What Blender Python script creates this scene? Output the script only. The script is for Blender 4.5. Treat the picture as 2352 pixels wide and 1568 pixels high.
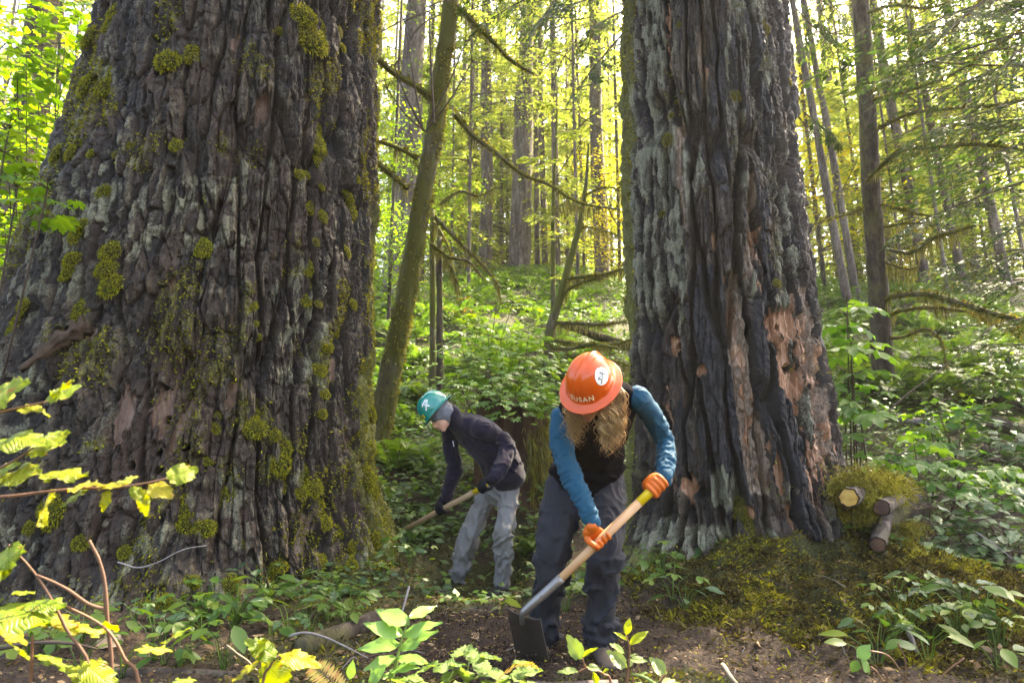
import bpy, math, os
import numpy as np
from math import radians, sin, cos, pi, sqrt, atan2
from mathutils import Vector, Matrix

for o in list(bpy.data.objects):
    bpy.data.objects.remove(o)
SC = bpy.context.scene
COL = SC.collection

# ------------------------------------------------------------------ camera, world, sun, exposure
CAM_H = 1.0
PITCH = radians(9.0)
cam_d = bpy.data.cameras.new('camera')
cam_d.lens = 24.0
cam_d.sensor_width = 36.0
cam_d.clip_start = 0.05
cam_d.clip_end = 900.0
cam_d.dof.use_dof = True
cam_d.dof.focus_distance = 4.0
cam_d.dof.aperture_fstop = 5.0
cam = bpy.data.objects.new('camera', cam_d)
cam.location = (0, 0, CAM_H)
cam.rotation_euler = (radians(90) + PITCH, 0, 0)
COL.objects.link(cam)
SC.camera = cam

SUN_AZ = radians(46.0)      # to the right of straight ahead
SUN_EL = radians(52.0)
W = bpy.data.worlds.new('World')
SC.world = W
W.use_nodes = True
wn = W.node_tree
for n in list(wn.nodes):
    wn.nodes.remove(n)
sky = wn.nodes.new('ShaderNodeTexSky')
sky.sky_type = 'NISHITA'
sky.sun_disc = False
sky.sun_elevation = SUN_EL
sky.sun_rotation = SUN_AZ
sky.air_density = 0.8
sky.dust_density = 4.0
sky.ozone_density = 0.0
bg = wn.nodes.new('ShaderNodeBackground')
bg.inputs['Strength'].default_value = 0.15
wo = wn.nodes.new('ShaderNodeOutputWorld')
wn.links.new(sky.outputs[0], bg.inputs[0])
wn.links.new(bg.outputs[0], wo.inputs[0])

sun_d = bpy.data.lights.new('sun', 'SUN')
sun_d.energy = 5.0
sun_d.angle = radians(0.55)
sun_d.color = (1.0, 0.90, 0.72)
sun = bpy.data.objects.new('sun', sun_d)
COL.objects.link(sun)
sd = Vector((sin(SUN_AZ) * cos(SUN_EL), cos(SUN_AZ) * cos(SUN_EL), sin(SUN_EL)))
sun.rotation_euler = sd.to_track_quat('Z', 'Y').to_euler()
sun.location = (0, 0, 30)

SC.view_settings.view_transform = 'Standard'
SC.view_settings.look = 'None'
SC.view_settings.exposure = 3.25
SC.view_settings.gamma = 1.0
SC.view_settings.use_curve_mapping = False
SC.view_settings.use_white_balance = True
SC.view_settings.white_balance_temperature = 7300
SC.view_settings.white_balance_tint = 10
SC.render.engine = 'CYCLES'
cy = SC.cycles
cy.max_bounces = 6
cy.diffuse_bounces = 4
cy.glossy_bounces = 2
cy.transmission_bounces = 4
cy.transparent_max_bounces = 4
cy.sample_clamp_indirect = 6.0
cy.caustics_reflective = False
cy.caustics_refractive = False
cy.use_denoising = True

RNG = np.random.default_rng(7)
FPX = 1568.0
CP, SP = cos(PITCH), sin(PITCH)


def PT(px, py, t):
    """World point seen at photo position px, py (2352 wide) at depth t along the viewing axis."""
    u = (px - 1176.0) / FPX
    v = -(py - 784.0) / FPX
    return np.array((u * t, (CP - SP * v) * t, CAM_H + (SP + CP * v) * t))


def RAY(px, py):
    u = (px - 1176.0) / FPX
    v = -(py - 784.0) / FPX
    return np.array((u, CP - SP * v, SP + CP * v))


ORD = ['nearest', 'second nearest', 'third nearest', 'fourth nearest', 'fifth nearest', 'sixth nearest', 'seventh nearest', 'eighth nearest', 'ninth nearest', 'tenth nearest', 'eleventh nearest', 'twelfth nearest', 'thirteenth nearest', 'fourteenth nearest']
LM_SLOPE = [(1192, 590, 'the broad-footed fir'), (1001, 690, 'the two dead stems'), (1300, 690, 'the crooked dead sapling'), (925, 720, 'the leaning mossy trunk'), (1355, 870, 'the orange hard hat'), (1003, 930, 'the green hard hat'), (1160, 830, 'the leafy vine maple'),
            (2016, 700, 'the dark conifer'), (1960, 620, 'the twin leaning firs'), (2200, 700, 'the longest mossy branch'), (2310, 960, 'the fallen logs'), (2000, 1130, 'the sawn mossy logs'), (2120, 890, 'the lowest mossy branch'), (1950, 830, 'the broad pale maple leaves'), (2340, 780, 'the right edge of the slope')]
LM_TREES = [(1192, 0, 'the broad-footed fir'), (915, 0, 'the thick grey fir'), (1010, 0, 'the leaning mossy trunk'), (1280, 0, 'the slender brown fir'), (1385, 0, 'the pale fir'), (1925, 0, 'the twin leaning firs'), (2000, 0, 'the dark conifer'), (2110, 0, 'the grey thicket fir'), (2300, 0, 'the fir at the right edge'), (80, 0, 'the top left dark trunk')]
LM_LOW = [(1050, 1335, 'the far worker’s outer boot'), (1150, 1350, 'the far worker’s near boot'), (1010, 1170, 'the black glove on the hoe handle'), (900, 1240, 'the end of the far hoe'), (1250, 1280, 'the near worker’s bent leg'), (1205, 1420, 'the steel socket of the hoe'), (790, 1460, 'the short rotten log'), (920, 1450, 'the broad pale leaves'), (500, 1440, 'the pale sprigs at the trunk foot'),
          (265, 1480, 'the curled dead leaf'), (2090, 1480, 'the stout grey stick'), (2280, 1270, 'the sawn log under the salal'), (2000, 1520, 'the round leaved seedling'), (1700, 1320, 'the mossy root of the charred giant'), (2300, 1440, 'the salal in the lower right'), (640, 1520, 'the yellow hazel leaves at the bottom'), (900, 1030, 'the leaning mossy trunk'), (1400, 1480, 'the near worker’s boots'), (100, 1500, 'the hazel stems in the corner')]


def rank_labels(pts, lms, fmt, horizontal=False):
    """a label for each photo position: side of the closest landmark and rank by distance there"""
    info = []
    for (x, y) in pts:
        d, k = min((abs(x - l[0]) if horizontal else math.hypot(x - l[0], y - l[1]), i) for i, l in enumerate(lms))
        dx, dy = x - lms[k][0], y - lms[k][1]
        side = ('right of' if dx > 0 else 'left of') if horizontal or abs(dx) > abs(dy) else ('below' if dy > 0 else 'above')
        info.append((k, side, d))
    out = []
    for i, (k, side, d) in enumerate(info):
        r = sum(1 for j, (k2, s2, d2) in enumerate(info) if (k2, s2) == (k, side) and (d2, j) < (d, i))
        out.append(fmt.format(side, lms[k][2], ORD[min(r, len(ORD) - 1)]))
    return out


# ------------------------------------------------------------------ noise
def _h(ix, iy, iz):
    n = np.asarray(ix).astype(np.int32).astype(np.uint32) * np.uint32(374761393) + np.asarray(iy).astype(np.int32).astype(np.uint32) * np.uint32(668265263) + np.asarray(iz).astype(np.int32).astype(np.uint32) * np.uint32(2147483647)
    n = (n ^ (n >> np.uint32(13))) * np.uint32(1274126177)
    n = (n ^ (n >> np.uint32(16))) * np.uint32(2246822519)
    n = n ^ (n >> np.uint32(15))
    return (n & np.uint32(0xffffff)).astype(np.float32) / np.float32(0xffffff)


def vn(x, y, z=0.0):
    flat = np.ndim(z) == 0
    if flat:
        x, y = np.broadcast_arrays(np.asarray(x, float), np.asarray(y, float))
    else:
        x, y, z = np.broadcast_arrays(np.asarray(x, float), np.asarray(y, float), np.asarray(z, float))
    fx, fy = np.floor(x), np.floor(y)
    ix, iy = np.atleast_1d(fx).astype(np.int32), np.atleast_1d(fy).astype(np.int32)
    a, b = np.atleast_1d((x - fx).astype(np.float32)), np.atleast_1d((y - fy).astype(np.float32))
    a = a * a * (3 - 2 * a); b = b * b * (3 - 2 * b)
    if flat:
        zz = [(np.full((1,), int(z * 13.7), np.int32), 1.0)]
    else:
        fz = np.floor(z)
        c = np.atleast_1d((z - fz).astype(np.float32)); c = c * c * (3 - 2 * c)
        iz = np.atleast_1d(fz).astype(np.int32)
        zz = [(iz, 1 - c), (iz + 1, c)]
    r = 0
    for k, wz in zz:
        h00, h10, h01, h11 = _h(ix, iy, k), _h(ix + 1, iy, k), _h(ix, iy + 1, k), _h(ix + 1, iy + 1, k)
        lo = h00 + (h10 - h00) * a
        hi = h01 + (h11 - h01) * a
        r = r + wz * (lo + (hi - lo) * b)
    return r.reshape(x.shape) if x.ndim else float(r.ravel()[0])


def fbm(x, y, z=0.0, oct=4, gain=0.5):
    r, a, f, t = 0, 1.0, 1.0, 0
    for i in range(oct):
        r = r + a * vn(np.asarray(x) * f + 17.3 * i, np.asarray(y) * f + 5.1 * i, z * f + 9.7 * i)
        t += a
        a *= gain
        f *= 2.03
    return r / t


def vor(x, y, seed=0):
    x = np.asarray(x, float); y = np.asarray(y, float)
    ix, iy = np.floor(x).astype(np.int64), np.floor(y).astype(np.int64)
    f1 = np.full(x.shape, 9.0); f2 = np.full(x.shape, 9.0); cid = np.zeros(x.shape)
    s = np.full((1,) * max(ix.ndim, 1), seed, np.int64)
    for dx in (-1, 0, 1):
        for dy in (-1, 0, 1):
            cx, cy_ = ix + dx, iy + dy
            jx = cx + 0.12 + 0.76 * _h(cx, cy_, s)
            jy = cy_ + 0.12 + 0.76 * _h(cx, cy_, s + 77)
            d = np.hypot(x - jx, y - jy)
            c = _h(cx, cy_, s + 191)
            near = d < f1
            f2 = np.where(near, f1, np.minimum(f2, d))
            cid = np.where(near, c, cid)
            f1 = np.where(near, d, f1)
    return f1, f2, cid


def sst(a, b, x):
    t = np.clip((np.asarray(x, float) - a) / (b - a), 0, 1)
    return t * t * (3 - 2 * t)


def unit(v):
    v = np.asarray(v, float)
    return v / (np.linalg.norm(v, axis=-1, keepdims=True) + 1e-12)


# ------------------------------------------------------------------ mesh helpers
def new_mesh(name, V, faces, mats=(), smooth=True, midx=None, attrs=None, uv=None):
    """faces: list of int arrays (m,3) or (m,4).  midx: list of material index (scalar or array) per array."""
    V = np.asarray(V, np.float32)
    fl = [np.asarray(f, np.int32) for f in faces if len(f)]
    me = bpy.data.meshes.new(name)
    me.vertices.add(len(V))
    me.vertices.foreach_set('co', V.ravel())
    loops = np.concatenate([f.ravel() for f in fl])
    tot = np.concatenate([np.full(len(f), f.shape[1], np.int32) for f in fl])
    start = np.concatenate(([0], np.cumsum(tot)[:-1])).astype(np.int32)
    me.loops.add(len(loops))
    me.loops.foreach_set('vertex_index', loops)
    me.polygons.add(len(tot))
    me.polygons.foreach_set('loop_start', start)
    me.polygons.foreach_set('loop_total', tot)
    if midx is not None:
        mi = [np.full(len(f), m, np.int32) if np.isscalar(m) else np.asarray(m, np.int32)
              for f, m in zip([f for f in faces if len(f)], [m for f, m in zip(faces, midx) if len(f)])]
        me.polygons.foreach_set('material_index', np.concatenate(mi))
    me.update(calc_edges=True)
    me.polygons.foreach_set('use_smooth', np.full(len(tot), bool(smooth)))
    for m in mats:
        me.materials.append(m)
    if attrs:
        for k, a in attrs.items():
            at = me.attributes.new(k, 'FLOAT', 'POINT')
            at.data.foreach_set('value', np.asarray(a, np.float32))
    if uv is not None:
        ul = me.uv_layers.new(name='UVMap')
        ul.data.foreach_set('uv', np.asarray(uv, np.float32)[loops].ravel())
    return me


def tag(o, label=None, cat=None, group=None, kind=None):
    if label: o['label'] = label
    if cat: o['category'] = cat
    if group: o['group'] = group
    if kind: o['kind'] = kind
    return o


def obj(name, me, parent=None, loc=None, mw=None):
    o = bpy.data.objects.new(name, me)
    COL.objects.link(o)
    if parent is not None:
        o.parent = parent
    if mw is not None:
        o.matrix_world = mw
    elif loc is not None:
        o.location = loc
    return o


def empty(name, loc, rz=0.0, sc=1.0):
    o = bpy.data.objects.new(name, None)
    o.empty_display_size = 0.1
    o.location = loc
    o.rotation_euler = (0, 0, rz)
    o.scale = (sc, sc, sc)
    COL.objects.link(o)
    return o


class MB:
    """collects pieces of geometry, each with a material index, into one mesh"""
    def __init__(s):
        s.V, s.F, s.M, s.UV, s.n = [], [], [], [], 0

    def add(s, V, F, m=0, uv=None):
        V = np.asarray(V, float)
        for f in (F if isinstance(F, list) else [F]):
            f = np.asarray(f, np.int64)
            if len(f):
                s.F.append(f + s.n)
                s.M.append(m)
        s.V.append(V)
        s.UV.append(np.zeros((len(V), 2)) if uv is None else np.asarray(uv, float))
        s.n += len(V)
        return s

    def verts(s):
        return np.concatenate(s.V)

    def mesh(s, name, mats, smooth=True, attrs=None):
        t3 = [(f, m) for f, m in zip(s.F, s.M)]
        return new_mesh(name, np.concatenate(s.V), [f for f, m in t3], mats, smooth, [m for f, m in t3], attrs, np.concatenate(s.UV))


def frames(P, ref=None):
    P = np.asarray(P, float)
    T = np.gradient(P, axis=0)
    T = unit(T)
    N = np.zeros_like(P)
    r = np.array((0.0, 0, 1)) if ref is None else np.asarray(ref, float)
    if abs(np.dot(unit(r), T[0])) > 0.95:
        r = np.array((1.0, 0.2, 0))
    n = r - np.dot(r, T[0]) * T[0]
    n = n / np.linalg.norm(n)
    for i in range(len(P)):
        n = n - np.dot(n, T[i]) * T[i]
        n = n / (np.linalg.norm(n) + 1e-9)
        N[i] = n
    return T, N, np.cross(T, N)


def tube(P, R, k=6, cap=True, ref=None, wob=0.0, seed=0):
    P = np.asarray(P, float)
    n = len(P)
    R = np.broadcast_to(np.asarray(R, float), (n,))
    T, N, B = frames(P, ref)
    a = np.arange(k) * 2 * pi / k
    rr = R[:, None] * (1 + (wob * (vn(np.arange(n)[:, None] * 0.7 + seed * 3.1, np.arange(k)[None, :] * 1.3, seed) - 0.5) * 2 if wob else 0))
    V = P[:, None, :] + rr[..., None] * (N[:, None, :] * np.cos(a)[None, :, None] + B[:, None, :] * np.sin(a)[None, :, None])
    V = V.reshape(-1, 3)
    i = np.arange(n - 1)[:, None] * k
    j = np.arange(k)[None, :]
    j2 = (j + 1) % k
    Q = np.stack([i + j, i + j2, i + k + j2, i + k + j], -1).reshape(-1, 4)
    uv = np.stack([np.tile(np.arange(k) / k, n), np.repeat(np.linspace(0, 1, n), k)], 1)
    F = [Q]
    if cap:
        V = np.concatenate([V, P[:1], P[-1:]])
        uv = np.concatenate([uv, [[0.5, 0], [0.5, 1]]])
        c0, c1 = n * k, n * k + 1
        jj = np.arange(k)
        F.append(np.stack([np.full(k, c0), (jj + 1) % k, jj], 1))
        F.append(np.stack([np.full(k, c1), (n - 1) * k + jj, (n - 1) * k + (jj + 1) % k], 1))
    return V, F, uv


def crom(P, sub=6):
    P = np.asarray(P, float)
    Q = np.concatenate([2 * P[:1] - P[1:2], P, 2 * P[-1:] - P[-2:-1]])
    out = []
    t = np.arange(sub)[:, None] / sub
    for i in range(1, len(Q) - 2):
        p0, p1, p2, p3 = Q[i - 1], Q[i], Q[i + 1], Q[i + 2]
        out.append(0.5 * (2 * p1 + (p2 - p0) * t + (2 * p0 - 5 * p1 + 4 * p2 - p3) * t ** 2 + (3 * p1 - p0 - 3 * p2 + p3) * t ** 3))
    out.append(P[-1:])
    return np.concatenate(out)


def cards(C, D, Nn, L, Wd, bend=0.0):
    """kite shaped leaflets: base C, direction D, normal Nn, length L, width Wd -> quads"""
    C = np.asarray(C, float)
    n = len(C)
    D = unit(D)
    S = unit(np.cross(D, Nn))
    U = np.cross(S, D)
    L = np.broadcast_to(np.asarray(L, float), (n,))[:, None]
    Wd = np.broadcast_to(np.asarray(Wd, float), (n,))[:, None]
    m = C + D * L * 0.45
    V = np.stack([C, m + S * Wd / 2 - U * bend * L, C + D * L - U * bend * 1.5 * L, m - S * Wd / 2 - U * bend * L], 1).reshape(-1, 3)
    F = np.arange(4 * n).reshape(n, 4)
    uv = np.tile(np.array([[0.5, 0], [1, 0.45], [0.5, 1], [0, 0.45]]), (n, 1))
    return V, F, uv


# ------------------------------------------------------------------ materials
def lin(r, g, b):
    f = lambda c: (c / 255) / 12.92 if c / 255 <= 0.04045 else ((c / 255 + 0.055) / 1.055) ** 2.4
    return (f(r), f(g), f(b), 1.0)


class NT:
    def __init__(s, name):
        s.m = bpy.data.materials.new(name)
        s.m.use_nodes = True
        s.t = s.m.node_tree
        for n in list(s.t.nodes):
            s.t.nodes.remove(n)
        s.out = s.t.nodes.new('ShaderNodeOutputMaterial')

    def n(s, typ, ins=None, **props):
        nd = s.t.nodes.new('ShaderNode' + typ)
        for k, v in props.items():
            setattr(nd, k, v)
        for k, v in (ins or {}).items():
            s.set(nd, k, v)
        return nd

    def set(s, nd, k, v):
        i = nd.inputs[k]
        if isinstance(v, bpy.types.NodeSocket):
            s.t.links.new(v, i)
        elif isinstance(v, bpy.types.Node):
            s.t.links.new(v.outputs[0], i)
        else:
            if isinstance(v, tuple) and len(v) == 3 and i.type == 'RGBA':
                v = (*v, 1.0)
            i.default_value = v

    def noise(s, scale, detail=4.0, rough=0.55, vec=None, dist=0.0):
        d = {'Scale': scale, 'Detail': detail, 'Roughness': rough, 'Distortion': dist}
        if vec is not None:
            d['Vector'] = vec
        return s.n('TexNoise', d).outputs[0]

    def ramp(s, fac, stops, interp='LINEAR'):
        r = s.n('ValToRGB', {0: fac})
        cr = r.color_ramp
        cr.interpolation = interp
        while len(cr.elements) < len(stops):
            cr.elements.new(0.5)
        for e, (p, c) in zip(cr.elements, stops):
            e.position = p
            e.color = c if isinstance(c, tuple) and len(c) == 4 else ((*c, 1.0) if isinstance(c, tuple) else (c, c, c, 1.0))
        return r.outputs[0]

    def mix(s, fac, a, b, mode='MIX'):
        nd = s.n('MixRGB', {0: fac, 1: a, 2: b}, blend_type=mode)
        return nd.outputs[0]

    def math(s, op, a, b=0.0, c=0.0):
        return s.n('Math', {0: a, 1: b, 2: c}, operation=op).outputs[0]

    def attr(s, name):
        return s.n('Attribute', attribute_name=name).outputs['Fac']

    def coord(s, kind='Object'):
        return s.n('TexCoord').outputs[kind]

    def mapping(s, vec, scale):
        return s.n('Mapping', {'Vector': vec, 'Scale': scale}).outputs[0]

    def bump(s, h, strength=0.3, dist=0.01):
        return s.n('Bump', {'Height': h, 'Strength': strength, 'Distance': dist}).outputs[0]

    def pbsdf(s, col, rough=0.6, spec=0.4, **kw):
        d = {'Base Color': col, 'Roughness': rough, 'Specular IOR Level': spec}
        d.update(kw)
        return s.n('BsdfPrincipled', d)

    def done(s, sh):
        s.t.links.new(sh.outputs[0], s.out.inputs[0])
        return s.m


def m_leaf(name, c1, c2, c3=None, trans=0.45, tcol=(1.25, 1.15, 0.45), rough=0.45, spec=0.35, veins=0.0, spots=None, isl=True):
    t = NT(name)
    oi = t.n('ObjectInfo').outputs['Random']
    if isl:
        ri = t.n('NewGeometry').outputs['Random Per Island']
        r = t.math('FRACT', t.math('ADD', ri, oi))
    else:
        r = oi
    st = [(0.0, c1), (1.0, c2)] if c3 is None else [(0.0, c1), (0.55, c2), (1.0, c3)]
    col = t.ramp(r, st)
    nz = t.noise(9.0, 3.0, vec=t.coord('Object'))
    col = t.mix(t.math('MULTIPLY', nz, 0.5), col, t.mix(1.0, col, (0.6, 0.68, 0.5), 'MULTIPLY'))
    ins = {}
    if veins:
        uv = t.coord('UV')
        sep = t.n('SeparateXYZ', {0: uv})
        ax = t.math('ABSOLUTE', t.math('SUBTRACT', sep.outputs[0], 0.5))
        w = t.math('SINE', t.math('MULTIPLY', t.math('SUBTRACT', sep.outputs[1], t.math('MULTIPLY', ax, 0.55)), 52.0))
        w = t.math('POWER', t.math('ABSOLUTE', w), 0.5)
        mid = t.math('MULTIPLY', ax, 22.0)
        mid = t.n('Clamp', {0: mid}).outputs[0]
        h = t.math('MULTIPLY', w, mid)
        ins['Normal'] = t.bump(h, 0.55, veins)
        col = t.mix(t.math('MULTIPLY', t.math('SUBTRACT', 1.0, h), 0.18), col, t.mix(1.0, col, (1.7, 1.55, 1.3), 'MULTIPLY'))
    if spots is not None:
        f = t.noise(spots[1], 4.0, 0.6, vec=t.n('VectorMath', {0: t.coord('Object'), 1: t.n('CombineXYZ', {0: t.math('MULTIPLY', oi, 40.0)}).outputs[0]}, operation='ADD').outputs[0])
        f = t.ramp(f, [(spots[2], 0.0), (spots[2] + 0.06, 1.0)])
        col = t.mix(f, col, spots[0])
    p = t.pbsdf(col, rough, spec, **ins)
    tc = t.mix(1.0, col, (tcol[0], tcol[1], tcol[2]), 'MULTIPLY')
    tr = t.n('BsdfTranslucent', {'Color': tc})
    mx = t.n('MixShader', {0: trans, 1: p.outputs[0], 2: tr.outputs[0]})
    return t.done(mx)


def m_simple(name, col, rough=0.6, spec=0.4, nscale=0, namt=0.3, bump=0.0, bscale=60.0, metal=0.0, dark=(0.4, 0.4, 0.4), stretch=None, sheen=0.0, coat=0.0):
    t = NT(name)
    vec = t.coord('Object')
    if stretch is not None:
        vec = t.mapping(vec, stretch)
    c = (*col[:3], 1.0)
    if nscale:
        f = t.math('MULTIPLY', t.ramp(t.noise(nscale, 5.0, 0.6, vec), [(0.3, 0.0), (0.75, 1.0)]), namt)
        c = t.mix(f, c, tuple(a * b for a, b in zip(col[:3], dark)))
    ins = {'Metallic': metal}
    if bump:
        ins['Normal'] = t.bump(t.noise(bscale, 4.0, 0.6, vec), 0.6, bump)
    if sheen:
        ins['Sheen Weight'] = sheen
        ins['Sheen Roughness'] = 0.5
    if coat:
        ins['Coat Weight'] = coat
        ins['Coat Roughness'] = 0.05
    return t.done(t.pbsdf(c, rough, spec, **ins))

# ------------------------------------------------------------------ ground shape
def G(x, y):
    x = np.asarray(x, float); y = np.asarray(y, float)
    sp = lambda v, k: np.logaddexp(0, v / k) * k
    z = 0.40 * sp(y - 5.7, 0.45) - 0.30 * sp(y - 24.5, 1.5)
    far = sst(5.5, 9.0, y)
    z = z + far * 0.9 * (fbm(x * 0.22, y * 0.22, 3.0, 3) - 0.5) * (1 + 0.02 * y)
    z = z + 0.40 * np.exp(-((x - 1.75) / 1.0) ** 2 - ((y - 4.75) / 0.85) ** 2)
    z = z + 0.06 * np.exp(-((x - 2.75) / 0.75) ** 2 - ((y - 4.75) / 0.7) ** 2)
    z = z + 0.14 * np.exp(-((x + 2.6) / 1.9) ** 2 - ((y - 5.4) / 1.6) ** 2)
    z = z - 0.27 * np.exp(-((x + 0.22) / 0.55) ** 2 - ((y - 5.6) / 0.7) ** 2)
    z = z + 0.12 * sst(1.9, 3.4, x) * sst(8, 5, y)
    return z


def Gd(x, y):
    """ground with its small lumps"""
    x = np.asarray(x, float); y = np.asarray(y, float)
    near = 1.0 - sst(9, 20, y)
    z = G(x, y) + 0.10 * (fbm(x * 1.7, y * 1.7, 1.0, 3) - 0.5) * (0.5 + 0.5 * sst(2.5, 7, y))
    z = z + near * 0.055 * (fbm(x * 7, y * 7, 2.0, 3) - 0.5)
    z = z + near * 0.16 * np.exp(-((x - 1.8) / 1.1) ** 2 - ((y - 4.3) / 0.8) ** 2) * (fbm(x * 9, y * 9, 12.0, 3) - 0.35)
    z = z + near * 0.05 * np.exp(-((x - 1.9) / 1.2) ** 2 - ((y - 4.3) / 0.9) ** 2) * (1 - np.abs(2 * fbm(x * 4.2, y * 4.2, 19.0, 3) - 1) * 3)
    z = z + 0.07 * np.exp(-((x - 0.09) / 0.2) ** 2 - ((y - 3.36) / 0.14) ** 2)
    z = z + near * 0.03 * (fbm(x * 24, y * 24, 4.0, 2) - 0.5)
    return z


def GP(px, py, t0=1.5, t1=60.0):
    """where the view ray of a photo position meets the ground"""
    r = RAY(px, py)
    t = np.concatenate([np.arange(t0, 12, 0.02), np.arange(12, t1, 0.1)])
    P = t[:, None] * r + np.array((0, 0, CAM_H))
    below = P[:, 2] < G(P[:, 0], P[:, 1])
    i = int(np.argmax(below)) if below.any() else len(t) - 1
    return np.array((P[i, 0], P[i, 1], float(Gd(P[i, 0], P[i, 1]))))


def build_ground():
    def axis(lo, hi, d0, d1, step, grow, mx):
        a = list(np.arange(d0, d1, step))
        s = step; v = a[-1]
        while v < hi:
            s = min(s * grow, mx); v += s; a.append(v)
        s = step; v = a[0]; b = []
        while v > lo:
            s = min(s * grow, mx); v -= s; b.append(v)
        return np.array(b[::-1] + a)
    xs = axis(-75, 75, -1.6, 3.2, 0.026, 1.05, 3.0)
    ys = axis(-12, 140, 2.6, 6.2, 0.026, 1.04, 3.0)
    X, Y = np.meshgrid(xs, ys)
    Z = Gd(X, Y)
    # clods of dug earth round the blade
    dig = np.exp(-((X - 0.02) / 0.55) ** 2 - ((Y - 3.75) / 0.6) ** 2)
    dig = sst(0.12, 0.55, dig + 0.35 * (fbm(X * 4, Y * 4, 8.0, 3) - 0.5))
    Z = Z + dig * (0.07 * (fbm(X * 16, Y * 16, 6.0, 3) - 0.5) - 0.03)
    V = np.stack([X, Y, Z], -1).reshape(-1, 3)
    ny, nx = X.shape
    i = (np.arange(ny - 1)[:, None] * nx + np.arange(nx - 1)[None, :]).reshape(-1)
    F = np.stack([i, i + 1, i + nx + 1, i + nx], 1)
    mossy = sst(0.47, 0.6, fbm(X * 1.1, Y * 1.1, 12.0, 4)) * 0.8
    mossy = np.maximum(mossy, sst(0.25, 0.7, np.exp(-((X - 1.8) / 1.0) ** 2 - ((Y - 4.5) / 0.9) ** 2) + 0.5 * (fbm(X * 3, Y * 3, 15.0, 3) - 0.5)))
    mossy = np.maximum(mossy, sst(6.0, 8.5, Y) * (0.35 + 0.7 * fbm(X * 0.9, Y * 0.9, 44.0, 3)))
    mossy = mossy * (1 - dig)
    me = new_mesh('ground', V, [F], [m_ground()], True, None, {'soil': dig.ravel(), 'mossy': mossy.ravel()})
    return tag(obj('ground', me), kind='structure')


def m_ground():
    t = NT('forest_floor')
    co = t.coord('Object')
    a = t.noise(3.0, 6.0, 0.65, co)
    b = t.noise(38.0, 5.0, 0.7, co)
    lit = t.ramp(b, [(0.30, (0.012, 0.008, 0.005)), (0.5, (0.045, 0.029, 0.018)), (0.66, (0.115, 0.078, 0.048)), (0.8, (0.22, 0.165, 0.11))])
    lit = t.mix(t.ramp(a, [(0.4, 0.0), (0.65, 0.7)]), lit, (0.026, 0.018, 0.012))
    mos = t.ramp(t.noise(60.0, 4.0, 0.7, co), [(0.3, (0.014, 0.014, 0.005)), (0.55, (0.040, 0.042, 0.012)), (0.75, (0.095, 0.095, 0.028))])
    soil = t.ramp(t.noise(55.0, 6.0, 0.75, co), [(0.3, (0.010, 0.006, 0.004)), (0.6, (0.035, 0.021, 0.013)), (0.8, (0.10, 0.065, 0.042))])
    mf = t.ramp(t.math('ADD', t.attr('mossy'), t.math('SUBTRACT', t.noise(14.0, 4.0, 0.6, co), 0.5)), [(0.3, 0.0), (0.6, 1.0)])
    c = t.mix(mf, lit, mos)
    c = t.mix(t.attr('soil'), c, soil)
    nb = t.math('ADD', b, t.math('MULTIPLY', t.noise(150.0, 3.0, 0.7, co), 0.5))
    return t.done(t.pbsdf(c, 0.85, 0.25, Normal=t.bump(nb, 0.9, 0.02)))


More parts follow.
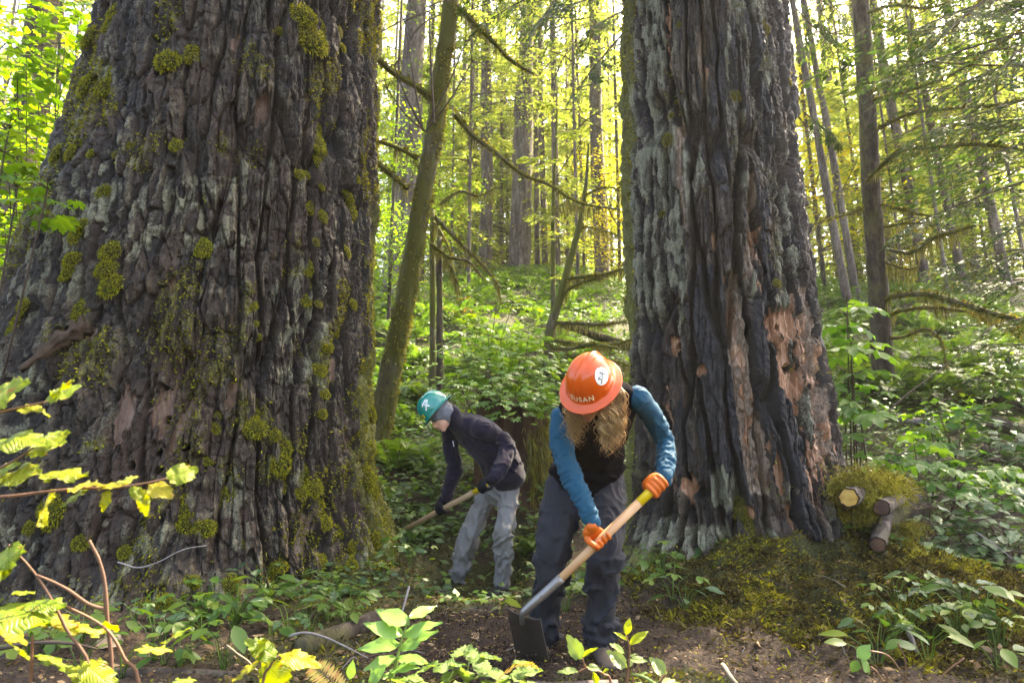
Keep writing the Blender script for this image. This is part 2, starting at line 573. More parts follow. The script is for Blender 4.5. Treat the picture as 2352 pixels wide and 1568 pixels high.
# ------------------------------------------------------------------ bark
def m_bark(name, wood=((0.050, 0.026, 0.016), (0.13, 0.078, 0.052), (0.25, 0.185, 0.145)), base=((0.0035, 0.0025, 0.0016), (0.023, 0.0158, 0.0094), (0.112, 0.083, 0.050)), lich=((0.060, 0.058, 0.034), (0.20, 0.19, 0.12)), mossc=((0.045, 0.050, 0.010), (0.15, 0.14, 0.025)), rough=0.7):
    t = NT(name)
    co = t.coord('Object')
    cs = t.mapping(co, (1.0, 1.0, 0.35))
    n1 = t.noise(6.0, 7.0, 0.62, cs)
    n2 = t.noise(30.0, 6.0, 0.75, cs)
    n3 = t.noise(85.0, 3.0, 0.7, co)
    f = t.math('ADD', t.math('MULTIPLY', t.math('SUBTRACT', t.attr('tone'), 0.5), 0.16), t.math('ADD', t.math('MULTIPLY', n1, 0.3), t.math('ADD', t.math('MULTIPLY', n2, 0.4), t.math('MULTIPLY', n3, 0.3))))
    c = t.ramp(f, [(0.395, base[0]), (0.53, base[1]), (0.665, base[2])])
    c = t.mix(t.math('MULTIPLY', t.ramp(t.noise(2.2, 4.0, 0.6, cs), [(0.45, 0.0), (0.7, 1.0)]), 0.5), c, (0.040, 0.020, 0.011))
    c = t.mix(t.ramp(t.noise(3.1, 5.0, 0.7, cs), [(0.62, 0.0), (0.72, 0.6)]), c, (0.085, 0.042, 0.026))
    # pale crust lichen in specks and patches
    lf = t.math('ADD', t.math('MULTIPLY', t.attr('lich'), 0.75), t.math('ADD', t.math('MULTIPLY', n3, 0.55), t.math('MULTIPLY', n2, 0.35)))
    lf = t.ramp(lf, [(0.64, 0.0), (0.84, 1.0)])
    lc = t.ramp(t.noise(130.0, 2.0, 0.6, co), [(0.35, lich[0]), (0.65, lich[1])])
    c = t.mix(lf, c, lc)
    ch = t.ramp(t.math('ADD', t.attr('char'), t.math('MULTIPLY', t.math('SUBTRACT', n2, 0.5), 0.9)), [(0.35, 0.0), (0.65, 1.0)])  # burnt bark together with shade painted into the crevices
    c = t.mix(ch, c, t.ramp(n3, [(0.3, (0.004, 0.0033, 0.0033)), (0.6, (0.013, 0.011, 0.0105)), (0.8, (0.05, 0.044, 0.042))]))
    pc = t.ramp(t.math('ADD', t.math('MULTIPLY', n2, 0.6), t.math('MULTIPLY', n3, 0.4)), [(0.38, (0.05, 0.032, 0.02)), (0.5, (0.17, 0.118, 0.08)), (0.62, (0.34, 0.26, 0.185))])
    c = t.mix(t.ramp(t.math('ADD', t.attr('pale'), t.math('MULTIPLY', t.math('SUBTRACT', n2, 0.5), 0.5)), [(0.4, 0.0), (0.55, 1.0)]), c, pc)
    wn_ = t.noise(16.0, 6.0, 0.7, t.mapping(co, (1.0, 1.0, 0.12)))
    wc = t.ramp(wn_, [(0.3, wood[0]), (0.5, wood[1]), (0.68, wood[2])])
    wf = t.ramp(t.math('ADD', t.attr('wood'), t.math('MULTIPLY', t.math('SUBTRACT', n2, 0.5), 0.5)), [(0.45, 0.0), (0.58, 1.0)])
    c = t.mix(wf, c, wc)
    mf = t.ramp(t.math('ADD', t.attr('mossy'), t.math('MULTIPLY', t.math('SUBTRACT', n2, 0.5), 0.9)), [(0.35, 0.0), (0.6, 1.0)])
    c = t.mix(mf, c, t.ramp(n3, [(0.3, mossc[0]), (0.65, mossc[1])]))
    h = t.math('ADD', n2, t.math('MULTIPLY', n3, 0.6))
    return t.done(t.pbsdf(c, rough, 0.35, Normal=t.bump(h, 0.8, 0.012)))


def ell(s, z, lst):
    m = np.zeros_like(s)
    for (s0, z0, a, b, tilt) in lst:
        ds = (s - s0) - tilt * (z - z0)
        d = np.sqrt((ds / a) ** 2 + ((z - z0) / b) ** 2) + 1.3 * (fbm(s * 12, z * 3, 3.3, 3) - 0.5) + 1.2 * (fbm(s * 45, z * 9, 5.3, 3) - 0.5)
        m = np.maximum(m, 1 - sst(0.7, 1.1, d))
    return m


def strip_mask(s, z, lst):
    """long ribbons of differing bark running up the trunk, each a line of (s, z, half width)"""
    m = np.zeros_like(s)
    for L in lst:
        L = np.array(sorted(L, key=lambda a: a[1]))
        c = np.interp(z, L[:, 1], L[:, 0]) + 0.03 * (fbm(z * 3, 1.0 + L[0, 0] * 9, 0.0, 3) - 0.5)
        w = np.interp(z, L[:, 1], L[:, 2]) * (0.75 + 0.6 * fbm(z * 6, 3.0 + L[0, 0] * 7, 0.0, 3))
        d = np.abs(s - c) / w + 0.5 * (fbm(s * 30, z * 12, 2.0, 3) - 0.5)
        end = sst(L[0, 1] - 0.06, L[0, 1] + 0.10, z + 0.2 * (fbm(s * 20, z * 5, 1.0, 2) - 0.5)) * sst(L[-1, 1] + 0.06, L[-1, 1] - 0.12, z + 0.2 * (fbm(s * 20, z * 5, 4.0, 2) - 0.5))
        m = np.maximum(m, (1 - sst(0.75, 1.05, d)) * end)
    return m


class Trunk:
    def __init__(s, cx, cy_, kn, left=None, lean=(0, 0)):
        s.cx, s.cy, s.kn, s.left, s.lean = cx, cy_, np.array(kn), left, lean
        s.tc = atan2(-cy_, -cx)

    def axis(s, z):
        return s.cx + s.lean[0] * z, s.cy + s.lean[1] * z

    def R(s, th, z):
        r = np.interp(z, s.kn[:, 0], s.kn[:, 1])
        if s.left is not None:
            rl = np.interp(z, s.left[:, 0], s.left[:, 1])
            r = r + (rl - r) * ((1 - np.cos(th)) / 2) ** 1.8
        f = np.exp(-np.maximum(z, 0) / 0.45)
        return r * (1 + f * 0.10 * np.sin(th * 5 + 0.7 + 2 * fbm(th * 2, z * 0.5, 1.0, 2)) + 0.03 * (fbm(np.cos(th) * 2, np.sin(th) * 2, z * 0.5, 2) - 0.5))

    def sz(s, th, z):
        d = (th - s.tc + pi) % (2 * pi) - pi
        return d * float(s.kn[len(s.kn) // 2, 1]), z

    def hit(s, px, py):
        r = RAY(px, py)
        t = np.arange(2.5, 9.0, 0.01)
        P = t[:, None] * r + np.array((0, 0, CAM_H))
        ax, ay = s.axis(P[:, 2])
        th = np.arctan2(P[:, 1] - ay, P[:, 0] - ax)
        ins = np.hypot(P[:, 0] - ax, P[:, 1] - ay) < s.R(th, P[:, 2])
        if not ins.any():
            return None
        i = int(np.argmax(ins))
        return float(th[i]), float(P[i, 2])

    def patch(s, px, py, wpx, hpx, tilt=0.0):
        h = s.hit(px, py)
        if h is None:
            return None
        a, z = s.sz(np.array(h[0]), h[1])
        k = 5.0 / FPX
        return (float(a), float(z), wpx * k, hpx * k, tilt)

    def point(s, th, z):
        ax, ay = s.axis(z)
        r = s.R(th, z)
        d, _ = s.bark(np.atleast_1d(np.asarray(th, float)), np.atleast_1d(np.asarray(z, float)))
        r = r + (d if np.ndim(th) else d[0])
        return np.stack([ax + r * np.cos(th), ay + r * np.sin(th), np.broadcast_to(z, np.shape(r))], -1)

    def build(s, zs_fine, dz, top, nth):
        u = np.linspace(-1, 1, nth, endpoint=False)
        off = pi * (0.50 * u + 0.50 * u ** 5)
        th = s.tc + off
        z = list(np.arange(zs_fine[0], zs_fine[1], dz))
        st = dz
        while z[-1] < top:
            st = min(st * 1.25, 1.5)
            z.append(z[-1] + st)
        z = np.array(z)
        TH, Z = np.meshgrid(th, z)
        d, at = s.bark(TH, Z)
        ax, ay = s.axis(Z)
        r = s.R(TH, Z) + d
        V = np.stack([ax + r * np.cos(TH), ay + r * np.sin(TH), Z], -1).reshape(-1, 3)
        nz, n = TH.shape
        i = np.arange(nz - 1)[:, None] * n
        j = np.arange(n)[None, :]
        j2 = (j + 1) % n
        F = np.stack([i + j, i + j2, i + n + j2, i + n + j], -1).reshape(-1, 4)
        return V, F, {k: v.ravel() for k, v in at.items()}


LT = Trunk(-2.47, 5.86, [(-0.6, 1.62), (0.0, 1.48), (0.3, 1.36), (0.7, 1.25), (1.4, 1.20), (2.3, 1.20), (3.4, 1.19), (4.6, 1.17), (6, 1.14), (26, 0.7)],
           np.array([(-0.6, 2.8), (0.0, 2.45), (0.7, 2.12), (1.4, 1.88), (2.3, 1.62), (3.4, 1.40), (4.6, 1.17), (6, 1.06), (26, 0.7)]))
RT = Trunk(1.70, 5.35, [(-0.4, 1.15), (0.05, 1.08), (0.3, 0.93), (0.55, 0.83), (1.0, 0.775), (2.2, 0.73), (3.4, 0.685), (4.9, 0.635), (6, 0.61), (26, 0.42)], None, (-0.018, 0.004))


def ridged(x):
    return 1 - np.abs(2 * x - 1)


def chunks(s, z, w, h, seed, jag):
    """broken bark scales: random step heights per irregular cell, dark gaps between"""
    a = s + jag * (fbm(s * 0.35 / w, z * 0.35 / h, seed + 0.5, 2) - 0.5) * 2
    b = z + jag * 1.6 * (fbm(s * 0.3 / w, z * 0.3 / h, seed + 1.5, 2) - 0.5) * 2
    f1, f2, c = vor(a / w, b / h, seed)
    return c, 1 - sst(0.0, 0.15, f2 - f1)


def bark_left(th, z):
    s, z = LT.sz(th, z)
    fine = np.exp(-np.maximum(z - 6, 0))
    ws = s + 0.16 * (fbm(s * 1.4, z * 0.8, 0.5, 3) - 0.5) + 0.05 * (fbm(s * 8, z * 3, 1.5, 2) - 0.5)
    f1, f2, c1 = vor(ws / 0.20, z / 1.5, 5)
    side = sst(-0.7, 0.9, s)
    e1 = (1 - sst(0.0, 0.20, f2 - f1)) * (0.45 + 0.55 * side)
    c2, e2 = chunks(s, z + 0.3 * c1, 0.075, 0.36, 9, 0.045)
    c3, e3 = chunks(s, z, 0.030, 0.105, 13, 0.02)
    fib = ridged(fbm(s * 26 + 3 * c1, z * 5.5, 8.0, 3)) - 0.7
    d = -0.095 * e1 + 0.04 * c1 + 0.046 * (c2 - 0.5) + 0.018 * (c3 - 0.5) - 0.016 * e2 - 0.007 * e3 + 0.040 * fib
    d = d + 0.085 * (fbm(s * 3.2, z * 1.6, 2.0, 3) - 0.5) + 0.024 * (fbm(s * 40, z * 30, 9.0, 2) - 0.5)
    hole = np.zeros_like(s)
    for (hs, hz, hr) in LEFT_HOLES:
        hole = np.maximum(hole, 1 - sst(0.4, 1.0, np.hypot(s - hs, (z - hz) * 0.75) / hr + 0.5 * (fbm(s * 40, z * 40, 2.2, 2) - 0.5)))
    wood = ell(s, z, LEFT_WOOD)
    d = d * (1 - 0.75 * wood) - 0.03 * wood - 0.08 * hole + wood * 0.02 * (fbm(s * 50, z * 6, 4.4, 3) - 0.5)
    patch = sst(0.40, 0.66, fbm(s * 1.7, z * 1.1, 21.0, 3))
    lich = (0.08 + 0.32 * patch) * (0.2 + 0.95 * c3) * (1 - e1) + 0.22 * sst(0.5, 0.64, fbm(s * 14, z * 10, 27.0, 3)) - 0.2 * e2
    mossy = 0.70 * sst(0.8, 1.4, s - 0.4 * sst(0.9, 2.6, z) + 0.9 * (fbm(s * 3, z * 2, 31.0, 3) - 0.5) + 0.25 * sst(1.2, 0.2, z)) * (0.5 + 0.7 * c2)
    mossy = np.maximum(mossy, 0.40 * sst(0.53, 0.64, fbm(s * 3.2, z * 2.3, 35.0, 4) + 0.10 * sst(0.9, 0.1, z)) * (1 - e1) * (0.6 + 0.6 * c3))
    return d * (0.15 + 0.85 * fine), {'lich': lich, 'mossy': mossy * (1 - wood), 'char': e1 * 0.55 + 0.15 * e2 + hole, 'wood': wood * (1 - hole), 'tone': 0.45 * c2 + 0.55 * c3}  # no burn here: furrows, gaps and holes are painted dark as crevice shade


def bark_right(th, z):
    s, z = RT.sz(th, z)
    fine = np.exp(-np.maximum(z - 6, 0))
    ws = s + 0.12 * (fbm(s * 1.6, z * 0.7, 1.5, 3) - 0.5) + 0.055 * (fbm(s * 7, z * 3.5, 2.5, 2) - 0.5) + 0.02 * (fbm(s * 24, z * 14, 3.5, 2) - 0.5)
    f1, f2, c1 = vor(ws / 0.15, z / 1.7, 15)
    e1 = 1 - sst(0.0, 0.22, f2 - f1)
    c2, e2 = chunks(s, z + c1, 0.060, 0.40, 19, 0.035)
    c3, e3 = chunks(s, z, 0.026, 0.11, 23, 0.016)
    charm = ell(s, z, RIGHT_CHAR)
    tan = ell(s, z, RIGHT_TAN)
    pale = strip_mask(s, z, RIGHT_STRIPS)
    charm = np.maximum(charm, strip_mask(s, z, RIGHT_BLACK)) * (1 - pale)
    d = 0.085 * (c1 - 0.55) - 0.10 * e1
    fib = ridged(fbm(s * 28 + 3 * c1, z * 5, 8.0, 3)) - 0.7
    small = 0.040 * (c2 - 0.5) + 0.017 * (c3 - 0.5) - 0.016 * e2 - 0.007 * e3 + 0.040 * fib + 0.022 * (fbm(s * 40, z * 28, 9.0, 2) - 0.5)
    d = d + small * (1 - 0.2 * charm)
    d = d + charm * 0.018 - tan * 0.030 - pale * 0.045
    d = d + 0.06 * (fbm(s * 3.0, z * 1.1, 2.0, 3) - 0.5)
    wood = ell(s, z, RIGHT_WOOD)
    hole = np.zeros_like(s)
    for (hs, hz, hr) in RIGHT_HOLES:
        hole = np.maximum(hole, 1 - sst(0.45, 1.0, np.hypot((s - hs), (z - hz) * 0.8) / hr + 0.5 * (fbm(s * 40, z * 40, 2.2, 2) - 0.5)))
    d = d * (1 - 0.7 * wood) - 0.045 * wood - 0.11 * hole + wood * 0.02 * (fbm(s * 50, z * 6, 4.4, 3) - 0.5)
    base = ell(s, z, RIGHT_PALE)
    lich = (0.08 + 0.40 * sst(0.38, 0.64, fbm(s * 2.2, z * 0.9, 41.0, 3))) * (1 - charm) * (1 - e1 * 0.8) * (1.0 - 0.6 * tan) * (0.4 + 0.9 * c3)
    lich = np.maximum(lich, base * (0.30 + 0.4 * c3)) * (1 - 0.7 * pale)
    mossy = 0.75 * sst(-0.66, -0.95, s + 0.5 * (fbm(s * 4, z * 2, 51.0, 3) - 0.5) - 0.12 * sst(2, 4, z)) * (0.5 + 0.7 * c2)
    mossy = np.maximum(mossy, 0.36 * sst(0.62, 0.72, fbm(s * 4, z * 2.5, 55.0, 4)) * (1 - charm))
    mossy = np.maximum(mossy, 0.7 * sst(0.50, 0.2, z) * sst(0.4, 0.6, fbm(s * 4, z * 5, 57.0, 3)))
    char = np.maximum(charm * 0.95, (c1 > 0.66) * 0.34) * (1 - base) + e1 * 0.35 + hole  # burnt strips, plus painted shade in the furrows and holes
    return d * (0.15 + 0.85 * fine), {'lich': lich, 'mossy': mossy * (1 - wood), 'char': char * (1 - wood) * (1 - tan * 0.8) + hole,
                                      'pale': pale * (1 - wood), 'wood': np.clip(np.maximum(wood, tan * (0.30 + 0.38 * c3)), 0, 1) * (1 - hole), 'tone': 0.45 * c2 + 0.55 * c3}


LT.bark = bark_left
RT.bark = bark_right
_pl = lambda T, L: [p for p in (T.patch(*a) for a in L) if p]
LEFT_WOOD = _pl(LT, [(375, 930, 17, 75), (530, 910, 13, 50, 0.2), (425, 970, 10, 50, 0.25), (695, 1225, 26, 70), (825, 600, 12, 50), (770, 860, 12, 45), (540, 95, 12, 35), (600, 250, 16, 50), (395, 660, 8, 26), (700, 225, 10, 45), (790, 1015, 20, 30), (280, 960, 13, 55), (170, 765, 40, 12)])
LEFT_HOLES = [(p[0], p[1], 0.022) for p in _pl(LT, [(380, 890, 5, 5), (310, 1070, 5, 5), (370, 1080, 5, 5), (385, 965, 5, 5), (430, 1030, 5, 5), (370, 1040, 5, 5), (690, 1190, 5, 5), (785, 1040, 5, 5)])]
RIGHT_WOOD = _pl(RT, [(1797, 745, 44, 50), (1800, 800, 20, 40), (1812, 880, 34, 80, -0.1), (1825, 930, 20, 20), (1553, 790, 12, 24), (1613, 850, 12, 14), (1553, 690, 9, 14), (1848, 300, 7, 60, -0.1), (1880, 560, 7, 45, -0.1), (1790, 1100, 12, 40), (1585, 1120, 12, 34), (1812, 1180, 12, 34), (1640, 555, 7, 26), (1720, 1180, 12, 12), (1690, 1280, 22, 14), (1755, 30, 12, 26)])
RIGHT_HOLES = [(p[0], p[1], p[2]) for p in _pl(RT, [(1790, 800, 13, 5), (1820, 845, 10, 5), (1792, 750, 7, 5), (1555, 695, 7, 5), (1553, 795, 6, 5), (1815, 915, 6, 5), (1690, 1295, 22, 5), (1610, 1130, 16, 5)])]
RIGHT_CHAR = _pl(RT, [(1655, 930, 44, 210, -0.12), (1775, 980, 52, 190, -0.14), (1620, 760, 30, 150, -0.05), (1750, 560, 26, 130, -0.05), (1650, 300, 20, 150), (1700, 160, 22, 120), (1560, 1000, 24, 90), (1830, 1180, 30, 60), (1655, 1100, 40, 60)])
RIGHT_TAN = _pl(RT, [(1715, 900, 24, 260, -0.12), (1890, 950, 60, 280, -0.1), (1840, 760, 26, 120, -0.1), (1728, 520, 14, 130), (1545, 1010, 12, 140), (1860, 1090, 30, 80), (1616, 80, 10, 120), (1535, 60, 12, 100)])
def _strip(T, L):
    out = []
    for (px, py, w) in L:
        q = T.patch(px, py, w, 1)
        if q:
            out.append((q[0], q[1], q[2]))
    return out


RIGHT_STRIPS = [_strip(RT, a) for a in ([(1690, 610, 10), (1688, 680, 16), (1698, 800, 22), (1712, 900, 24), (1728, 1000, 25), (1742, 1080, 24), (1752, 1150, 16)], [(1722, 400, 8), (1726, 480, 12), (1724, 560, 12), (1714, 640, 8)],
                                        [(1846, 640, 14), (1862, 740, 24), (1880, 860, 34), (1898, 960, 36), (1915, 1060, 26)], [(1616, 40, 7), (1612, 130, 9), (1618, 220, 7)], [(1560, 250, 7), (1566, 400, 9), (1572, 520, 7)], [(1538, 950, 9), (1545, 1060, 11), (1552, 1130, 8)])]
RIGHT_BLACK = [_strip(RT, a) for a in ([(1625, 600, 26), (1640, 760, 46), (1652, 900, 52), (1668, 1040, 52), (1680, 1130, 36)], [(1750, 600, 18), (1752, 740, 24), (1768, 880, 30), (1792, 1020, 36), (1815, 1130, 26)], [(1655, 60, 14), (1650, 250, 18), (1655, 400, 14)], [(1720, 30, 16), (1745, 180, 20), (1790, 330, 18)])]
RIGHT_PALE = _pl(RT, [(1610, 1240, 70, 36), (1560, 1230, 40, 30), (1780, 1260, 24, 40, -0.2), (1660, 1120, 30, 40), (1560, 640, 22, 90), (1500, 300, 20, 120)])

# ------------------------------------------------------------------ moss
def m_moss(name, a, b, c):
    return m_leaf(name, a, b, c, trans=0.30, tcol=(1.3, 1.2, 0.5), rough=0.8, spec=0.1)


M_MOSS = m_moss('moss', (0.085, 0.085, 0.007), (0.20, 0.20, 0.014), (0.38, 0.35, 0.022))
M_MOSS_GOLD = m_moss('golden_moss', (0.07, 0.055, 0.010), (0.15, 0.135, 0.020), (0.27, 0.24, 0.05))
M_BEARD = m_moss('hanging_moss', (0.09, 0.08, 0.025), (0.19, 0.17, 0.055), (0.30, 0.28, 0.11))
M_MOSS_CORE = m_simple('moss_core', (0.035, 0.035, 0.008), 0.9, 0.1, 30, 0.5)


def moss_cushion(seed, n=620, mat=None):
    r = np.random.default_rng(seed)
    d = unit(r.normal(size=(n, 3)))
    d[:, 2] = np.abs(d[:, 2]) * 1.0 - 0.12          # local z points out of the bark, local y points up
    lump = 0.75 + 0.55 * fbm(d[:, 0] * 2.2 + seed, d[:, 1] * 2.2, d[:, 2] * 2.2, 3)
    C = d * lump[:, None] * np.array((0.92, 0.80, 0.62))
    D = unit(d + 0.7 * r.normal(size=(n, 3)) + np.array((0, -0.35, 0.1)))
    V, F, uv = cards(C, D, unit(r.normal(size=(n, 3))), r.uniform(0.14, 0.34, n), r.uniform(0.05, 0.10, n))
    mb = MB()
    mb.add(V, F, 0, uv)
    P = np.array([(0, 0, -0.3), (0, 0, 0.0), (0, 0, 0.3), (0, 0, 0.52)])
    V, F, uv = tube(P, [0.72, 0.80, 0.62, 0.25], 8)
    mb.add(V, F, 1, uv)
    return mb.mesh('moss_cushion', [mat or M_MOSS, M_MOSS_CORE], False)


CUSH = [moss_cushion(i) for i in range(4)]
CUSH_G = [moss_cushion(20 + i, mat=M_MOSS_GOLD) for i in range(2)]


def basis(z, up=(0, 0, 1)):
    z = unit(np.asarray(z, float))
    y = np.asarray(up, float) - np.dot(up, z) * z
    y = unit(y) if np.linalg.norm(y) > 1e-4 else unit(np.cross(z, (1.0, 0, 0)))
    x = np.cross(y, z)
    return x, y, z


def mw(loc, x, y, z, sc=(1, 1, 1)):
    m = Matrix.Identity(4)
    sc = np.broadcast_to(np.asarray(sc, float), (3,))
    for i, (a, k) in enumerate(zip((x, y, z), sc)):
        for r in range(3):
            m[r][i] = float(a[r] * k)
    for r in range(3):
        m[r][3] = float(loc[r])
    return m


def add_cushions(T, root, lst, golden=False):
    for (px, py, rp) in lst:
        h = T.hit(px, py)
        if h is None:
            continue
        th, z = h
        p = T.point(th, z)
        nrm = np.array((cos(th), sin(th), 0.25))
        x, y, zz = basis(nrm)
        a = RNG.uniform(-0.35, 0.35)
        x, y = x * cos(a) + y * sin(a), y * cos(a) - x * sin(a)
        dist = np.linalg.norm(p - np.array((0, 0, CAM_H)))
        r = rp * dist / FPX
        me = (CUSH_G if golden or RNG.random() < 0.25 else CUSH)[RNG.integers(0, 2 if golden else 2)] if RNG.random() < 0.3 or golden else CUSH[RNG.integers(0, 4)]
        obj('moss_cushion', me, root, mw=mw(p + nrm * r * 0.1, x, y, zz, (r * RNG.uniform(0.75, 1.1), r * RNG.uniform(0.8, 1.4), r * RNG.uniform(0.45, 0.75))))


def moss_cover(T, dens, n, seed, zr, name, mats, lmin=0.015, lmax=0.05):
    """fine moss growing over the bark: one stuff part.  dens(s, z) gives the chance of a tuft"""
    r = np.random.default_rng(seed)
    th = T.tc + r.uniform(-0.62 * pi, 0.62 * pi, n * 5)
    z = r.uniform(zr[0], zr[1], n * 5)
    s, _ = T.sz(th, z)
    keep = r.random(n * 5) < dens(s, z)
    th, z = th[keep][:n], z[keep][:n]
    P = T.point(th, z)
    N = np.stack([np.cos(th), np.sin(th), 0 * th], 1)
    m = len(th)
    D = unit(N * 0.8 + r.normal(size=(m, 3)) * 0.55 + np.array((0, 0, -0.45)))
    L = r.uniform(lmin, lmax, m)
    V, F, uv = cards(P - N * 0.004, D, unit(r.normal(size=(m, 3))), L, L * r.uniform(0.25, 0.45, m))
    half = (np.arange(len(F)) % 3 == 0).astype(int)
    me = new_mesh(name, V, [F], mats, False, [half], None, uv)
    return me


def big_tree(T, name, label, top, nth, zr, dz, barkmat):
    root = empty(name, (T.cx, T.cy, float(G(T.cx, T.cy))))
    bpy.context.view_layer.update()
    V, F, at = T.build(zr, dz, top, nth)
    V = V - np.array(root.location)
    me = new_mesh('trunk', V, [F], [barkmat], False, None, at)
    obj('trunk', me, root)
    tag(root, label, 'tree', 'giant old trees the workers dig beside')
    return root


build_ground()
QL = 1.0
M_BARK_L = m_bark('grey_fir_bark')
M_BARK_R = m_bark('charred_fir_bark', ((0.085, 0.034, 0.015), (0.25, 0.122, 0.060), (0.45, 0.29, 0.195)), ((0.0035, 0.0025, 0.0018), (0.024, 0.017, 0.0108), (0.125, 0.095, 0.060)), ((0.064, 0.062, 0.040), (0.22, 0.212, 0.14)), rough=0.62)
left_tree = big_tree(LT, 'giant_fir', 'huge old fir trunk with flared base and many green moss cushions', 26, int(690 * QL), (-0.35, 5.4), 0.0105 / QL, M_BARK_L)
right_tree = big_tree(RT, 'giant_fir', 'massive furrowed fir trunk with charred black strips and pecked orange wood', 26, int(480 * QL), (-0.05, 5.2), 0.0105 / QL, M_BARK_R)

bpy.context.view_layer.update()
add_cushions(LT, left_tree, [
    (390, 148, 30), (423, 190, 35), (440, 125, 20), (690, 42, 34), (712, 95, 36), (700, 75, 28), (630, 158, 18), (640, 70, 14), (265, 28, 26), (250, 60, 18), (217, 92, 26), (250, 160, 20),
    (232, 200, 22), (215, 232, 18), (140, 358, 22), (165, 352, 18), (200, 200, 22), (243, 443, 17), (464, 570, 19), (415, 322, 16), (405, 335, 14), (265, 585, 26), (260, 625, 22), (268, 662, 24), (178, 600, 22),
    (170, 625, 18), (190, 715, 27), (65, 705, 20), (30, 745, 24), (150, 640, 12), (185, 540, 20), (200, 520, 16), (275, 360, 12), (303, 340, 13), (220, 358, 12), (525, 1143, 21), (418, 1180, 30), (428, 1205, 24),
    (470, 1212, 25), (185, 1247, 18), (495, 985, 12), (500, 955, 10), (580, 705, 10), (585, 745, 9), (665, 568, 9), (785, 70, 14), (790, 110, 12), (740, 60, 16), (735, 290, 20), (728, 325, 20), (740, 350, 22),
    (735, 372, 16), (690, 400, 14), (705, 400, 12), (720, 480, 18), (735, 500, 14), (715, 560, 12), (705, 615, 18), (712, 650, 18), (700, 690, 14), (725, 700, 12), (735, 430, 10), (590, 775, 10),
    (820, 360, 12), (815, 410, 14), (805, 450, 20), (815, 480, 20), (812, 520, 14), (790, 580, 12), (795, 660, 10), (805, 700, 14), (790, 760, 14), (590, 930, 22), (583, 985, 24), (600, 955, 18), (640, 1060, 30),
    (645, 1030, 24), (625, 1000, 14), (700, 1085, 22), (715, 1120, 22), (690, 1130, 18), (660, 1120, 14), (730, 950, 16), (735, 905, 14), (725, 850, 18), (740, 800, 16), (735, 1160, 18), (745, 1200, 18), (640, 1300, 20),
    (620, 1330, 20), (700, 1330, 22), (740, 1290, 20), (790, 1220, 18), (830, 1100, 26), (845, 1130, 26), (840, 1180, 22), (860, 1240, 24), (820, 1260, 20), (800, 1310, 24), (860, 1310, 26), (890, 1330, 22),
    (530, 1350, 20), (440, 1340, 16), (380, 1380, 18), (280, 1270, 16), (130, 1180, 26), (100, 1170, 20), (60, 1215, 16), (560, 1250, 14), (475, 1060, 12), (770, 1330, 20), (330, 1400, 16), (835, 880, 22), (840, 950, 24), (842, 1010, 22)])
add_cushions(RT, right_tree, [(1755, 42, 20), (1765, 62, 14), (1540, 325, 16), (1530, 345, 12), (1545, 270, 8), (1520, 490, 12), (1698, 215, 16), (1820, 110, 10), (1815, 150, 12), (1812, 190, 10), (1820, 230, 12), (1810, 70, 10), (1775, 655, 12),
                              (1700, 1165, 18), (1715, 1190, 20), (1735, 1215, 20), (1745, 1245, 16), (1700, 1180, 16), (1720, 1320, 26), (1745, 1330, 20), (1705, 1335, 22), (1560, 60, 8), (1500, 130, 8), (1553, 230, 8), (1430, 150, 14), (1425, 260, 14), (1418, 340, 16), (1440, 80, 16), (1437, 20, 16), (1440, 210, 12)], True)
dl = lambda s, z: np.clip(1.2 * sst(0.62, 1.35, s - 0.40 * sst(0.9, 2.6, z) + 1.1 * (fbm(s * 5, z * 3, 61.0, 3) - 0.5) + 0.5 * sst(1.3, 0.2, z)), 0, 1) * sst(0.38, 0.52, fbm(s * 11, z * 7, 63.0, 3)) \
    + 0.75 * sst(0.57, 0.66, fbm(s * 3.2, z * 2.3, 35.0, 4) + 0.10 * sst(0.9, 0.1, z)) + 0.5 * sst(0.35, 0.05, z) * sst(0.4, 0.5, fbm(s * 9, z * 9, 66.0, 3))
dr = lambda s, z: 1.1 * sst(-0.62, -0.95, s + 0.5 * (fbm(s * 4, z * 2, 51.0, 3) - 0.5) - 0.12 * sst(2, 4, z)) * sst(0.35, 0.5, fbm(s * 11, z * 7, 63.0, 3)) + 0.8 * sst(0.42, 0.2, z) * sst(0.4, 0.55, fbm(s * 6, z * 6, 57.0, 3)) \
    + 0.3 * sst(0.63, 0.7, fbm(s * 4, z * 2.5, 55.0, 4))
for T, root, d, n, mt in ((LT, left_tree, dl, 80000, [M_MOSS, M_MOSS_GOLD]), (RT, right_tree, dr, 16000, [M_MOSS_GOLD, M_MOSS])):
    me = moss_cover(T, d, n, 3, (-0.1, 5.4), 'moss_covering', mt, 0.012, 0.036)
    me.transform(Matrix.Translation(-root.location))
    tag(obj('moss_covering', me, root), kind='stuff')
# broken stub on the left flank
h = LT.hit(150, 775)
p0 = PT(205, 748, LT.point(*h)[1] + 0.12)
p1 = PT(45, 850, LT.point(*h)[1] - 0.14)
P = crom([p0, p0 * 0.6 + p1 * 0.4 + np.array((0, 0, 0.03)), p1], 6)
V, F, uv = tube(P - np.array(left_tree.location), np.linspace(0.060, 0.016, len(P)) * (1 + 0.3 * np.sin(np.arange(len(P)) * 2.3)), 14, wob=0.7)
mb = MB(); mb.add(V, F, 0, uv)
obj('broken_branch', mb.mesh('broken_branch', [m_simple('rotten_wood', (0.075, 0.050, 0.033), 0.85, 0.15, 18, 0.9, 0.03, 24, stretch=(1, 1, 1))]), left_tree)

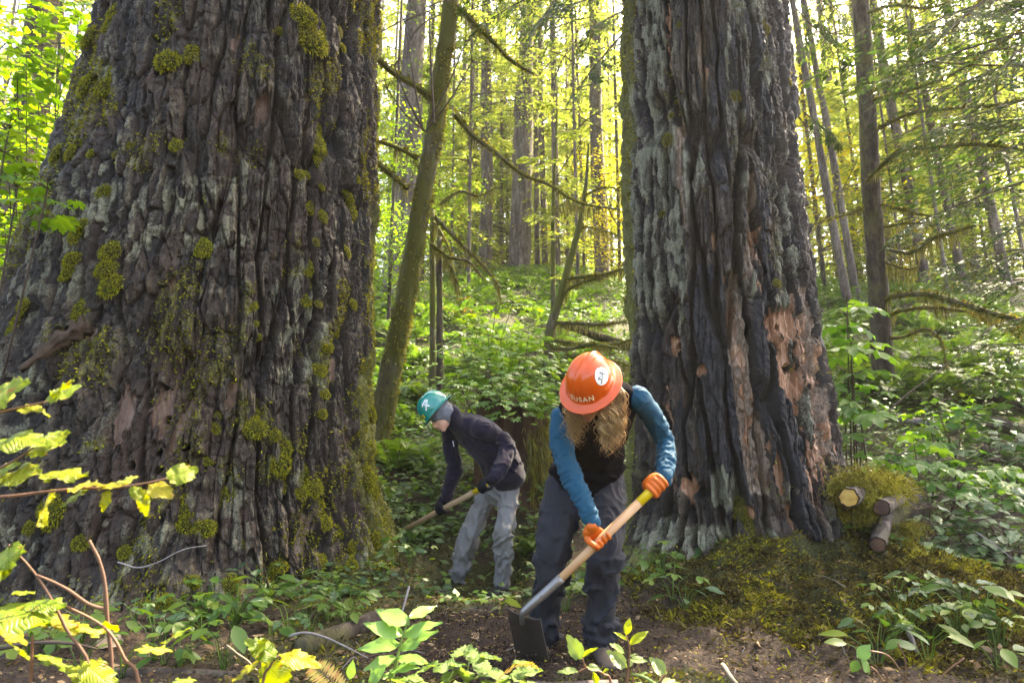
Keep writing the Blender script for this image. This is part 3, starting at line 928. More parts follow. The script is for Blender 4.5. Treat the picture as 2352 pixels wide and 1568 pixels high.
# ------------------------------------------------------------------ foliage building blocks
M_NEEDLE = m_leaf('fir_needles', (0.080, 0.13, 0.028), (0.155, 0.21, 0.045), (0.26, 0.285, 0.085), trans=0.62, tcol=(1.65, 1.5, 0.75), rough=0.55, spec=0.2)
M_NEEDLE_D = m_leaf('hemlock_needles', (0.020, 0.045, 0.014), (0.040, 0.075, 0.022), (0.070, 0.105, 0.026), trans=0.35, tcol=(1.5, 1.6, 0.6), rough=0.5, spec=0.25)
M_LEAF_BR = m_leaf('maple_leaves', (0.075, 0.16, 0.012), (0.12, 0.22, 0.018), (0.17, 0.25, 0.025), trans=0.55, tcol=(1.7, 1.6, 0.35), rough=0.4)
M_LEAF_YE = m_leaf('yellow_leaves', (0.24, 0.25, 0.015), (0.32, 0.29, 0.018), (0.36, 0.27, 0.02), trans=0.55, tcol=(1.35, 1.3, 0.35), rough=0.5)
M_LEAF_GR = m_leaf('understory_leaves', (0.055, 0.12, 0.020), (0.095, 0.175, 0.030), (0.155, 0.215, 0.035), trans=0.45, tcol=(1.5, 1.55, 0.4), rough=0.38)
M_TWIG = m_simple('twig_bark', (0.085, 0.062, 0.045), 0.85, 0.2, 20, 0.6)
M_TWIG_PALE = m_simple('dead_twig', (0.20, 0.165, 0.12), 0.85, 0.2, 20, 0.6)
M_TWIG_GREY = m_simple('grey_twig', (0.20, 0.18, 0.17), 0.8, 0.2, 30, 0.6)


def m_treebark(name, a, b, c, moss=0.3):
    t = NT(name)
    co = t.coord('Object')
    n1 = t.noise(7.0, 5.0, 0.65, t.mapping(co, (1.0, 1.0, 0.18)))
    n2 = t.noise(22.0, 4.0, 0.7, t.mapping(co, (1.0, 1.0, 0.4)))
    col = t.ramp(t.math('ADD', t.math('MULTIPLY', n1, 0.6), t.math('MULTIPLY', n2, 0.4)), [(0.36, a), (0.5, b), (0.64, c)])
    mf = t.ramp(t.math('ADD', t.noise(1.3, 3.0, 0.6, co), t.math('MULTIPLY', n2, 0.3)), [(0.72 - 0.35 * moss, 0.0), (0.85 - 0.35 * moss, 1.0)])
    col = t.mix(t.math('MULTIPLY', mf, min(1.0, moss * 2)), col, (0.085, 0.085, 0.018))
    return t.done(t.pbsdf(col, 0.85, 0.2, Normal=t.bump(n1, 1.0, 0.04)))


M_TB = m_treebark('fir_bark', (0.028, 0.020, 0.017), (0.085, 0.066, 0.056), (0.19, 0.155, 0.135), 0.12)
M_TB_D = m_treebark('dark_bark', (0.015, 0.011, 0.009), (0.050, 0.037, 0.028), (0.11, 0.085, 0.062), 0.25)
M_TB_M = m_treebark('mossy_bark', (0.030, 0.026, 0.014), (0.085, 0.075, 0.040), (0.19, 0.17, 0.12), 0.55)


def bough(L, r, droop=0.25, lift=0.15, nt=22, nc=9, cl=0.075, spread=0.5, wood=0.018):
    """a conifer branch growing along +x: returns (wood V,F), (needle V,F,uv)"""
    n = 9
    s = np.linspace(0, 1, n)
    yaw = r.normal() * 0.15
    A = np.stack([s * L, yaw * L * s ** 2 + 0.03 * L * np.sin(s * 5 + r.uniform(0, 6)), lift * L * s - droop * L * s ** 2], 1)
    WV, WF, _ = tube(A, np.linspace(wood, wood * 0.2, n), 4, False)
    ts = np.sort(r.uniform(0.12, 1.0, nt))
    side = np.where(np.arange(nt) % 2 == 0, 1.0, -1.0)
    base = np.stack([np.interp(ts, s, A[:, k]) for k in range(3)], 1)
    ang = r.uniform(0.7, 1.15, nt)
    tl = L * spread * (1.05 - ts) * r.uniform(0.6, 1.1, nt) + 0.10 * L
    d = np.stack([np.cos(ang), side * np.sin(ang), -r.uniform(0.0, 0.35, nt)], 1)
    u = np.linspace(0.08, 1.0, nc)
    P = base[:, None, :] + d[:, None, :] * (tl[:, None] * u[None, :])[..., None]
    P[..., 2] -= 0.22 * tl[:, None] * u[None, :] ** 2
    cs = np.where(np.arange(nc) % 2 == 0, 1.0, -1.0)
    a2 = (0.75 * cs)[None, :] * np.ones((nt, 1)) + r.normal(size=(nt, nc)) * 0.25
    a2[:, -1] = 0
    ca, sa = np.cos(a2), np.sin(a2)
    D = np.stack([d[:, 0:1] * ca - d[:, 1:2] * sa, d[:, 0:1] * sa + d[:, 1:2] * ca, np.broadcast_to(d[:, 2:3], ca.shape) - 0.15], -1)
    N = np.stack([r.normal(size=ca.shape) * 0.35, r.normal(size=ca.shape) * 0.35, np.ones(ca.shape)], -1)
    Ln = cl * r.uniform(0.8, 1.6, ca.shape)
    NV, NF, uv = cards(P.reshape(-1, 3), D.reshape(-1, 3), N.reshape(-1, 3), Ln.ravel() * 1.5, Ln.ravel() * 0.55)
    # thin wood of the twigs
    tw = np.stack([P[:, 0], P[:, -1]], 1)
    TV, TF, _ = cards(tw[:, 0], tw[:, 1] - tw[:, 0], np.broadcast_to((0, 0, 1.0), (nt, 3)), np.linalg.norm(tw[:, 1] - tw[:, 0], axis=1), np.full(nt, wood * 0.5))
    return (WV, WF, TV, TF), (NV, NF, uv)


def rotz(V, a):
    c, s = cos(a), sin(a)
    return np.stack([V[:, 0] * c - V[:, 1] * s, V[:, 0] * s + V[:, 1] * c, V[:, 2]], 1)


def crown(seed, H=20.0, z0=2.5, Lmax=3.6, nb=34, nt=18, nc=8, cl=0.100, mat=None, top=0.8):
    r = np.random.default_rng(seed)
    mb = MB()
    for i in range(nb):
        f = (i + r.random()) / nb
        z = z0 + (H - z0) * f ** 0.9
        L = Lmax * (1 - f) ** 0.7 * r.uniform(0.55, 1.1) + 0.4
        w, nd = bough(L, r, r.uniform(0.15, 0.45), r.uniform(0.0, 0.25), nt, nc, cl, wood=0.012 + 0.006 * L)
        a = i * 2.4 + r.uniform(-0.5, 0.5)
        o = np.array((0, 0, z))
        mb.add(rotz(w[0], a) + o, w[1], 0).add(rotz(w[2], a) + o, w[3], 0)
        mb.add(rotz(nd[0], a) + o, nd[1], 1, nd[2])
    for i in range(26):           # dead bare sticks low on the stem
        z = r.uniform(0.8, z0 + 4)
        L = r.uniform(0.4, 1.8)
        A = np.array([(0, 0, 0), (L * 0.5, 0, L * r.uniform(-0.05, 0.12)), (L, r.normal() * 0.12, L * r.uniform(-0.3, 0.1))])
        V, F, _ = tube(A, [0.018, 0.012, 0.004], 4, False)
        mb.add(rotz(V, r.uniform(0, 6.28)) + np.array((0, 0, z)), F, 0)
    return mb.mesh('crown', [M_TWIG, mat or M_NEEDLE], False)


CROWNS = [crown(100 + i, z0=(1.0, 1.6, 2.4, 1.2)[i], Lmax=(3.6, 3.2, 4.2, 2.8)[i]) for i in range(4)]
CROWN_L = [crown(160 + i, H=10, z0=0.35, Lmax=2.5, nb=38, nt=18, nc=8, cl=0.088) for i in range(3)]
CROWN_D = [crown(120 + i, mat=M_NEEDLE_D, z0=2.0, Lmax=3.4, nb=50) for i in range(2)]


def leafy_crown(seed, n=5200, mat=None, R=2.6, H=9.0, z0=1.0, ls=0.10):
    r = np.random.default_rng(seed)
    mb = MB()
    for i in range(15):
        z = r.uniform(z0, H * 0.8)
        a = r.uniform(0, 6.28)
        L = r.uniform(0.5, 1.0) * R
        A = crom([(0, 0, z), (0.5 * L, 0, z + 0.4), (L, 0.2, z + 0.7 + 0.3 * L)], 3)
        V, F, _ = tube(A, np.linspace(0.035, 0.006, len(A)), 4, False)
        mb.add(rotz(V, a), F, 0)
        m = n // 15
        k = r.integers(1, len(A), m)
        P = rotz(A, a)[k] + r.normal(size=(m, 3)) * np.array((0.42, 0.42, 0.17))
        t = r.uniform(0, 6.28, m)
        D = np.stack([np.cos(t), np.sin(t), -r.uniform(0.0, 0.6, m)], 1)
        N = np.stack([r.normal(size=m) * 0.35, r.normal(size=m) * 0.35, np.ones(m)], 1)
        V, F, uv = cards(P, D, N, r.uniform(0.7, 1.3, m) * ls, r.uniform(0.7, 1.1, m) * ls * 0.8, 0.06)
        mb.add(V, F, 1, uv)
    return mb.mesh('crown', [M_TWIG, mat or M_LEAF_BR], False)


LEAFY = [leafy_crown(140), leafy_crown(141, R=3.2, H=10), leafy_crown(142, mat=M_LEAF_YE, n=4200)]


def trunk_mesh(P, R, mat, seed=0, k=12, wob=0.12):
    Q = crom(P, 7)
    f = np.linspace(0, 1, len(Q))
    rr = np.interp(f, np.linspace(0, 1, len(R)), R)
    V, F, uv = tube(Q, rr, k, True, wob=wob, seed=seed)
    mb = MB().add(V, F, 0, uv)
    return mb.mesh('trunk', [mat])


ntree = [0]


def forest_tree(pxb, t, wpx, px_top, label, kind='fir', group=None, crown_me=None, scale=1.0, czoff=0.0, mat=None, wtop=None, name=None, H=22.0, zoff=0.0):
    """a background tree: foot at column pxb and depth t, wpx wide in the photo, leaning to px_top at the top of the frame"""
    ntree[0] += 1
    x = (pxb - 1176) / FPX * t
    y = t * CP
    z = float(G(x, y)) - 0.12 + zoff
    B = np.array((x, y, z))
    Tp = PT(px_top, 0, t * 1.0)
    hh = max(Tp[2] - z, 2.0)
    d = (Tp - B) / hh
    d = np.array((d[0], 0.0, 1.0))
    r = wpx * t / FPX / 2
    rt = r * 0.82 if wtop is None else wtop * t / FPX / 2
    root = empty(name or {'fir': 'fir_tree', 'hem': 'hemlock_tree', 'leaf': 'maple_tree'}[kind], B)
    rg = np.random.default_rng(1000 + ntree[0])
    P, R = [], []
    for f, k in ((0, 1.45), (0.25, 1.18), (0.8, 1.03), (hh * 0.4, 0.97), (hh * 0.7, 0.9)):
        P.append(d * f + np.array((rg.normal() * 0.15 * r * (f > 1), rg.normal() * 0.15 * r * (f > 1), 0)))
        R.append(r * k)
    P.append(d * hh); R.append(rt)
    P.append(d * max(H, hh * 1.5)); R.append(rt * 0.25)
    rr = np.array(R)
    me = trunk_mesh(P, rr, mat or M_TB, ntree[0], 14 if wpx > 25 else 8)
    obj('trunk', me, root)
    c = crown_me if crown_me is not None else CROWNS[ntree[0] % 4]
    o = obj('crown', c, root)
    o.location = d * czoff * 0 + np.array((0, 0, czoff))
    o.rotation_euler = (0, atan2(d[0], 1.0), rg.uniform(0, 6.28))
    o.scale = (scale, scale, scale * max(0.8, H / 22.0))
    tag(root, label, 'tree', group or 'forest trees on the slope behind')
    return root


# the slope's trees that can be told apart
forest_tree(1192, 24.5, 50, 1212, 'grey ridge fir with broad flaring foot standing straight above the green helmet', czoff=6, wtop=34)
forest_tree(905, 18, 62, 935, 'thick grey fir right of the huge mossy trunk, sunlit along one side', czoff=5, wtop=50)
forest_tree(1113, 25, 30, 1112, 'dark fir left of the broad-footed ridge fir', czoff=4)
forest_tree(1236, 26.5, 13, 1232, 'first of two slim firs just right of the broad-footed ridge fir', czoff=6)
forest_tree(1254, 27.5, 15, 1245, 'second of two slim firs right of the broad-footed ridge fir', czoff=6)
forest_tree(1282, 23, 17, 1277, 'slender brown fir rising behind the thin mossy sapling', czoff=5)
forest_tree(1388, 22, 34, 1382, 'pale fir close to the left edge of the charred giant', czoff=5)
forest_tree(1072, 28, 12, 1080, 'thin straight fir between the leaning mossy trunk and the ridge firs', czoff=4)
forest_tree(1050, 33, 13, 1062, 'thin distant fir close behind the leaning mossy trunk', czoff=3)
forest_tree(960, 30, 18, 978, 'distant fir seen between the leaning mossy trunk and the thick grey fir', czoff=3)
forest_tree(1150, 36, 16, 1152, 'far slim fir in the bright gap left of the ridge fir', czoff=3)
forest_tree(1330, 34, 18, 1322, 'far fir in front of the blue sky gap near the charred giant', czoff=3)
forest_tree(1958, 16.5, 19, 1884, 'nearer of the twin leaning firs right of the charred giant', czoff=6)
forest_tree(1978, 17.5, 17, 1912, 'farther of the twin leaning firs right of the charred giant', czoff=6)
forest_tree(2142, 20, 24, 2080, 'grey fir behind the mossy branches of the dark conifer', czoff=5)
forest_tree(2068, 24, 20, 2030, 'narrow fir just right of the dark conifer', czoff=5)
forest_tree(2228, 22, 18, 2170, 'slim fir in the middle of the right-hand thicket', czoff=3)
forest_tree(2262, 27, 20, 2205, 'far fir at the back of the right-hand thicket', czoff=3)
forest_tree(2330, 21, 22, 2265, 'fir nearest the right edge of the view', czoff=3)
forest_tree(1990, 30, 16, 1945, 'distant fir between the twin firs and the dark conifer', czoff=3)
forest_tree(20, 11.5, 85, 12, 'dark trunk at the top left corner behind bright maple leaves', czoff=6, mat=M_TB_D, kind='fir')
far1 = [(1000, 26, 7, 1.1), (1090, 30, 7, 1.1), (1165, 31, 7, 1.3), (1215, 33, 7, 1.3), (1305, 28, 7, 1.1), (1345, 25, 7, 1.0), (1035, 22, 6, .7), (1410, 27, 7, 1.1), (935, 24, 7, 1.1), (1130, 40, 8, 1.6), (1260, 42, 8, 1.7), (1020, 40, 8, 1.6), (880, 34, 8, 1.4), (1190, 36, 8, 1.5), (1080, 36, 8, 1.5), (1330, 38, 8, 1.5), (960, 36, 8, 1.5), (1150, 29, 7, 1.1), (1385, 33, 8, 1.5)]
far2 = [(1900, 24, 7, 1.0), (1935, 29, 7, 1.2), (2010, 23, 7, 1.0), (2110, 28, 7, 1.2), (2180, 30, 7, 1.3), (2290, 26, 7, 1.1), (2350, 31, 7, 1.3), (2060, 34, 7, 1.5), (1960, 38, 7, 1.6), (2240, 38, 7, 1.6), (2420, 24, 7, 1.1), (2140, 24, 7, 1.0), (2230, 24, 7, 1.0), (2320, 36, 7, 1.5), (2090, 20, 6, .7), (2390, 34, 7, 1.5)]
far3 = [(900, 52), (990, 60), (1070, 55), (1140, 64), (1230, 58), (1310, 66), (1400, 56), (1500, 62), (1880, 55), (1960, 64), (2050, 57), (2130, 66), (2220, 58), (2300, 66), (2390, 56), (100, 40), (200, 34), (-60, 34), (40, 50), (850, 44), (1370, 46), (1940, 46), (2160, 48)]
far4 = [(1075, 19, 8), (1330, 20, 8), (2190, 18, 8), (2380, 19, 8)]
lab1 = iter(rank_labels([(a[0], 0) for a in far1], LM_TREES, 'pale feathery fir {0} {1}, {2}', True))
lab2 = iter(rank_labels([(a[0], 0) for a in far2], LM_TREES, 'young right-hand fir {0} {1}, {2}', True))
lab3 = iter(rank_labels([(a[0], 0) for a in far3], LM_TREES, 'far hazy fir {0} {1}, {2}', True))
lab4 = iter(rank_labels([(a[0], 0) for a in far4], LM_TREES, 'slim high-crowned fir {0} {1}, {2} to it', True))
for (px, t, w) in far4:
    forest_tree(px, t, w, px - (1176 - px) * -0.03, next(lab4), group='slim firs with high crowns', scale=0.85, H=17, crown_me=CROWNS[px % 4], czoff=3.0)
gl = ['young fir with pale feathery boughs filling the bright gap on the ridge', 'young fir with pale feathery boughs behind the twin leaning firs',
      'dense fir in the far wall of trees beyond the ridge']
gg = ['pale young firs on the ridge', 'pale young firs behind the twin firs', 'far firs beyond the ridge']
rr_ = np.random.default_rng(55)
for (px, t, w, sc) in far1:
    forest_tree(px, t, w, px + rr_.uniform(-12, 12), next(lab1), group=gg[0], scale=sc, H=12 * sc + 4, crown_me=CROWN_L[int(rr_.integers(0, 3))])
for (px, t, w, sc) in far2:
    forest_tree(px, t, w, px - 30 + rr_.uniform(-12, 12), next(lab2), group=gg[1], scale=sc, H=12 * sc + 4, crown_me=CROWN_L[int(rr_.integers(0, 3))])
for (px, t) in far3:
    forest_tree(px, t, 9, px + rr_.uniform(-8, 8), next(lab3), group=gg[2], scale=2.4, H=22, crown_me=CROWN_L[int(rr_.integers(0, 3))])
# leafy trees
forest_tree(1905, 19, 9, 1880, 'yellow leaved maple beside the right edge of the charred giant', 'leaf', 'leafy trees among the firs', LEAFY[2], 1.0, 0.5, M_TB_D, H=10)
forest_tree(1428, 21, 8, 1428, 'yellow leaved maple glowing at the left edge of the charred giant', 'leaf', 'leafy trees among the firs', LEAFY[2], 0.85, 0.0, M_TB_D, H=9)
forest_tree(960, 20, 9, 980, 'bright green maple behind the leaning mossy trunk', 'leaf', 'leafy trees among the firs', LEAFY[0], 0.9, 0.0, M_TB_D, H=10)
forest_tree(890, 14, 9, 900, 'bright green maple between the huge trunk and the thick grey fir', 'leaf', 'leafy trees among the firs', LEAFY[0], 0.62, 0.2, M_TB_D, H=8)
forest_tree(120, 9.5, 14, 60, 'bright maple crowding the left side of the huge mossy trunk', 'leaf', 'leafy trees among the firs', LEAFY[1], 0.8, 0.6, M_TB_D, H=9)
forest_tree(-60, 8.0, 14, -100, 'bright maple at the left edge of the view', 'leaf', 'leafy trees among the firs', LEAFY[0], 0.75, 0.0, M_TB_D, H=9)
forest_tree(1090, 32, 8, 1090, 'sunny yellow green maple far back in the bright gap', 'leaf', 'leafy trees among the firs', LEAFY[1], 1.2, 0.0, M_TB_D, H=11)

# crowns of the two giants, high above the frame
for T, root, k in ((LT, left_tree, 0), (RT, right_tree, 1)):
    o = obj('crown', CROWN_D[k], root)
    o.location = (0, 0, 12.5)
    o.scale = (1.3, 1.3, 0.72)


# ------------------------------------------------------------------ mossy branches
def mossy(mb, P, R, r, m_wood=0, m_moss=1, m_beard=2, coat=90, beard=60, blen=(0.05, 0.2), k=6):
    """a branch along P wrapped in short moss with strands hanging from it"""
    P = crom(P, 5)
    R = np.interp(np.linspace(0, 1, len(P)), np.linspace(0, 1, len(R)), R)
    V, F, uv = tube(P, R, k, True, wob=0.25)
    mb.add(V, F, m_wood, uv)
    seg = np.linalg.norm(np.diff(P, axis=0), axis=1)
    cum = np.concatenate(([0], np.cumsum(seg)))
    Lt = cum[-1]

    def at(n):
        u = r.uniform(0, Lt, n)
        C = np.stack([np.interp(u, cum, P[:, i]) for i in range(3)], 1)
        return C, np.interp(u, cum, R)
    n = int(coat * Lt)
    if n:
        C, rr = at(n)
        D = unit(r.normal(size=(n, 3)) + np.array((0, 0, 0.35)))
        L = rr * 1.0 + r.uniform(0.012, 0.04, n)
        V, F, uv = cards(C + D * rr[:, None] * 0.5, D + 0.5 * r.normal(size=(n, 3)), r.normal(size=(n, 3)), L, L * 0.5)
        mb.add(V, F, m_moss, uv)
    n = int(beard * 2.2 * Lt)
    if n:
        C, rr = at(n)
        clump = sst(0.35, 0.65, fbm(C[:, 0] * 4, C[:, 1] * 4, C[:, 2] * 4, 2))
        L = (blen[0] + (blen[1] - blen[0]) * r.random(n) ** 1.5) * (0.3 + clump)
        D = np.stack([r.normal(size=n) * 0.12, r.normal(size=n) * 0.12, -np.ones(n)], 1)
        V, F, uv = cards(C, D, r.normal(size=(n, 3)), L, 0.004 + L * 0.035)
        mb.add(V, F, m_beard, uv)


BM = [M_TB_M, M_MOSS_GOLD, M_BEARD]


def px_path(pts, t0, t1):
    n = len(pts)
    return [PT(p[0], p[1], t0 + (t1 - t0) * i / max(n - 1, 1)) for i, p in enumerate(pts)]


def branch_obj(root, pts, t0, t1, R, seed, coat=90, beard=60, blen=(0.05, 0.2), name='branch', mats=None):
    mb = MB()
    mossy(mb, px_path(pts, t0, t1), R, np.random.default_rng(seed), coat=coat, beard=beard, blen=blen)
    me = mb.mesh(name, mats or BM, False)
    me.transform(Matrix.Translation(-root.location))
    return obj(name, me, root)


# leaning mossy trunk between the giants
t0 = 8.0
pts = [(862, 1045), (880, 930), (905, 800), (928, 700), (955, 560), (975, 430), (1000, 300), (1012, 180), (1030, 40), (1050, -150), (1075, -420)]
P = np.array([PT(a, b, t0) for a, b in pts])
root = empty('leaning_tree', (P[0][0], P[0][1], float(G(P[0][0], P[0][1])) - 0.1))
P[0][2] = min(P[0][2], root.location[2])
Q = crom(P, 8)
Q = Q + 0.05 * (np.stack([fbm(Q[:, 2] * 0.9, 1.0, 0.0, 2), fbm(Q[:, 2] * 0.9, 7.0, 0.0, 2), 0 * Q[:, 2] + 0.5], 1) - 0.5)
R = np.interp(np.linspace(0, 1, len(Q)), [0, .2, .5, 1], [0.145, 0.118, 0.108, 0.08])
V, F, uv = tube(Q - np.array(root.location), R, 16, True, wob=0.22)
obj('trunk', MB().add(V, F, 0, uv).mesh('trunk', [M_TB_M]), root)
r = np.random.default_rng(5)
n = 9000
u = r.uniform(0, len(Q) - 1.01, n)
i = u.astype(int)
C = Q[i] + (Q[i + 1] - Q[i]) * (u - i)[:, None]
D = unit(r.normal(size=(n, 3)) * np.array((1, 1, 0.3)))
keep = (fbm(C[:, 2] * 3 + D[:, 0], D[:, 1] * 1.5, D[:, 0] * 1.5, 3) + 0.10 * D[:, 0] > 0.47)
C, D, Rk = C[keep], D[keep], R[i][keep]
L = r.uniform(0.02, 0.07, len(C))
V, F, uv = cards(C + D * Rk[:, None] * 0.95 - np.array(root.location), unit(D * 0.6 + r.normal(size=C.shape) * 0.4 + np.array((0, 0, -0.5))), r.normal(size=C.shape), L, L * 0.3)
tag(obj('moss_covering', new_mesh('moss_covering', V, [F], [M_MOSS_GOLD, M_BEARD], False, [(np.arange(len(F)) % 3 == 0).astype(int)], None, uv), root), kind='stuff')
for k, (pp, a, b, R_, bd) in enumerate([
    ([(860, 128), (900, 165), (950, 195), (990, 225)], 7.6, 8.0, (0.03, 0.05), 40), ([(848, 362), (880, 385), (915, 415), (935, 432)], 7.6, 8.0, (0.035, 0.04), 60),
    ([(850, 320), (880, 328), (925, 345), (960, 365)], 7.8, 8.0, (0.02, 0.03), 80), ([(1045, 262), (1085, 310), (1140, 352), (1200, 400), (1262, 425), (1330, 465), (1425, 482)], 8.0, 8.6, (0.04, 0.028, 0.02, 0.012), 90),
    ([(1050, 15), (1085, 50), (1130, 95), (1175, 140), (1225, 170)], 8.0, 8.4, (0.035, 0.03, 0.015), 90), ([(1000, 500), (1030, 530), (1060, 560), (1110, 610), (1150, 660)], 8.0, 7.6, (0.03, 0.02, 0.01), 140),
    ([(990, 560), (1030, 590), (1075, 600), (1110, 640)], 8.0, 7.7, (0.025, 0.02, 0.01), 160), ([(1010, 470), (1055, 440), (1100, 450), (1140, 430)], 8.0, 8.3, (0.02, 0.016, 0.008), 90)]):
    branch_obj(root, pp, a, b, R_, 300 + k, 120, bd, (0.05, 0.22))
tag(root, 'slender leaning trunk coated in golden moss just right of the huge mossy giant', 'tree')

# the dark conifer on the right with long mossy branches
tc = 10.5
pts = [(2030, 905), (2024, 780), (2016, 640), (2004, 480), (1996, 330), (1988, 180), (1978, 30), (1970, -120), (1955, -500)]
P = np.array([PT(a, b, tc) for a, b in pts])
root = empty('dark_conifer', (P[0][0], P[0][1], float(G(P[0][0], P[0][1])) - 0.1))
P[0][2] = min(P[0][2], root.location[2])
V, F, uv = tube(crom(P, 7) - np.array(root.location), np.interp(np.linspace(0, 1, 57), [0, .3, .8, 1], [0.165, 0.135, 0.12, 0.09]), 14, True, wob=0.1)
obj('trunk', MB().add(V, F, 0, uv).mesh('trunk', [M_TB_D]), root)
for k, (pp, b, R_, bd, bl) in enumerate([
    ([(2030, 690), (2060, 678), (2130, 675), (2180, 688), (2240, 706), (2300, 724), (2375, 742)], 9.0, (0.035, 0.045, 0.04, 0.03), 170, 0.22), ([(2040, 728), (2075, 712), (2140, 706), (2200, 712), (2250, 722)], 9.8, (0.025, 0.03, 0.015), 150, 0.25),
    ([(2235, 712), (2270, 735), (2310, 752), (2375, 762)], 9.1, (0.04, 0.035, 0.03), 150, 0.2), ([(2042, 778), (2080, 772), (2125, 755), (2155, 775), (2168, 800), (2172, 830)], 9.8, (0.02, 0.024, 0.016), 120, 0.2),
    ([(1990, 418), (2020, 385), (2070, 345), (2140, 338), (2250, 332), (2352, 345)], 9.0, (0.03, 0.04, 0.03, 0.015), 110, 0.18), ([(2020, 470), (2060, 478), (2110, 492), (2170, 500)], 9.8, (0.02, 0.02, 0.01), 90, 0.15),
    ([(2030, 522), (2090, 512), (2150, 515)], 10.0, (0.018, 0.01), 110, 0.25), ([(2035, 572), (2090, 580), (2140, 548), (2200, 530), (2240, 518)], 9.5, (0.02, 0.035, 0.03, 0.015), 130, 0.25),
    ([(2030, 600), (2080, 618), (2110, 612)], 10.0, (0.02, 0.012), 150, 0.3), ([(1985, 475), (1950, 490), (1910, 502), (1870, 515)], 10.2, (0.02, 0.02, 0.008), 70, 0.12),
    ([(1998, 215), (2050, 180), (2120, 120), (2200, 50), (2290, -30)], 9.4, (0.035, 0.03, 0.015), 40, 0.12), ([(2005, 230), (2080, 210), (2180, 175), (2300, 100), (2400, 30)], 9.2, (0.03, 0.025, 0.012), 40, 0.12),
    ([(2008, 300), (2090, 262), (2180, 250), (2300, 240), (2400, 215)], 9.2, (0.03, 0.025, 0.012), 50, 0.14), ([(2060, 905), (2120, 900), (2180, 895), (2210, 900)], 9.5, (0.03, 0.03, 0.02), 160, 0.3),
    ([(1990, 30), (2060, 12), (2130, 20), (2200, -5)], 9.8, (0.03, 0.02, 0.01), 40, 0.1)]):
    branch_obj(root, pp, tc - 0.1, b, R_, 400 + k, 150, bd, (0.05, bl))
o = obj('crown', CROWN_D[1], root); o.location = (0, 0, 6.3); o.scale = (0.85, 0.85, 0.9)
tag(root, 'dark slim conifer trunk with long moss draped branches reaching over the ferns', 'tree')

# near hemlocks whose flat dark sprays hang into the picture
def near_boughs(root, lst, seed, mat):
    r = np.random.default_rng(seed)
    for (pa, ta, pb, tb, sp) in lst:
        A, B = PT(*pa, ta), PT(*pb, tb)
        L = float(np.linalg.norm(B - A))
        w, nd = bough(L, r, 0.12, 0.08, int(16 + 12 * L), 13, 0.042, sp, 0.008 + 0.005 * L)
        x = unit(B - A)
        z = unit(np.array((0, 0, 1.0)) - x[2] * x + r.normal(size=3) * 0.1)
        y = np.cross(z, x)
        M = np.stack([x, y, z], 0)
        mb = MB()
        o = A - np.array(root.location)
        mb.add(w[0] @ M + o, w[1], 0).add(w[2] @ M + o, w[3], 0).add(nd[0] @ M + o, nd[1], 1, nd[2])
        n = int(28 * L)
        k = r.integers(0, len(w[0]), n)
        Lb = r.uniform(0.04, 0.16, n)
        V, F, uv = cards(w[0][k] @ M + o, np.stack([r.normal(size=n) * .15, r.normal(size=n) * .15, -np.ones(n)], 1), r.normal(size=(n, 3)), Lb, Lb * 0.12)
        mb.add(V, F, 2, uv)
        obj('bough', mb.mesh('bough', [M_TWIG, mat, M_BEARD], False), root)


def side_tree(x, y, r0, label, name='hemlock_tree'):
    z = float(G(x, y)) - 0.1
    root = empty(name, (x, y, z))
    obj('trunk', trunk_mesh([(0, 0, 0), (0, 0, 1.5), (0.05, 0, 6), (0, 0.1, 16)], [r0 * 1.2, r0, r0 * .9, r0 * .3], M_TB_D, 3, 12), root)
    tag(root, label, 'tree')
    return root


rt_ = side_tree(7.6, 8.6, 0.16, 'hemlock at the right edge whose flat dark sprays hang across the upper corner')
o = obj('crown', CROWN_D[0], rt_); o.location = (0, 0, 2.6); o.scale = (0.95, 0.95, 0.38)  # crown added to shade the mound, kept low so sun reaches the foreground
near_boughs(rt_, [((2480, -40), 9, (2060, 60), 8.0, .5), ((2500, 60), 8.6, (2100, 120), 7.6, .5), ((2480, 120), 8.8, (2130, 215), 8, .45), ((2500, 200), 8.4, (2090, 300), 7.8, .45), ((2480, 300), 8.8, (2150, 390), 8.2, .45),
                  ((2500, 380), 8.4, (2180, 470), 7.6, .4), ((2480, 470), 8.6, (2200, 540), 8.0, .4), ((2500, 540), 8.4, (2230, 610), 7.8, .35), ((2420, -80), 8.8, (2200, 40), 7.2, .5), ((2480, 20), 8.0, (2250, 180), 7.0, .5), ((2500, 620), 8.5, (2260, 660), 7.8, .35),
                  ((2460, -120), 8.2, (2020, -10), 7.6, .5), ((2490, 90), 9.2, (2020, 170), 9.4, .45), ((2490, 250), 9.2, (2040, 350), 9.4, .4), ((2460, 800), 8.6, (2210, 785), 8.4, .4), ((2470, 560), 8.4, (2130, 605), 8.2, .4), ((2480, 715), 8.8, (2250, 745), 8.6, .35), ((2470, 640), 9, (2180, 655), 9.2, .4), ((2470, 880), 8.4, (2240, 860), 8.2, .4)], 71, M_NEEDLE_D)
rt2 = side_tree(2.6, 9.4, 0.17, 'hemlock behind the charred giant whose shaded boughs cross the top of the gap')
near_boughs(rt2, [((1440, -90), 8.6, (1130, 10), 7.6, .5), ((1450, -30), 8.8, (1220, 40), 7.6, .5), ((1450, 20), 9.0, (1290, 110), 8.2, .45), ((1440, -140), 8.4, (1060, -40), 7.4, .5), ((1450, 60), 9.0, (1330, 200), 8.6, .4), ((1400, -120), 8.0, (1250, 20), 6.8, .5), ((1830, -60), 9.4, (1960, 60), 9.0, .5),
                  ((1830, 20), 9.6, (1950, 150), 9.4, .4), ((1850, 260), 9.8, (1930, 330), 9.6, .4)], 72, M_NEEDLE_D)

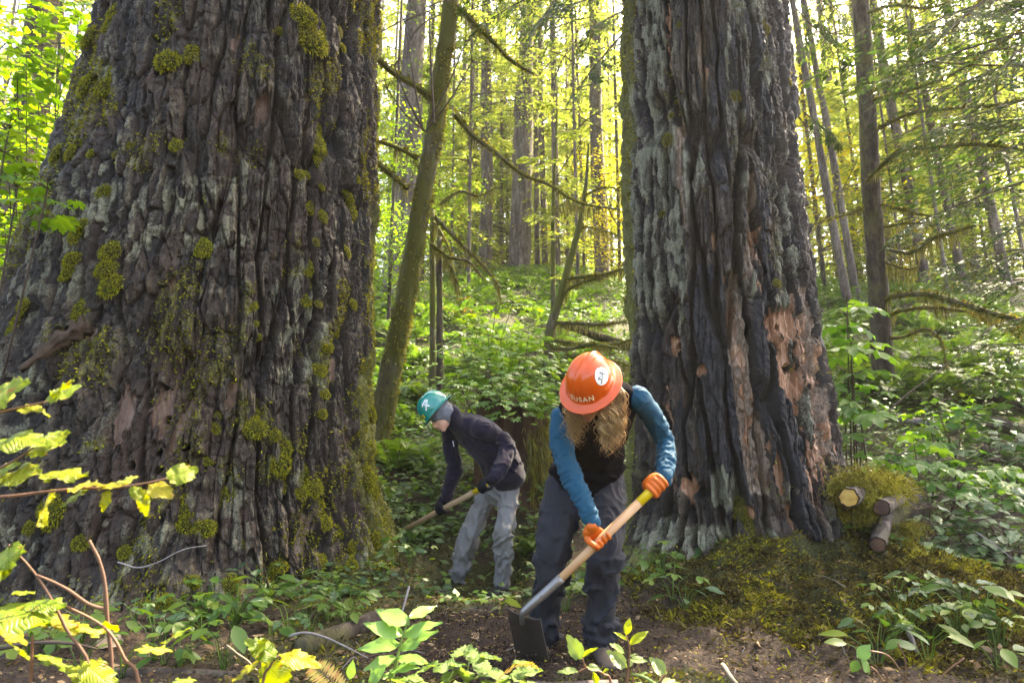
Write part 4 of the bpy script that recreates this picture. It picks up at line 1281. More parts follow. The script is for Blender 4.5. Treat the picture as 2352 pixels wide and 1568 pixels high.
# thin saplings in the gap
tl = 13.0
root = empty('bare_sapling', (*PT(1272, 800, tl)[:2], float(G(*PT(1272, 800, tl)[:2])) - 0.1))
P = [np.array(root.location)] + [PT(a, b, tl) for a, b in [(1271, 700), (1270, 560), (1272, 430), (1278, 300), (1280, 190)]]
obj('trunk', trunk_mesh([p - np.array(root.location) for p in P], [0.06, 0.05, 0.045, 0.035, 0.02, 0.012], M_TB_M, 9, 8), root)
near_boughs(root, [((1271, 560), tl, (1330, 520), 12, .5), ((1272, 500), tl, (1215, 490), 12.4, .5), ((1272, 440), tl, (1345, 400), 12.2, .5), ((1275, 380), tl, (1225, 350), 12.4, .5), ((1278, 320), tl, (1330, 290), 12.6, .5), ((1271, 640), tl, (1320, 620), 12.4, .4), ((1279, 250), tl, (1240, 230), 12.8, .5)], 73, M_NEEDLE)
tag(root, 'thin straight mossy sapling with pale sprays behind the orange helmet', 'tree')
tl = 10.8
root = empty('dead_sapling', (*PT(1258, 830, tl)[:2], float(G(*PT(1258, 830, tl)[:2])) - 0.1))
P = [np.array(root.location)] + [PT(a, b, tl) for a, b in [(1262, 770), (1285, 690), (1312, 590), (1330, 520), (1345, 430), (1352, 330)]]
obj('trunk', trunk_mesh([p - np.array(root.location) for p in P], [0.085, 0.08, 0.07, 0.055, 0.045, 0.03, 0.015], M_TB_M, 10, 10), root)
for k, (pp, b, R_) in enumerate([([(1300, 640), (1340, 635), (1390, 628), (1440, 615)], 10.0, (0.03, 0.025, 0.012)), ([(1290, 680), (1320, 655), (1370, 640), (1420, 622)], 10.2, (0.03, 0.025, 0.015)),
                                 ([(1278, 740), (1330, 742), (1380, 745), (1440, 738)], 10.0, (0.025, 0.025, 0.012)), ([(1268, 780), (1330, 790), (1390, 792), (1450, 780)], 10.0, (0.03, 0.03, 0.015)), ([(1262, 800), (1310, 800), (1360, 790), (1420, 800)], 9.8, (0.025, 0.03, 0.02)),
                                 ([(1330, 520), (1370, 525), (1430, 545)], 10.3, (0.015, 0.008)), ([(1335, 480), (1300, 470), (1270, 480)], 10.6, (0.015, 0.008)), ([(1340, 450), (1390, 430), (1430, 440)], 10.3, (0.015, 0.008)), ([(1262, 850), (1320, 845), (1400, 830), (1450, 840)], 9.4, (0.025, 0.025, 0.012))]):
    branch_obj(root, pp, tl, b, R_, 500 + k, 150, 140, (0.05, 0.2))
tag(root, 'crooked dead sapling with mossy sideways branches above the orange helmet', 'tree')
# two weathered posts of dead stems
for (a, b, w, lab, m) in ((993, 480, 14, 'pale dead stem standing beside a darker one on the fern slope', M_TB_M), (1009, 545, 15, 'dark dead stem standing beside a paler one on the fern slope', M_TB_D)):
    tt = 10.2 if a < 1000 else 10.0
    B = PT(a + 3, 832, tt); B[2] = float(G(B[0], B[1])) - 0.1
    root = empty('snag', B)
    rad = w * tt / FPX / 2
    Tt = PT(a, b, tt) - B
    obj('trunk', trunk_mesh([(0, 0, 0), Tt * 0.35, Tt * 0.7, Tt], [rad * 1.3, rad, rad * 0.95, rad * 0.8], m, 4, 10), root)
    branch_obj(root, [(a, b + 25), (a + 25, b + 60), (a + 45, b + 110)], tt, tt - 0.3, (0.02, 0.01), int(a), 120, 220, (0.05, 0.25))
    tag(root, lab, 'dead tree', 'pair of dead stems on the fern slope')

# ------------------------------------------------------------------ single leaves, fronds
def leaf_mesh(name, mat, w=0.5, peak=0.45, tip=1.0, serr=0.0, fold=0.12, droop=0.15, wave=0.0, n=9, seed=0, curl=0.0, point=1.0):
    """one leaf: base at the origin, along +y, upper side +z, length 1"""
    r = np.random.default_rng(seed)
    t = np.linspace(0, 1, n)
    f = np.where(t < peak, np.sin(pi / 2 * np.clip(t / peak, 0, 1)) ** 0.8, np.cos(pi / 2 * np.clip((t - peak) / (1 - peak), 0, 1)) ** point)
    hw = w / 2 * f
    hw[-1] = 0.004
    hw[0] = 0.012
    if serr:
        hw = hw * (1 + serr * np.where(np.arange(n) % 2, 1, -1) * np.where((np.arange(n) > 0) & (np.arange(n) < n - 1), 1, 0))
    a = np.array([-1, -0.5, 0, 0.5, 1.0])
    X = hw[:, None] * a[None, :]
    Y = t[:, None] + np.zeros((1, 5))
    if serr:
        Y = Y - 0.05 * np.abs(a)[None, :] * np.where(np.arange(n) % 2, -1, 1)[:, None] * (f[:, None] > 0.15)
    Z = fold * np.abs(X) - droop * (t[:, None] ** 2) - curl * X ** 2 / max(w, 0.01) * 2
    Z = Z + wave * np.sin(t[:, None] * 14 + r.uniform(0, 6)) * np.abs(a)[None, :] ** 1.5 + 0.02 * r.normal(size=X.shape) * (wave > 0)
    V = np.stack([X, Y, Z], -1).reshape(-1, 3)
    i = (np.arange(n - 1)[:, None] * 5 + np.arange(4)[None, :]).ravel()
    F = np.stack([i, i + 1, i + 6, i + 5], 1)
    uv = np.stack([np.broadcast_to((a + 1) / 2, X.shape), np.broadcast_to(t[:, None], X.shape)], -1).reshape(-1, 2)
    return new_mesh(name, V, [F], [mat], True, None, None, uv)


def palm_leaf(name, mat, lobes=5, depth=0.45, seed=0, cup=0.1, spread=2.4):
    """a lobed maple-like leaf, base at the origin, main lobe along +y, length 1"""
    r = np.random.default_rng(seed)
    n = lobes * 6 + 1
    a = np.linspace(-spread, spread, n)
    k = np.abs(np.sin(np.linspace(0, lobes * pi, n)))
    rad = (1 - 0.30 * (np.abs(a) / spread) ** 1.5) * (1 - depth + depth * k ** 0.75) * (1 + 0.06 * np.where(np.arange(n) % 2, 1, -1))
    C = np.array((0, 0.38, 0.0))
    x, y = 0.62 * rad * np.sin(a), 0.38 + 0.62 * rad * np.cos(a)
    z = -cup * rad ** 2 + 0.05 * np.cos(np.linspace(0, lobes * 2 * pi, n)) + 0.02 * r.normal(size=n)
    V = [C * 1.0, (0, 0, -0.02)]
    V = np.concatenate([np.array(V), np.stack([x * 0.55, 0.38 + (y - 0.38) * 0.55, z * 0.25 + 0.015], 1), np.stack([x, y, z], 1)])
    j = np.arange(n - 1)
    F3 = np.stack([0 * j, 2 + j + 1, 2 + j], 1)
    F4 = np.stack([2 + j, 2 + j + 1, 2 + n + j + 1, 2 + n + j], 1)
    uv = np.stack([V[:, 0] + 0.5, V[:, 1]], 1)
    return new_mesh(name, V, [F3, F4], [mat], True, None, None, uv)


def frond_mesh(seed, mat, npn=22, arch=0.55, wid=0.16):
    r = np.random.default_rng(seed)
    s = np.linspace(0, 1, 12)
    A = np.stack([s - 0.22 * s ** 3, 0.06 * r.normal() * s ** 2, arch * (s * 1.15 - 1.05 * s ** 2.2)], 1)
    mb = MB()
    V, F, _ = tube(A, np.linspace(0.008, 0.002, 12), 3, False)
    mb.add(V, F, 1)
    u = np.linspace(0.1, 0.99, npn)
    B = np.stack([np.interp(u, s, A[:, k]) for k in range(3)], 1)
    T = unit(np.stack([np.interp(u, s, np.gradient(A[:, k], s)) for k in range(3)], 1))
    Up = unit(np.cross(T, np.array((0, 1.0, 0))) * -1)
    Ln = wid * np.sin(pi * np.clip(u * 0.86 + 0.16, 0, 1)) ** 0.8 + 0.012
    for sg in (1, -1):
        D = np.array((0, sg, 0.0)) + T * 0.28 + Up * 0.10 + r.normal(size=(npn, 3)) * 0.06
        V, F, uv = cards(B, D, Up, Ln, 0.052 * (1.05 - 0.5 * u), 0.10)
        mb.add(V, F, 0, uv)
    return mb.mesh('frond', [mat, M_TWIG], False)


M_FERN = m_leaf('fern_green', (0.045, 0.10, 0.022), (0.08, 0.15, 0.032), (0.13, 0.19, 0.04), trans=0.42, tcol=(1.5, 1.5, 0.45), rough=0.42, spec=0.4)
M_FERN_Y = m_leaf('fern_yellow', (0.16, 0.16, 0.03), (0.26, 0.20, 0.05), (0.24, 0.12, 0.04), trans=0.45, rough=0.5)
FROND = [frond_mesh(i, M_FERN, arch=(0.62, 0.5, 0.75)[i]) for i in range(3)]
FROND_Y = [frond_mesh(i + 10, M_FERN_Y) for i in range(2)]

nfern = [0]


def fern(p, size, label, group='sword ferns on the slope', nf=11, fr=None):
    nfern[0] += 1
    r = np.random.default_rng(2000 + nfern[0])
    root = empty('sword_fern', (p[0], p[1], p[2] - 0.02))
    a0 = r.uniform(0, 6.28)
    for i in range(nf):
        o = obj('frond', (fr or FROND)[int(r.integers(0, len(fr or FROND)))], root)
        k = size * r.uniform(0.75, 1.15)
        o.rotation_euler = (r.normal() * 0.15, r.uniform(-0.45, 0.25), a0 + i * 2.399)
        o.scale = (k, k * r.uniform(0.85, 1.15), k)
    tag(root, label, 'fern', group)
    return root


rf = np.random.default_rng(91)
for (px, py, sz, lab) in [(905, 1080, .75, 'dark fern at the foot of the huge trunk beside the leaning tree'), (950, 1045, .8, 'fern behind the worker in the green helmet, left of his tool'), (985, 1085, .7, 'fern whose fronds arch under the arm of the dark fleece'),
                          (895, 1160, .6, 'fern low beside the right edge of the huge mossy trunk'), (935, 985, .7, 'fern hanging below the leaning mossy trunk'), (1225, 1130, .65, 'fern in the shade between the two workers'),
                          (1215, 1260, .5, 'small fern beside the near worker’s leg in dark trousers'), (1225, 1010, .6, 'fern beside the rotten stump'), (1130, 1090, .6, 'fern in front of the rotten stump behind the dark fleece'), (1205, 1080, .6, 'fern at the foot of the rotten stump near the blue sleeve'), (870, 880, .8, 'fern at the edge of the huge trunk below the mossy stubs'),
                          (2200, 830, .9, 'broad fern beyond the dark conifer on the right slope'), (2260, 790, .9, 'fern with bright fronds left of the standing mossy stems'), (2120, 770, .9, 'fern below the lowest mossy branch'), (2310, 850, .8, 'fern near the right edge above the fallen logs'),
                          (1940, 700, .9, 'fern just right of the charred giant below the twin firs'), (1960, 760, .8, 'fern between the charred giant and the dark conifer'), (1095, 700, .9, 'fern on the open slope left of the fallen wood'), (980, 740, .9, 'fern left of the pair of dead stems')]:
    fern(GP(px, py), sz, lab)
for (px, py, sz) in [(1045, 700, .8), (1060, 735, .7)]:
    fern(GP(px, py), sz, 'withering yellow fern on the open slope above the pale dead stem' if px < 1050 else 'second withering yellow fern just below the first', fr=FROND_Y)
fpos = []
for i in range(165):
    side = rf.random()
    fpos.append((rf.uniform(850, 1430) if side < 0.45 else rf.uniform(1910, 2400), rf.uniform(630, 930)))
for (px, py), lab in zip(fpos, rank_labels(fpos, LM_SLOPE, 'sword fern {0} {1}, {2} to it')):
    fern(GP(px, py), rf.uniform(0.6, 1.0), lab, 'ferns in the gap between the giants' if px < 1500 else 'ferns right of the charred giant', nf=9)

# ------------------------------------------------------------------ bushes whose leaves are parts
LF_MAPLE = [palm_leaf('leaf', M_LEAF_BR, 7, 0.30, i, 0.14, 2.5) for i in range(3)]
LF_VINE = [palm_leaf('leaf', m_leaf('vine_maple_leaves', (0.075, 0.17, 0.03), (0.12, 0.23, 0.045), (0.18, 0.27, 0.04), trans=0.45, tcol=(1.5, 1.5, 0.4), rough=0.36), 7, 0.28, 10 + i, 0.12, 2.5) for i in range(3)]
LF_BIG = [palm_leaf('leaf', m_leaf('broad_maple_leaves', (0.06, 0.15, 0.03), (0.09, 0.19, 0.035), (0.14, 0.24, 0.04), trans=0.5, tcol=(1.6, 1.6, 0.4), rough=0.35), 5, 0.42, 20 + i, 0.16, 2.3) for i in range(3)]
M_SALAL = m_leaf('salal_leaves', (0.030, 0.075, 0.022), (0.045, 0.105, 0.032), (0.07, 0.135, 0.035), trans=0.22, tcol=(1.7, 1.8, 0.4), rough=0.28, spec=0.55, veins=0.01)
LF_SALAL = [leaf_mesh('leaf', M_SALAL, 0.55, 0.42, serr=0.03, fold=0.15, droop=0.15, seed=i, wave=0.015) for i in range(3)]
LF_HERB = [leaf_mesh('leaf', M_LEAF_GR, 0.5, 0.45, fold=0.12, droop=0.2, seed=i, n=7) for i in range(2)]
LF_TRI = [palm_leaf('leaf', M_LEAF_GR, 3, 0.5, 40 + i, 0.12, 1.9) for i in range(2)]


def place(me, root, p, d, nrm, size, wscale=1.0, name='leaf'):
    """a leaf at world point p, pointing along d, upper side nrm"""
    d = unit(np.asarray(d, float))
    n = np.asarray(nrm, float)
    n = unit(n - np.dot(n, d) * d)
    x = np.cross(d, n)
    return obj(name, me, root, mw=mw(np.asarray(p), x, d, n, (size * wscale, size, size)))


def tiers_bush(root, tiers, leafs, nleaf, size, seed, stem_mat, nstuff=0, jz=0.06, base=None):
    """tiers: (px, py, t, half width px, half depth m).  Sprays of leaves lying in flat layers on thin stems"""
    r = np.random.default_rng(seed)
    L0 = np.array(root.location)
    mb = MB()
    tot = sum(a[3] for a in tiers)
    stV, stF, stU = [], [], []
    sb = MB()
    for (px, py, t, hw, dp) in tiers:
        C = PT(px, py, t)
        w = hw * t / FPX
        b = L0 + np.array((r.normal() * 0.08, r.normal() * 0.08, 0))
        V, F, uv = tube(crom([b, b * 0.45 + C * 0.55 + np.array((0, 0, -0.05)), C], 4) - L0, np.linspace(0.012, 0.005, 9), 4, False)
        mb.add(V, F, 0, uv)
        tw = []
        for k in range(6):
            a = r.uniform(0, 6.28)
            E = C + np.array((cos(a) * w, sin(a) * dp, r.normal() * 0.03))
            V, F, uv = tube(crom([C, (C + E) / 2 + np.array((0, 0, 0.03)), E], 3) - L0, np.linspace(0.005, 0.002, 7), 3, False)
            mb.add(V, F, 0, uv)
            tw.append(E)
        m = int(nleaf * hw / tot) + 1
        ms = int(nstuff * hw / tot)
        for k in range(m + ms):
            a, q = r.uniform(0, 6.28), sqrt(r.random())
            P = C + np.array((cos(a) * w * q, sin(a) * dp * q, r.normal() * jz - 0.10 * q * q))
            ang = a + r.normal() * 0.7
            d = np.array((cos(ang), sin(ang), -0.25 + r.normal() * 0.15))
            nr = np.array((r.normal() * 0.25, r.normal() * 0.25 - 0.12, 1))
            if k < m:
                place(leafs[int(r.integers(0, len(leafs)))], root, P, d, nr, size * r.uniform(0.6, 1.2))
            else:
                V, F, uv = cards(P[None] - L0, d[None], nr[None], size * r.uniform(0.6, 1.1), size * 0.7, 0.08)
                sb.add(V, F, 0, uv)
    obj('stem', mb.mesh('stem', [stem_mat]), root)
    if nstuff:
        tag(obj('leaves', sb.mesh('leaves', [leafs[0].materials[0]], False), root), kind='stuff')


def bush_root(name, px, py, t, label, cat='shrub', group=None):
    P = PT(px, py, t)
    root = empty(name, (P[0], P[1], float(G(P[0], P[1])) - 0.02))
    bpy.context.view_layer.update()
    return tag(root, label, cat, group)


root = bush_root('vine_maple', 1165, 1000, 7.4, 'leafy vine maple spreading flat green tiers behind the two workers')
tiers_bush(root, [(1110, 905, 6.9, 100, .5), (1200, 885, 7.0, 110, .55), (1150, 865, 7.2, 120, .5), (1240, 850, 7.3, 90, .5), (1120, 835, 7.5, 70, .5), (1195, 815, 7.6, 110, .5), (1060, 800, 7.8, 60, .4), (1150, 780, 7.8, 80, .4), (1120, 755, 8.0, 60, .4), (1215, 765, 8.0, 50, .3), (1050, 870, 7.4, 60, .4), (1250, 905, 6.8, 60, .4), (1195, 925, 6.6, 80, .3)], LF_VINE, 290, 0.105, 31, M_TWIG, 700)
root = bush_root('vine_maple', 1090, 760, 9.6, 'small yellowish maple sprig on the slope above the green tiers')
tiers_bush(root, [(1140, 700, 9.6, 70, .4), (1180, 690, 9.4, 60, .3), (1100, 720, 9.7, 50, .3)], LF_MAPLE, 60, 0.11, 32, M_TWIG)
root = bush_root('maple_shrub', 90, 900, 7.6, 'bright green maple shrub filling the upper left corner beside the huge trunk')
tiers_bush(root, [(60, 130, 7.2, 150, .7), (150, 100, 7.4, 90, .5), (40, 230, 7.0, 150, .6), (180, 40, 7.6, 80, .5), (60, 290, 7.0, 110, .5), (20, 400, 6.8, 120, .5), (10, 520, 6.8, 100, .5), (130, 170, 7.4, 80, .5), (0, 620, 6.8, 90, .4), (100, 20, 7.6, 130, .5), (30, 340, 6.9, 120, .5)], LF_MAPLE, 260, 0.15, 33, M_TWIG, 500, jz=0.12)
root = bush_root('maple_shrub', -80, 800, 5.2, 'near maple twigs with pale green leaves poking in at the left edge')
tiers_bush(root, [(20, 300, 4.6, 80, .3), (40, 430, 4.4, 100, .3), (10, 350, 4.5, 70, .3), (110, 435, 4.2, 50, .15)], LF_MAPLE, 44, 0.14, 34, M_TWIG)
root = bush_root('maple_shrub', 1000, 60, 6.4, 'sprig of round green leaves hanging by the top of the leaning mossy trunk')
root.location.z = 3.9
tiers_bush(root, [(905, 150, 5.9, 40, .2), (930, 50, 6.2, 60, .25), (1085, 140, 6.0, 50, .2), (890, 205, 5.8, 30, .15), (985, 15, 6.2, 60, .2), (1070, 95, 6.0, 30, .2)], [leaf_mesh('leaf', M_LEAF_BR, 0.72, 0.5, seed=3, droop=0.2, n=7)], 54, 0.13, 35, M_TWIG)
root = bush_root('broadleaf_maple', 1975, 1150, 5.9, 'young maple with broad pale leaves against the right side of the charred giant')
tiers_bush(root, [(1945, 720, 6.0, 40, .2), (1955, 790, 5.8, 50, .2), (1960, 860, 5.7, 50, .25), (1990, 910, 5.6, 55, .25), (1975, 945, 5.5, 60, .25), (1945, 690, 6.2, 30, .2), (1940, 850, 6, 35, .2)], LF_BIG, 40, 0.27, 36, M_TWIG)
root = bush_root('broadleaf_maple', 2130, 1180, 5.8, 'broad leaved shrub spreading over the mossy cut logs')
tiers_bush(root, [(2060, 1045, 5.7, 80, .3), (2150, 1060, 5.6, 100, .35), (2250, 1080, 5.6, 100, .35), (2100, 1020, 6.0, 90, .3), (2210, 1110, 5.3, 90, .3), (2310, 1060, 5.8, 80, .3)], LF_BIG, 80, 0.19, 37, M_TWIG)
sl = [(2150, 1190, 5.0, 'salal shrub just right of the mossy cut logs'), (2260, 1180, 5.0, 'salal shrub above the short sawn log at the right'), (2340, 1230, 4.8, 'salal shrub at the right edge beside the sawn log'), (2200, 1300, 4.7, 'low dark salal below the sawn log'),
      (2290, 1340, 4.5, 'salal shrub with a yellow leaf near the right edge'), (2330, 1440, 4.2, 'salal clump in the lower right corner above the bare twigs')]
for k, (px, py, t, lab) in enumerate(sl):
    root = bush_root('salal_shrub', px, py + 60, t, lab, 'shrub', 'salal shrubs at the right')
    tiers_bush(root, [(px - 40, py - 20, t, 60, .3), (px + 40, py - 40, t + .1, 60, .3), (px, py + 20, t - .1, 80, .3), (px + 30, py + 50, t - .15, 70, .25), (px - 20, py + 60, t - .2, 60, .2)], LF_SALAL, 64, 0.115, 600 + k, M_TWIG, 40, jz=0.08)

for k, (px, py, t, lab) in enumerate([(2180, 985, 7.2, 'leafy shrub left of the grey fallen logs'), (2320, 1040, 6.6, 'leafy shrub in front of the grey fallen logs at the right edge'), (2345, 890, 8.4, 'leafy shrub above the grey fallen logs at the right edge')]):
    root = bush_root('understory_shrub', px, py + 50, t, lab, 'shrub', 'shrubs round the fallen logs')
    tiers_bush(root, [(px - 50, py - 20, t, 60, .35), (px + 40, py - 35, t + .1, 60, .35), (px, py + 15, t - .1, 70, .35), (px - 30, py - 60, t + .1, 50, .3)], [LF_BIG, LF_SALAL, LF_VINE][k], 54, 0.15, 650 + k, M_TWIG, 60, jz=0.09)

# low herbs on the ground between the tree feet
rh = np.random.default_rng(17)
zones = [((890, 1030, 1150, 1310), 18, 'low green herb beside the feet of the worker in grey trousers', 'herbs round the far worker'), ((1180, 1260, 1150, 1360), 11, 'low green herb in the gap between the two workers', 'herbs between the workers'),
         ((1040, 1150, 1190, 1330), 9, 'low green herb behind the grey trousers', 'herbs behind the grey trousers'), ((300, 880, 1390, 1470), 24, 'small pale herb at the foot of the huge mossy trunk', 'herbs at the foot of the huge trunk'),
         ((2000, 2340, 1400, 1550), 18, 'small herb on the dark bank in the lower right', 'herbs on the lower right bank'), ((1300, 1380, 1310, 1400), 5, 'pale green herb seen between the near worker’s legs', 'herbs between the legs'),
         ((880, 1010, 1060, 1150), 12, 'leafy herb below the leaning mossy trunk', 'herbs below the leaning trunk'), ((20, 640, 1450, 1560), 16, 'dark green herb among the sticks at the lower left', 'herbs at the lower left'),
         ((1440, 1640, 1330, 1440), 5, 'small herb on the mound left of the mossy root', 'herbs on the mound')]
HERB_ST = [None]


def herb(p, size, n, leafs, r, label, group, cat='herb', h=0.12):
    root = empty('forest_herb', p)
    bpy.context.view_layer.update() if False else None
    root_m = Matrix.Translation(p)
    mb = MB()
    P0 = np.array(p)
    for k in range(n):
        a = k * 2.399 + r.uniform(-.4, .4)
        q = r.uniform(0.3, 1.0) * h * 0.9
        E = np.array((cos(a) * q, sin(a) * q, h * r.uniform(0.5, 1.2)))
        V, F, uv = tube(np.array([(0, 0, -0.02), E * np.array((0.4, 0.4, 0.7)), E]), [0.003, 0.0025, 0.002], 3, False)
        mb.add(V, F, 0)
        m = leafs[int(r.integers(0, len(leafs)))]
        d = np.array((cos(a), sin(a), -0.1 + r.normal() * 0.2))
        nr = np.array((r.normal() * .3, r.normal() * .3 - 0.2, 1.0))
        d = unit(d); nr = unit(nr - np.dot(nr, d) * d); x = np.cross(d, nr)
        o = obj('leaf', m, root)
        o.matrix_local = mw(E, x, d, nr, size * r.uniform(0.7, 1.2))
    obj('stem', mb.mesh('stem', [M_LEAF_GR]), root)
    return tag(root, label, cat, group)


hpos = []
for (x0, x1, y0, y1), n, lab, grp in zones:
    for k in range(n):
        px, py = rh.uniform(x0, x1), rh.uniform(y0, y1)
        if 1010 < px < 1185 and py > 1275:
            py -= 110
        hpos.append((px, py, grp))
for (px, py, grp), lab in zip(hpos, rank_labels([a[:2] for a in hpos], LM_LOW, 'low green herb {0} {1}, {2} to it')):
    herb(tuple(GP(px, py)), rh.uniform(0.07, 0.13), int(rh.integers(5, 9)), [LF_HERB, LF_TRI, LF_HERB, LF_SALAL][int(rh.integers(0, 4))], rh, lab, grp, h=rh.uniform(0.08, 0.2))

# ------------------------------------------------------------------ ground cover that nobody could count
def scatter(n, xr, yr, seed, mask=None):
    r = np.random.default_rng(seed)
    x, y = r.uniform(*xr, n), yr[0] + (yr[1] - yr[0]) * r.random(n) ** 1.6
    for T in (LT, RT):
        a = np.arctan2(y - T.cy, x - T.cx)
        k = np.hypot(x - T.cx, y - T.cy) > T.R(a, 0.45) - 0.04
        x, y = x[k], y[k]
    if mask is not None:
        k = r.random(len(x)) < mask(x, y)
        x, y = x[k], y[k]
    return r, x, y, Gd(x, y)


def stuff(name, V, F, uv, mats, midx, label=None):
    o = obj(name, new_mesh(name, V, [F], mats, False, [midx], None, uv))
    return tag(o, label, None, None, 'stuff')


r, x, y, z = scatter(170000, (-9, 12), (4.6, 26), 41, lambda x, y: sst(0.31, 0.51, fbm(x * 0.8, y * 0.8, 71.0, 4)) * (0.45 + 0.55 * sst(6, 9, y)) * np.where((x > -0.9) & (x < 1.0) & (y < 5.9), 0.35, 1.0))
n = len(x)
a = r.uniform(0, 6.28, n)
P = np.stack([x, y, z + r.uniform(0.01, 0.20, n) * sst(4.5, 7, y) * (1 + 1.4 * fbm(x * 1.1, y * 1.1, 33.0, 2)) + 0.02], 1)
sz = r.uniform(0.035, 0.085, n) * (1 + 0.03 * y)
V, F, uv = cards(P, np.stack([np.cos(a), np.sin(a), r.normal(size=n) * 0.3], 1), np.stack([r.normal(size=n) * .35, r.normal(size=n) * .35 - 0.1, np.ones(n)], 1), sz, sz * 0.62, 0.06)
stuff('ground_cover', V, F, uv, [M_LEAF_GR, M_FERN, M_SALAL], r.integers(0, 3, n), 'small green leaves covering the slope')
M_LITTER = m_leaf('dead_leaves', (0.055, 0.030, 0.014), (0.15, 0.085, 0.04), (0.30, 0.21, 0.13), trans=0.15, tcol=(1.2, 1.0, 0.7), rough=0.7, spec=0.2)
r, x, y, z = scatter(46000, (-4, 6), (2.5, 18), 42, lambda x, y: 0.25 + 0.75 * sst(0.4, 0.6, fbm(x * 1.3, y * 1.3, 81.0, 3)))
n = len(x)
a = r.uniform(0, 6.28, n)
sz = r.uniform(0.012, 0.045, n) * np.where(r.random(n) < 0.12, 1.8, 1)
V, F, uv = cards(np.stack([x, y, z + r.uniform(0.0, 0.015, n)], 1), np.stack([np.cos(a), np.sin(a), r.normal(size=n) * .25], 1), np.stack([r.normal(size=n) * .5, r.normal(size=n) * .5, np.ones(n)], 1), sz, sz * r.uniform(0.12, 0.7, n), 0.08)
stuff('leaf_litter', V, F, uv, [M_LITTER], 0 * np.arange(n), 'brown leaf litter and bark flakes on the forest floor')
# ground moss
mm = lambda x, y: np.clip(sst(0.10, 0.5, np.exp(-((x - 2.0) / 1.25) ** 2 - ((y - 4.4) / 1.05) ** 2)) * (0.3 + 0.9 * sst(0.42, 0.6, fbm(x * 3.5, y * 3.5, 15.0, 3))) + 0.8 * sst(0.50, 0.6, fbm(x * 1.1, y * 1.1, 12.0, 4)), 0, 1) * (1 - sst(0.2, 0.6, np.exp(-((x - 0.02) / 0.6) ** 2 - ((y - 3.75) / 0.65) ** 2)))
M_MOSS_DULL = m_moss('dull_moss', (0.020, 0.013, 0.006), (0.055, 0.042, 0.014), (0.13, 0.11, 0.03))
for (nm, cnt, xr, yr, sd, mk, lab) in (('ground_moss', 70000, (-3.0, 4.2), (2.6, 7), 43, mm, 'brownish green moss patches on the forest floor'),
                                       ('mound_moss', 150000, (0.7, 3.5), (3.1, 5.4), 143, lambda x, y: sst(0.16, 0.5, np.exp(-((x - 2.0) / 1.1) ** 2 - ((y - 4.45) / 0.95) ** 2) + 0.5 * (fbm(x * 3, y * 3, 18.0, 3) - 0.5)), 'rough brown and green moss on the mound before the charred giant')):
    r, x, y, z = scatter(cnt, xr, yr, sd, mk)
    n = len(x)
    L = r.uniform(0.016, 0.050, n) * (0.5 + 1.0 * fbm(x * 5, y * 5, 7.0, 2))
    V, F, uv = cards(np.stack([x, y, z - 0.004], 1), np.stack([r.normal(size=n) * 1.0, r.normal(size=n) * 1.0 - 0.25, np.ones(n) * 0.55], 1), r.normal(size=(n, 3)), L, 0.003 + L * r.uniform(0.12, 0.24, n))
    stuff(nm, V, F, uv, [M_MOSS_DULL, M_MOSS, M_MOSS_GOLD], np.where(fbm(x * 5, y * 5, 5.0, 3) > 0.55, r.integers(0, 3, n), np.where(r.random(n) < 0.12, 2, 0)), lab)
# needles, bark crumbs and small leaves on the near ground
r, x, y, z = scatter(60000, (-3.2, 3.6), (2.6, 6.5), 49)
n = len(x)
a = r.uniform(0, 6.28, n)
kind = r.integers(0, 4, n)
sz = np.where(kind == 0, r.uniform(0.02, 0.05, n), r.uniform(0.006, 0.022, n))
V, F, uv = cards(np.stack([x, y, z + r.uniform(0, 0.012, n)], 1), np.stack([np.cos(a), np.sin(a), r.normal(size=n) * .3], 1), np.stack([r.normal(size=n) * .5, r.normal(size=n) * .5, np.ones(n)], 1), sz, np.where(kind == 0, 0.0018, sz * r.uniform(0.3, 0.8, n)), 0.08)
stuff('needle_litter', V, F, uv, [M_LITTER, M_MOSS, m_simple('dark_crumbs', (0.018, 0.012, 0.009), 0.9, 0.15, 40, 0.5)], np.where(kind < 2, 0, np.where(r.random(n) < 0.25, 1, 2)), 'needles, bark crumbs and dead bits on the near ground')
# crumbs of dug earth
r, x, y, z = scatter(34000, (-1.2, 1.6), (2.9, 5.0), 44, lambda x, y: sst(0.1, 0.5, np.exp(-((x - 0.02) / 0.6) ** 2 - ((y - 3.75) / 0.7) ** 2)))
n = len(x)
L = r.uniform(0.004, 0.015, n)
V, F, uv = cards(np.stack([x, y, z], 1), r.normal(size=(n, 3)) * np.array((1, 1, .6)) + np.array((0, 0, .4)), r.normal(size=(n, 3)), L, L * 0.8)
stuff('loose_soil', V, F, uv, [m_simple('dark_soil', (0.020, 0.012, 0.008), 0.9, 0.15, 40, 0.5), m_simple('brown_soil', (0.055, 0.032, 0.020), 0.9, 0.15, 40, 0.5)], (r.random(n) < 0.35).astype(int), 'crumbs of dark dug soil around the blade')

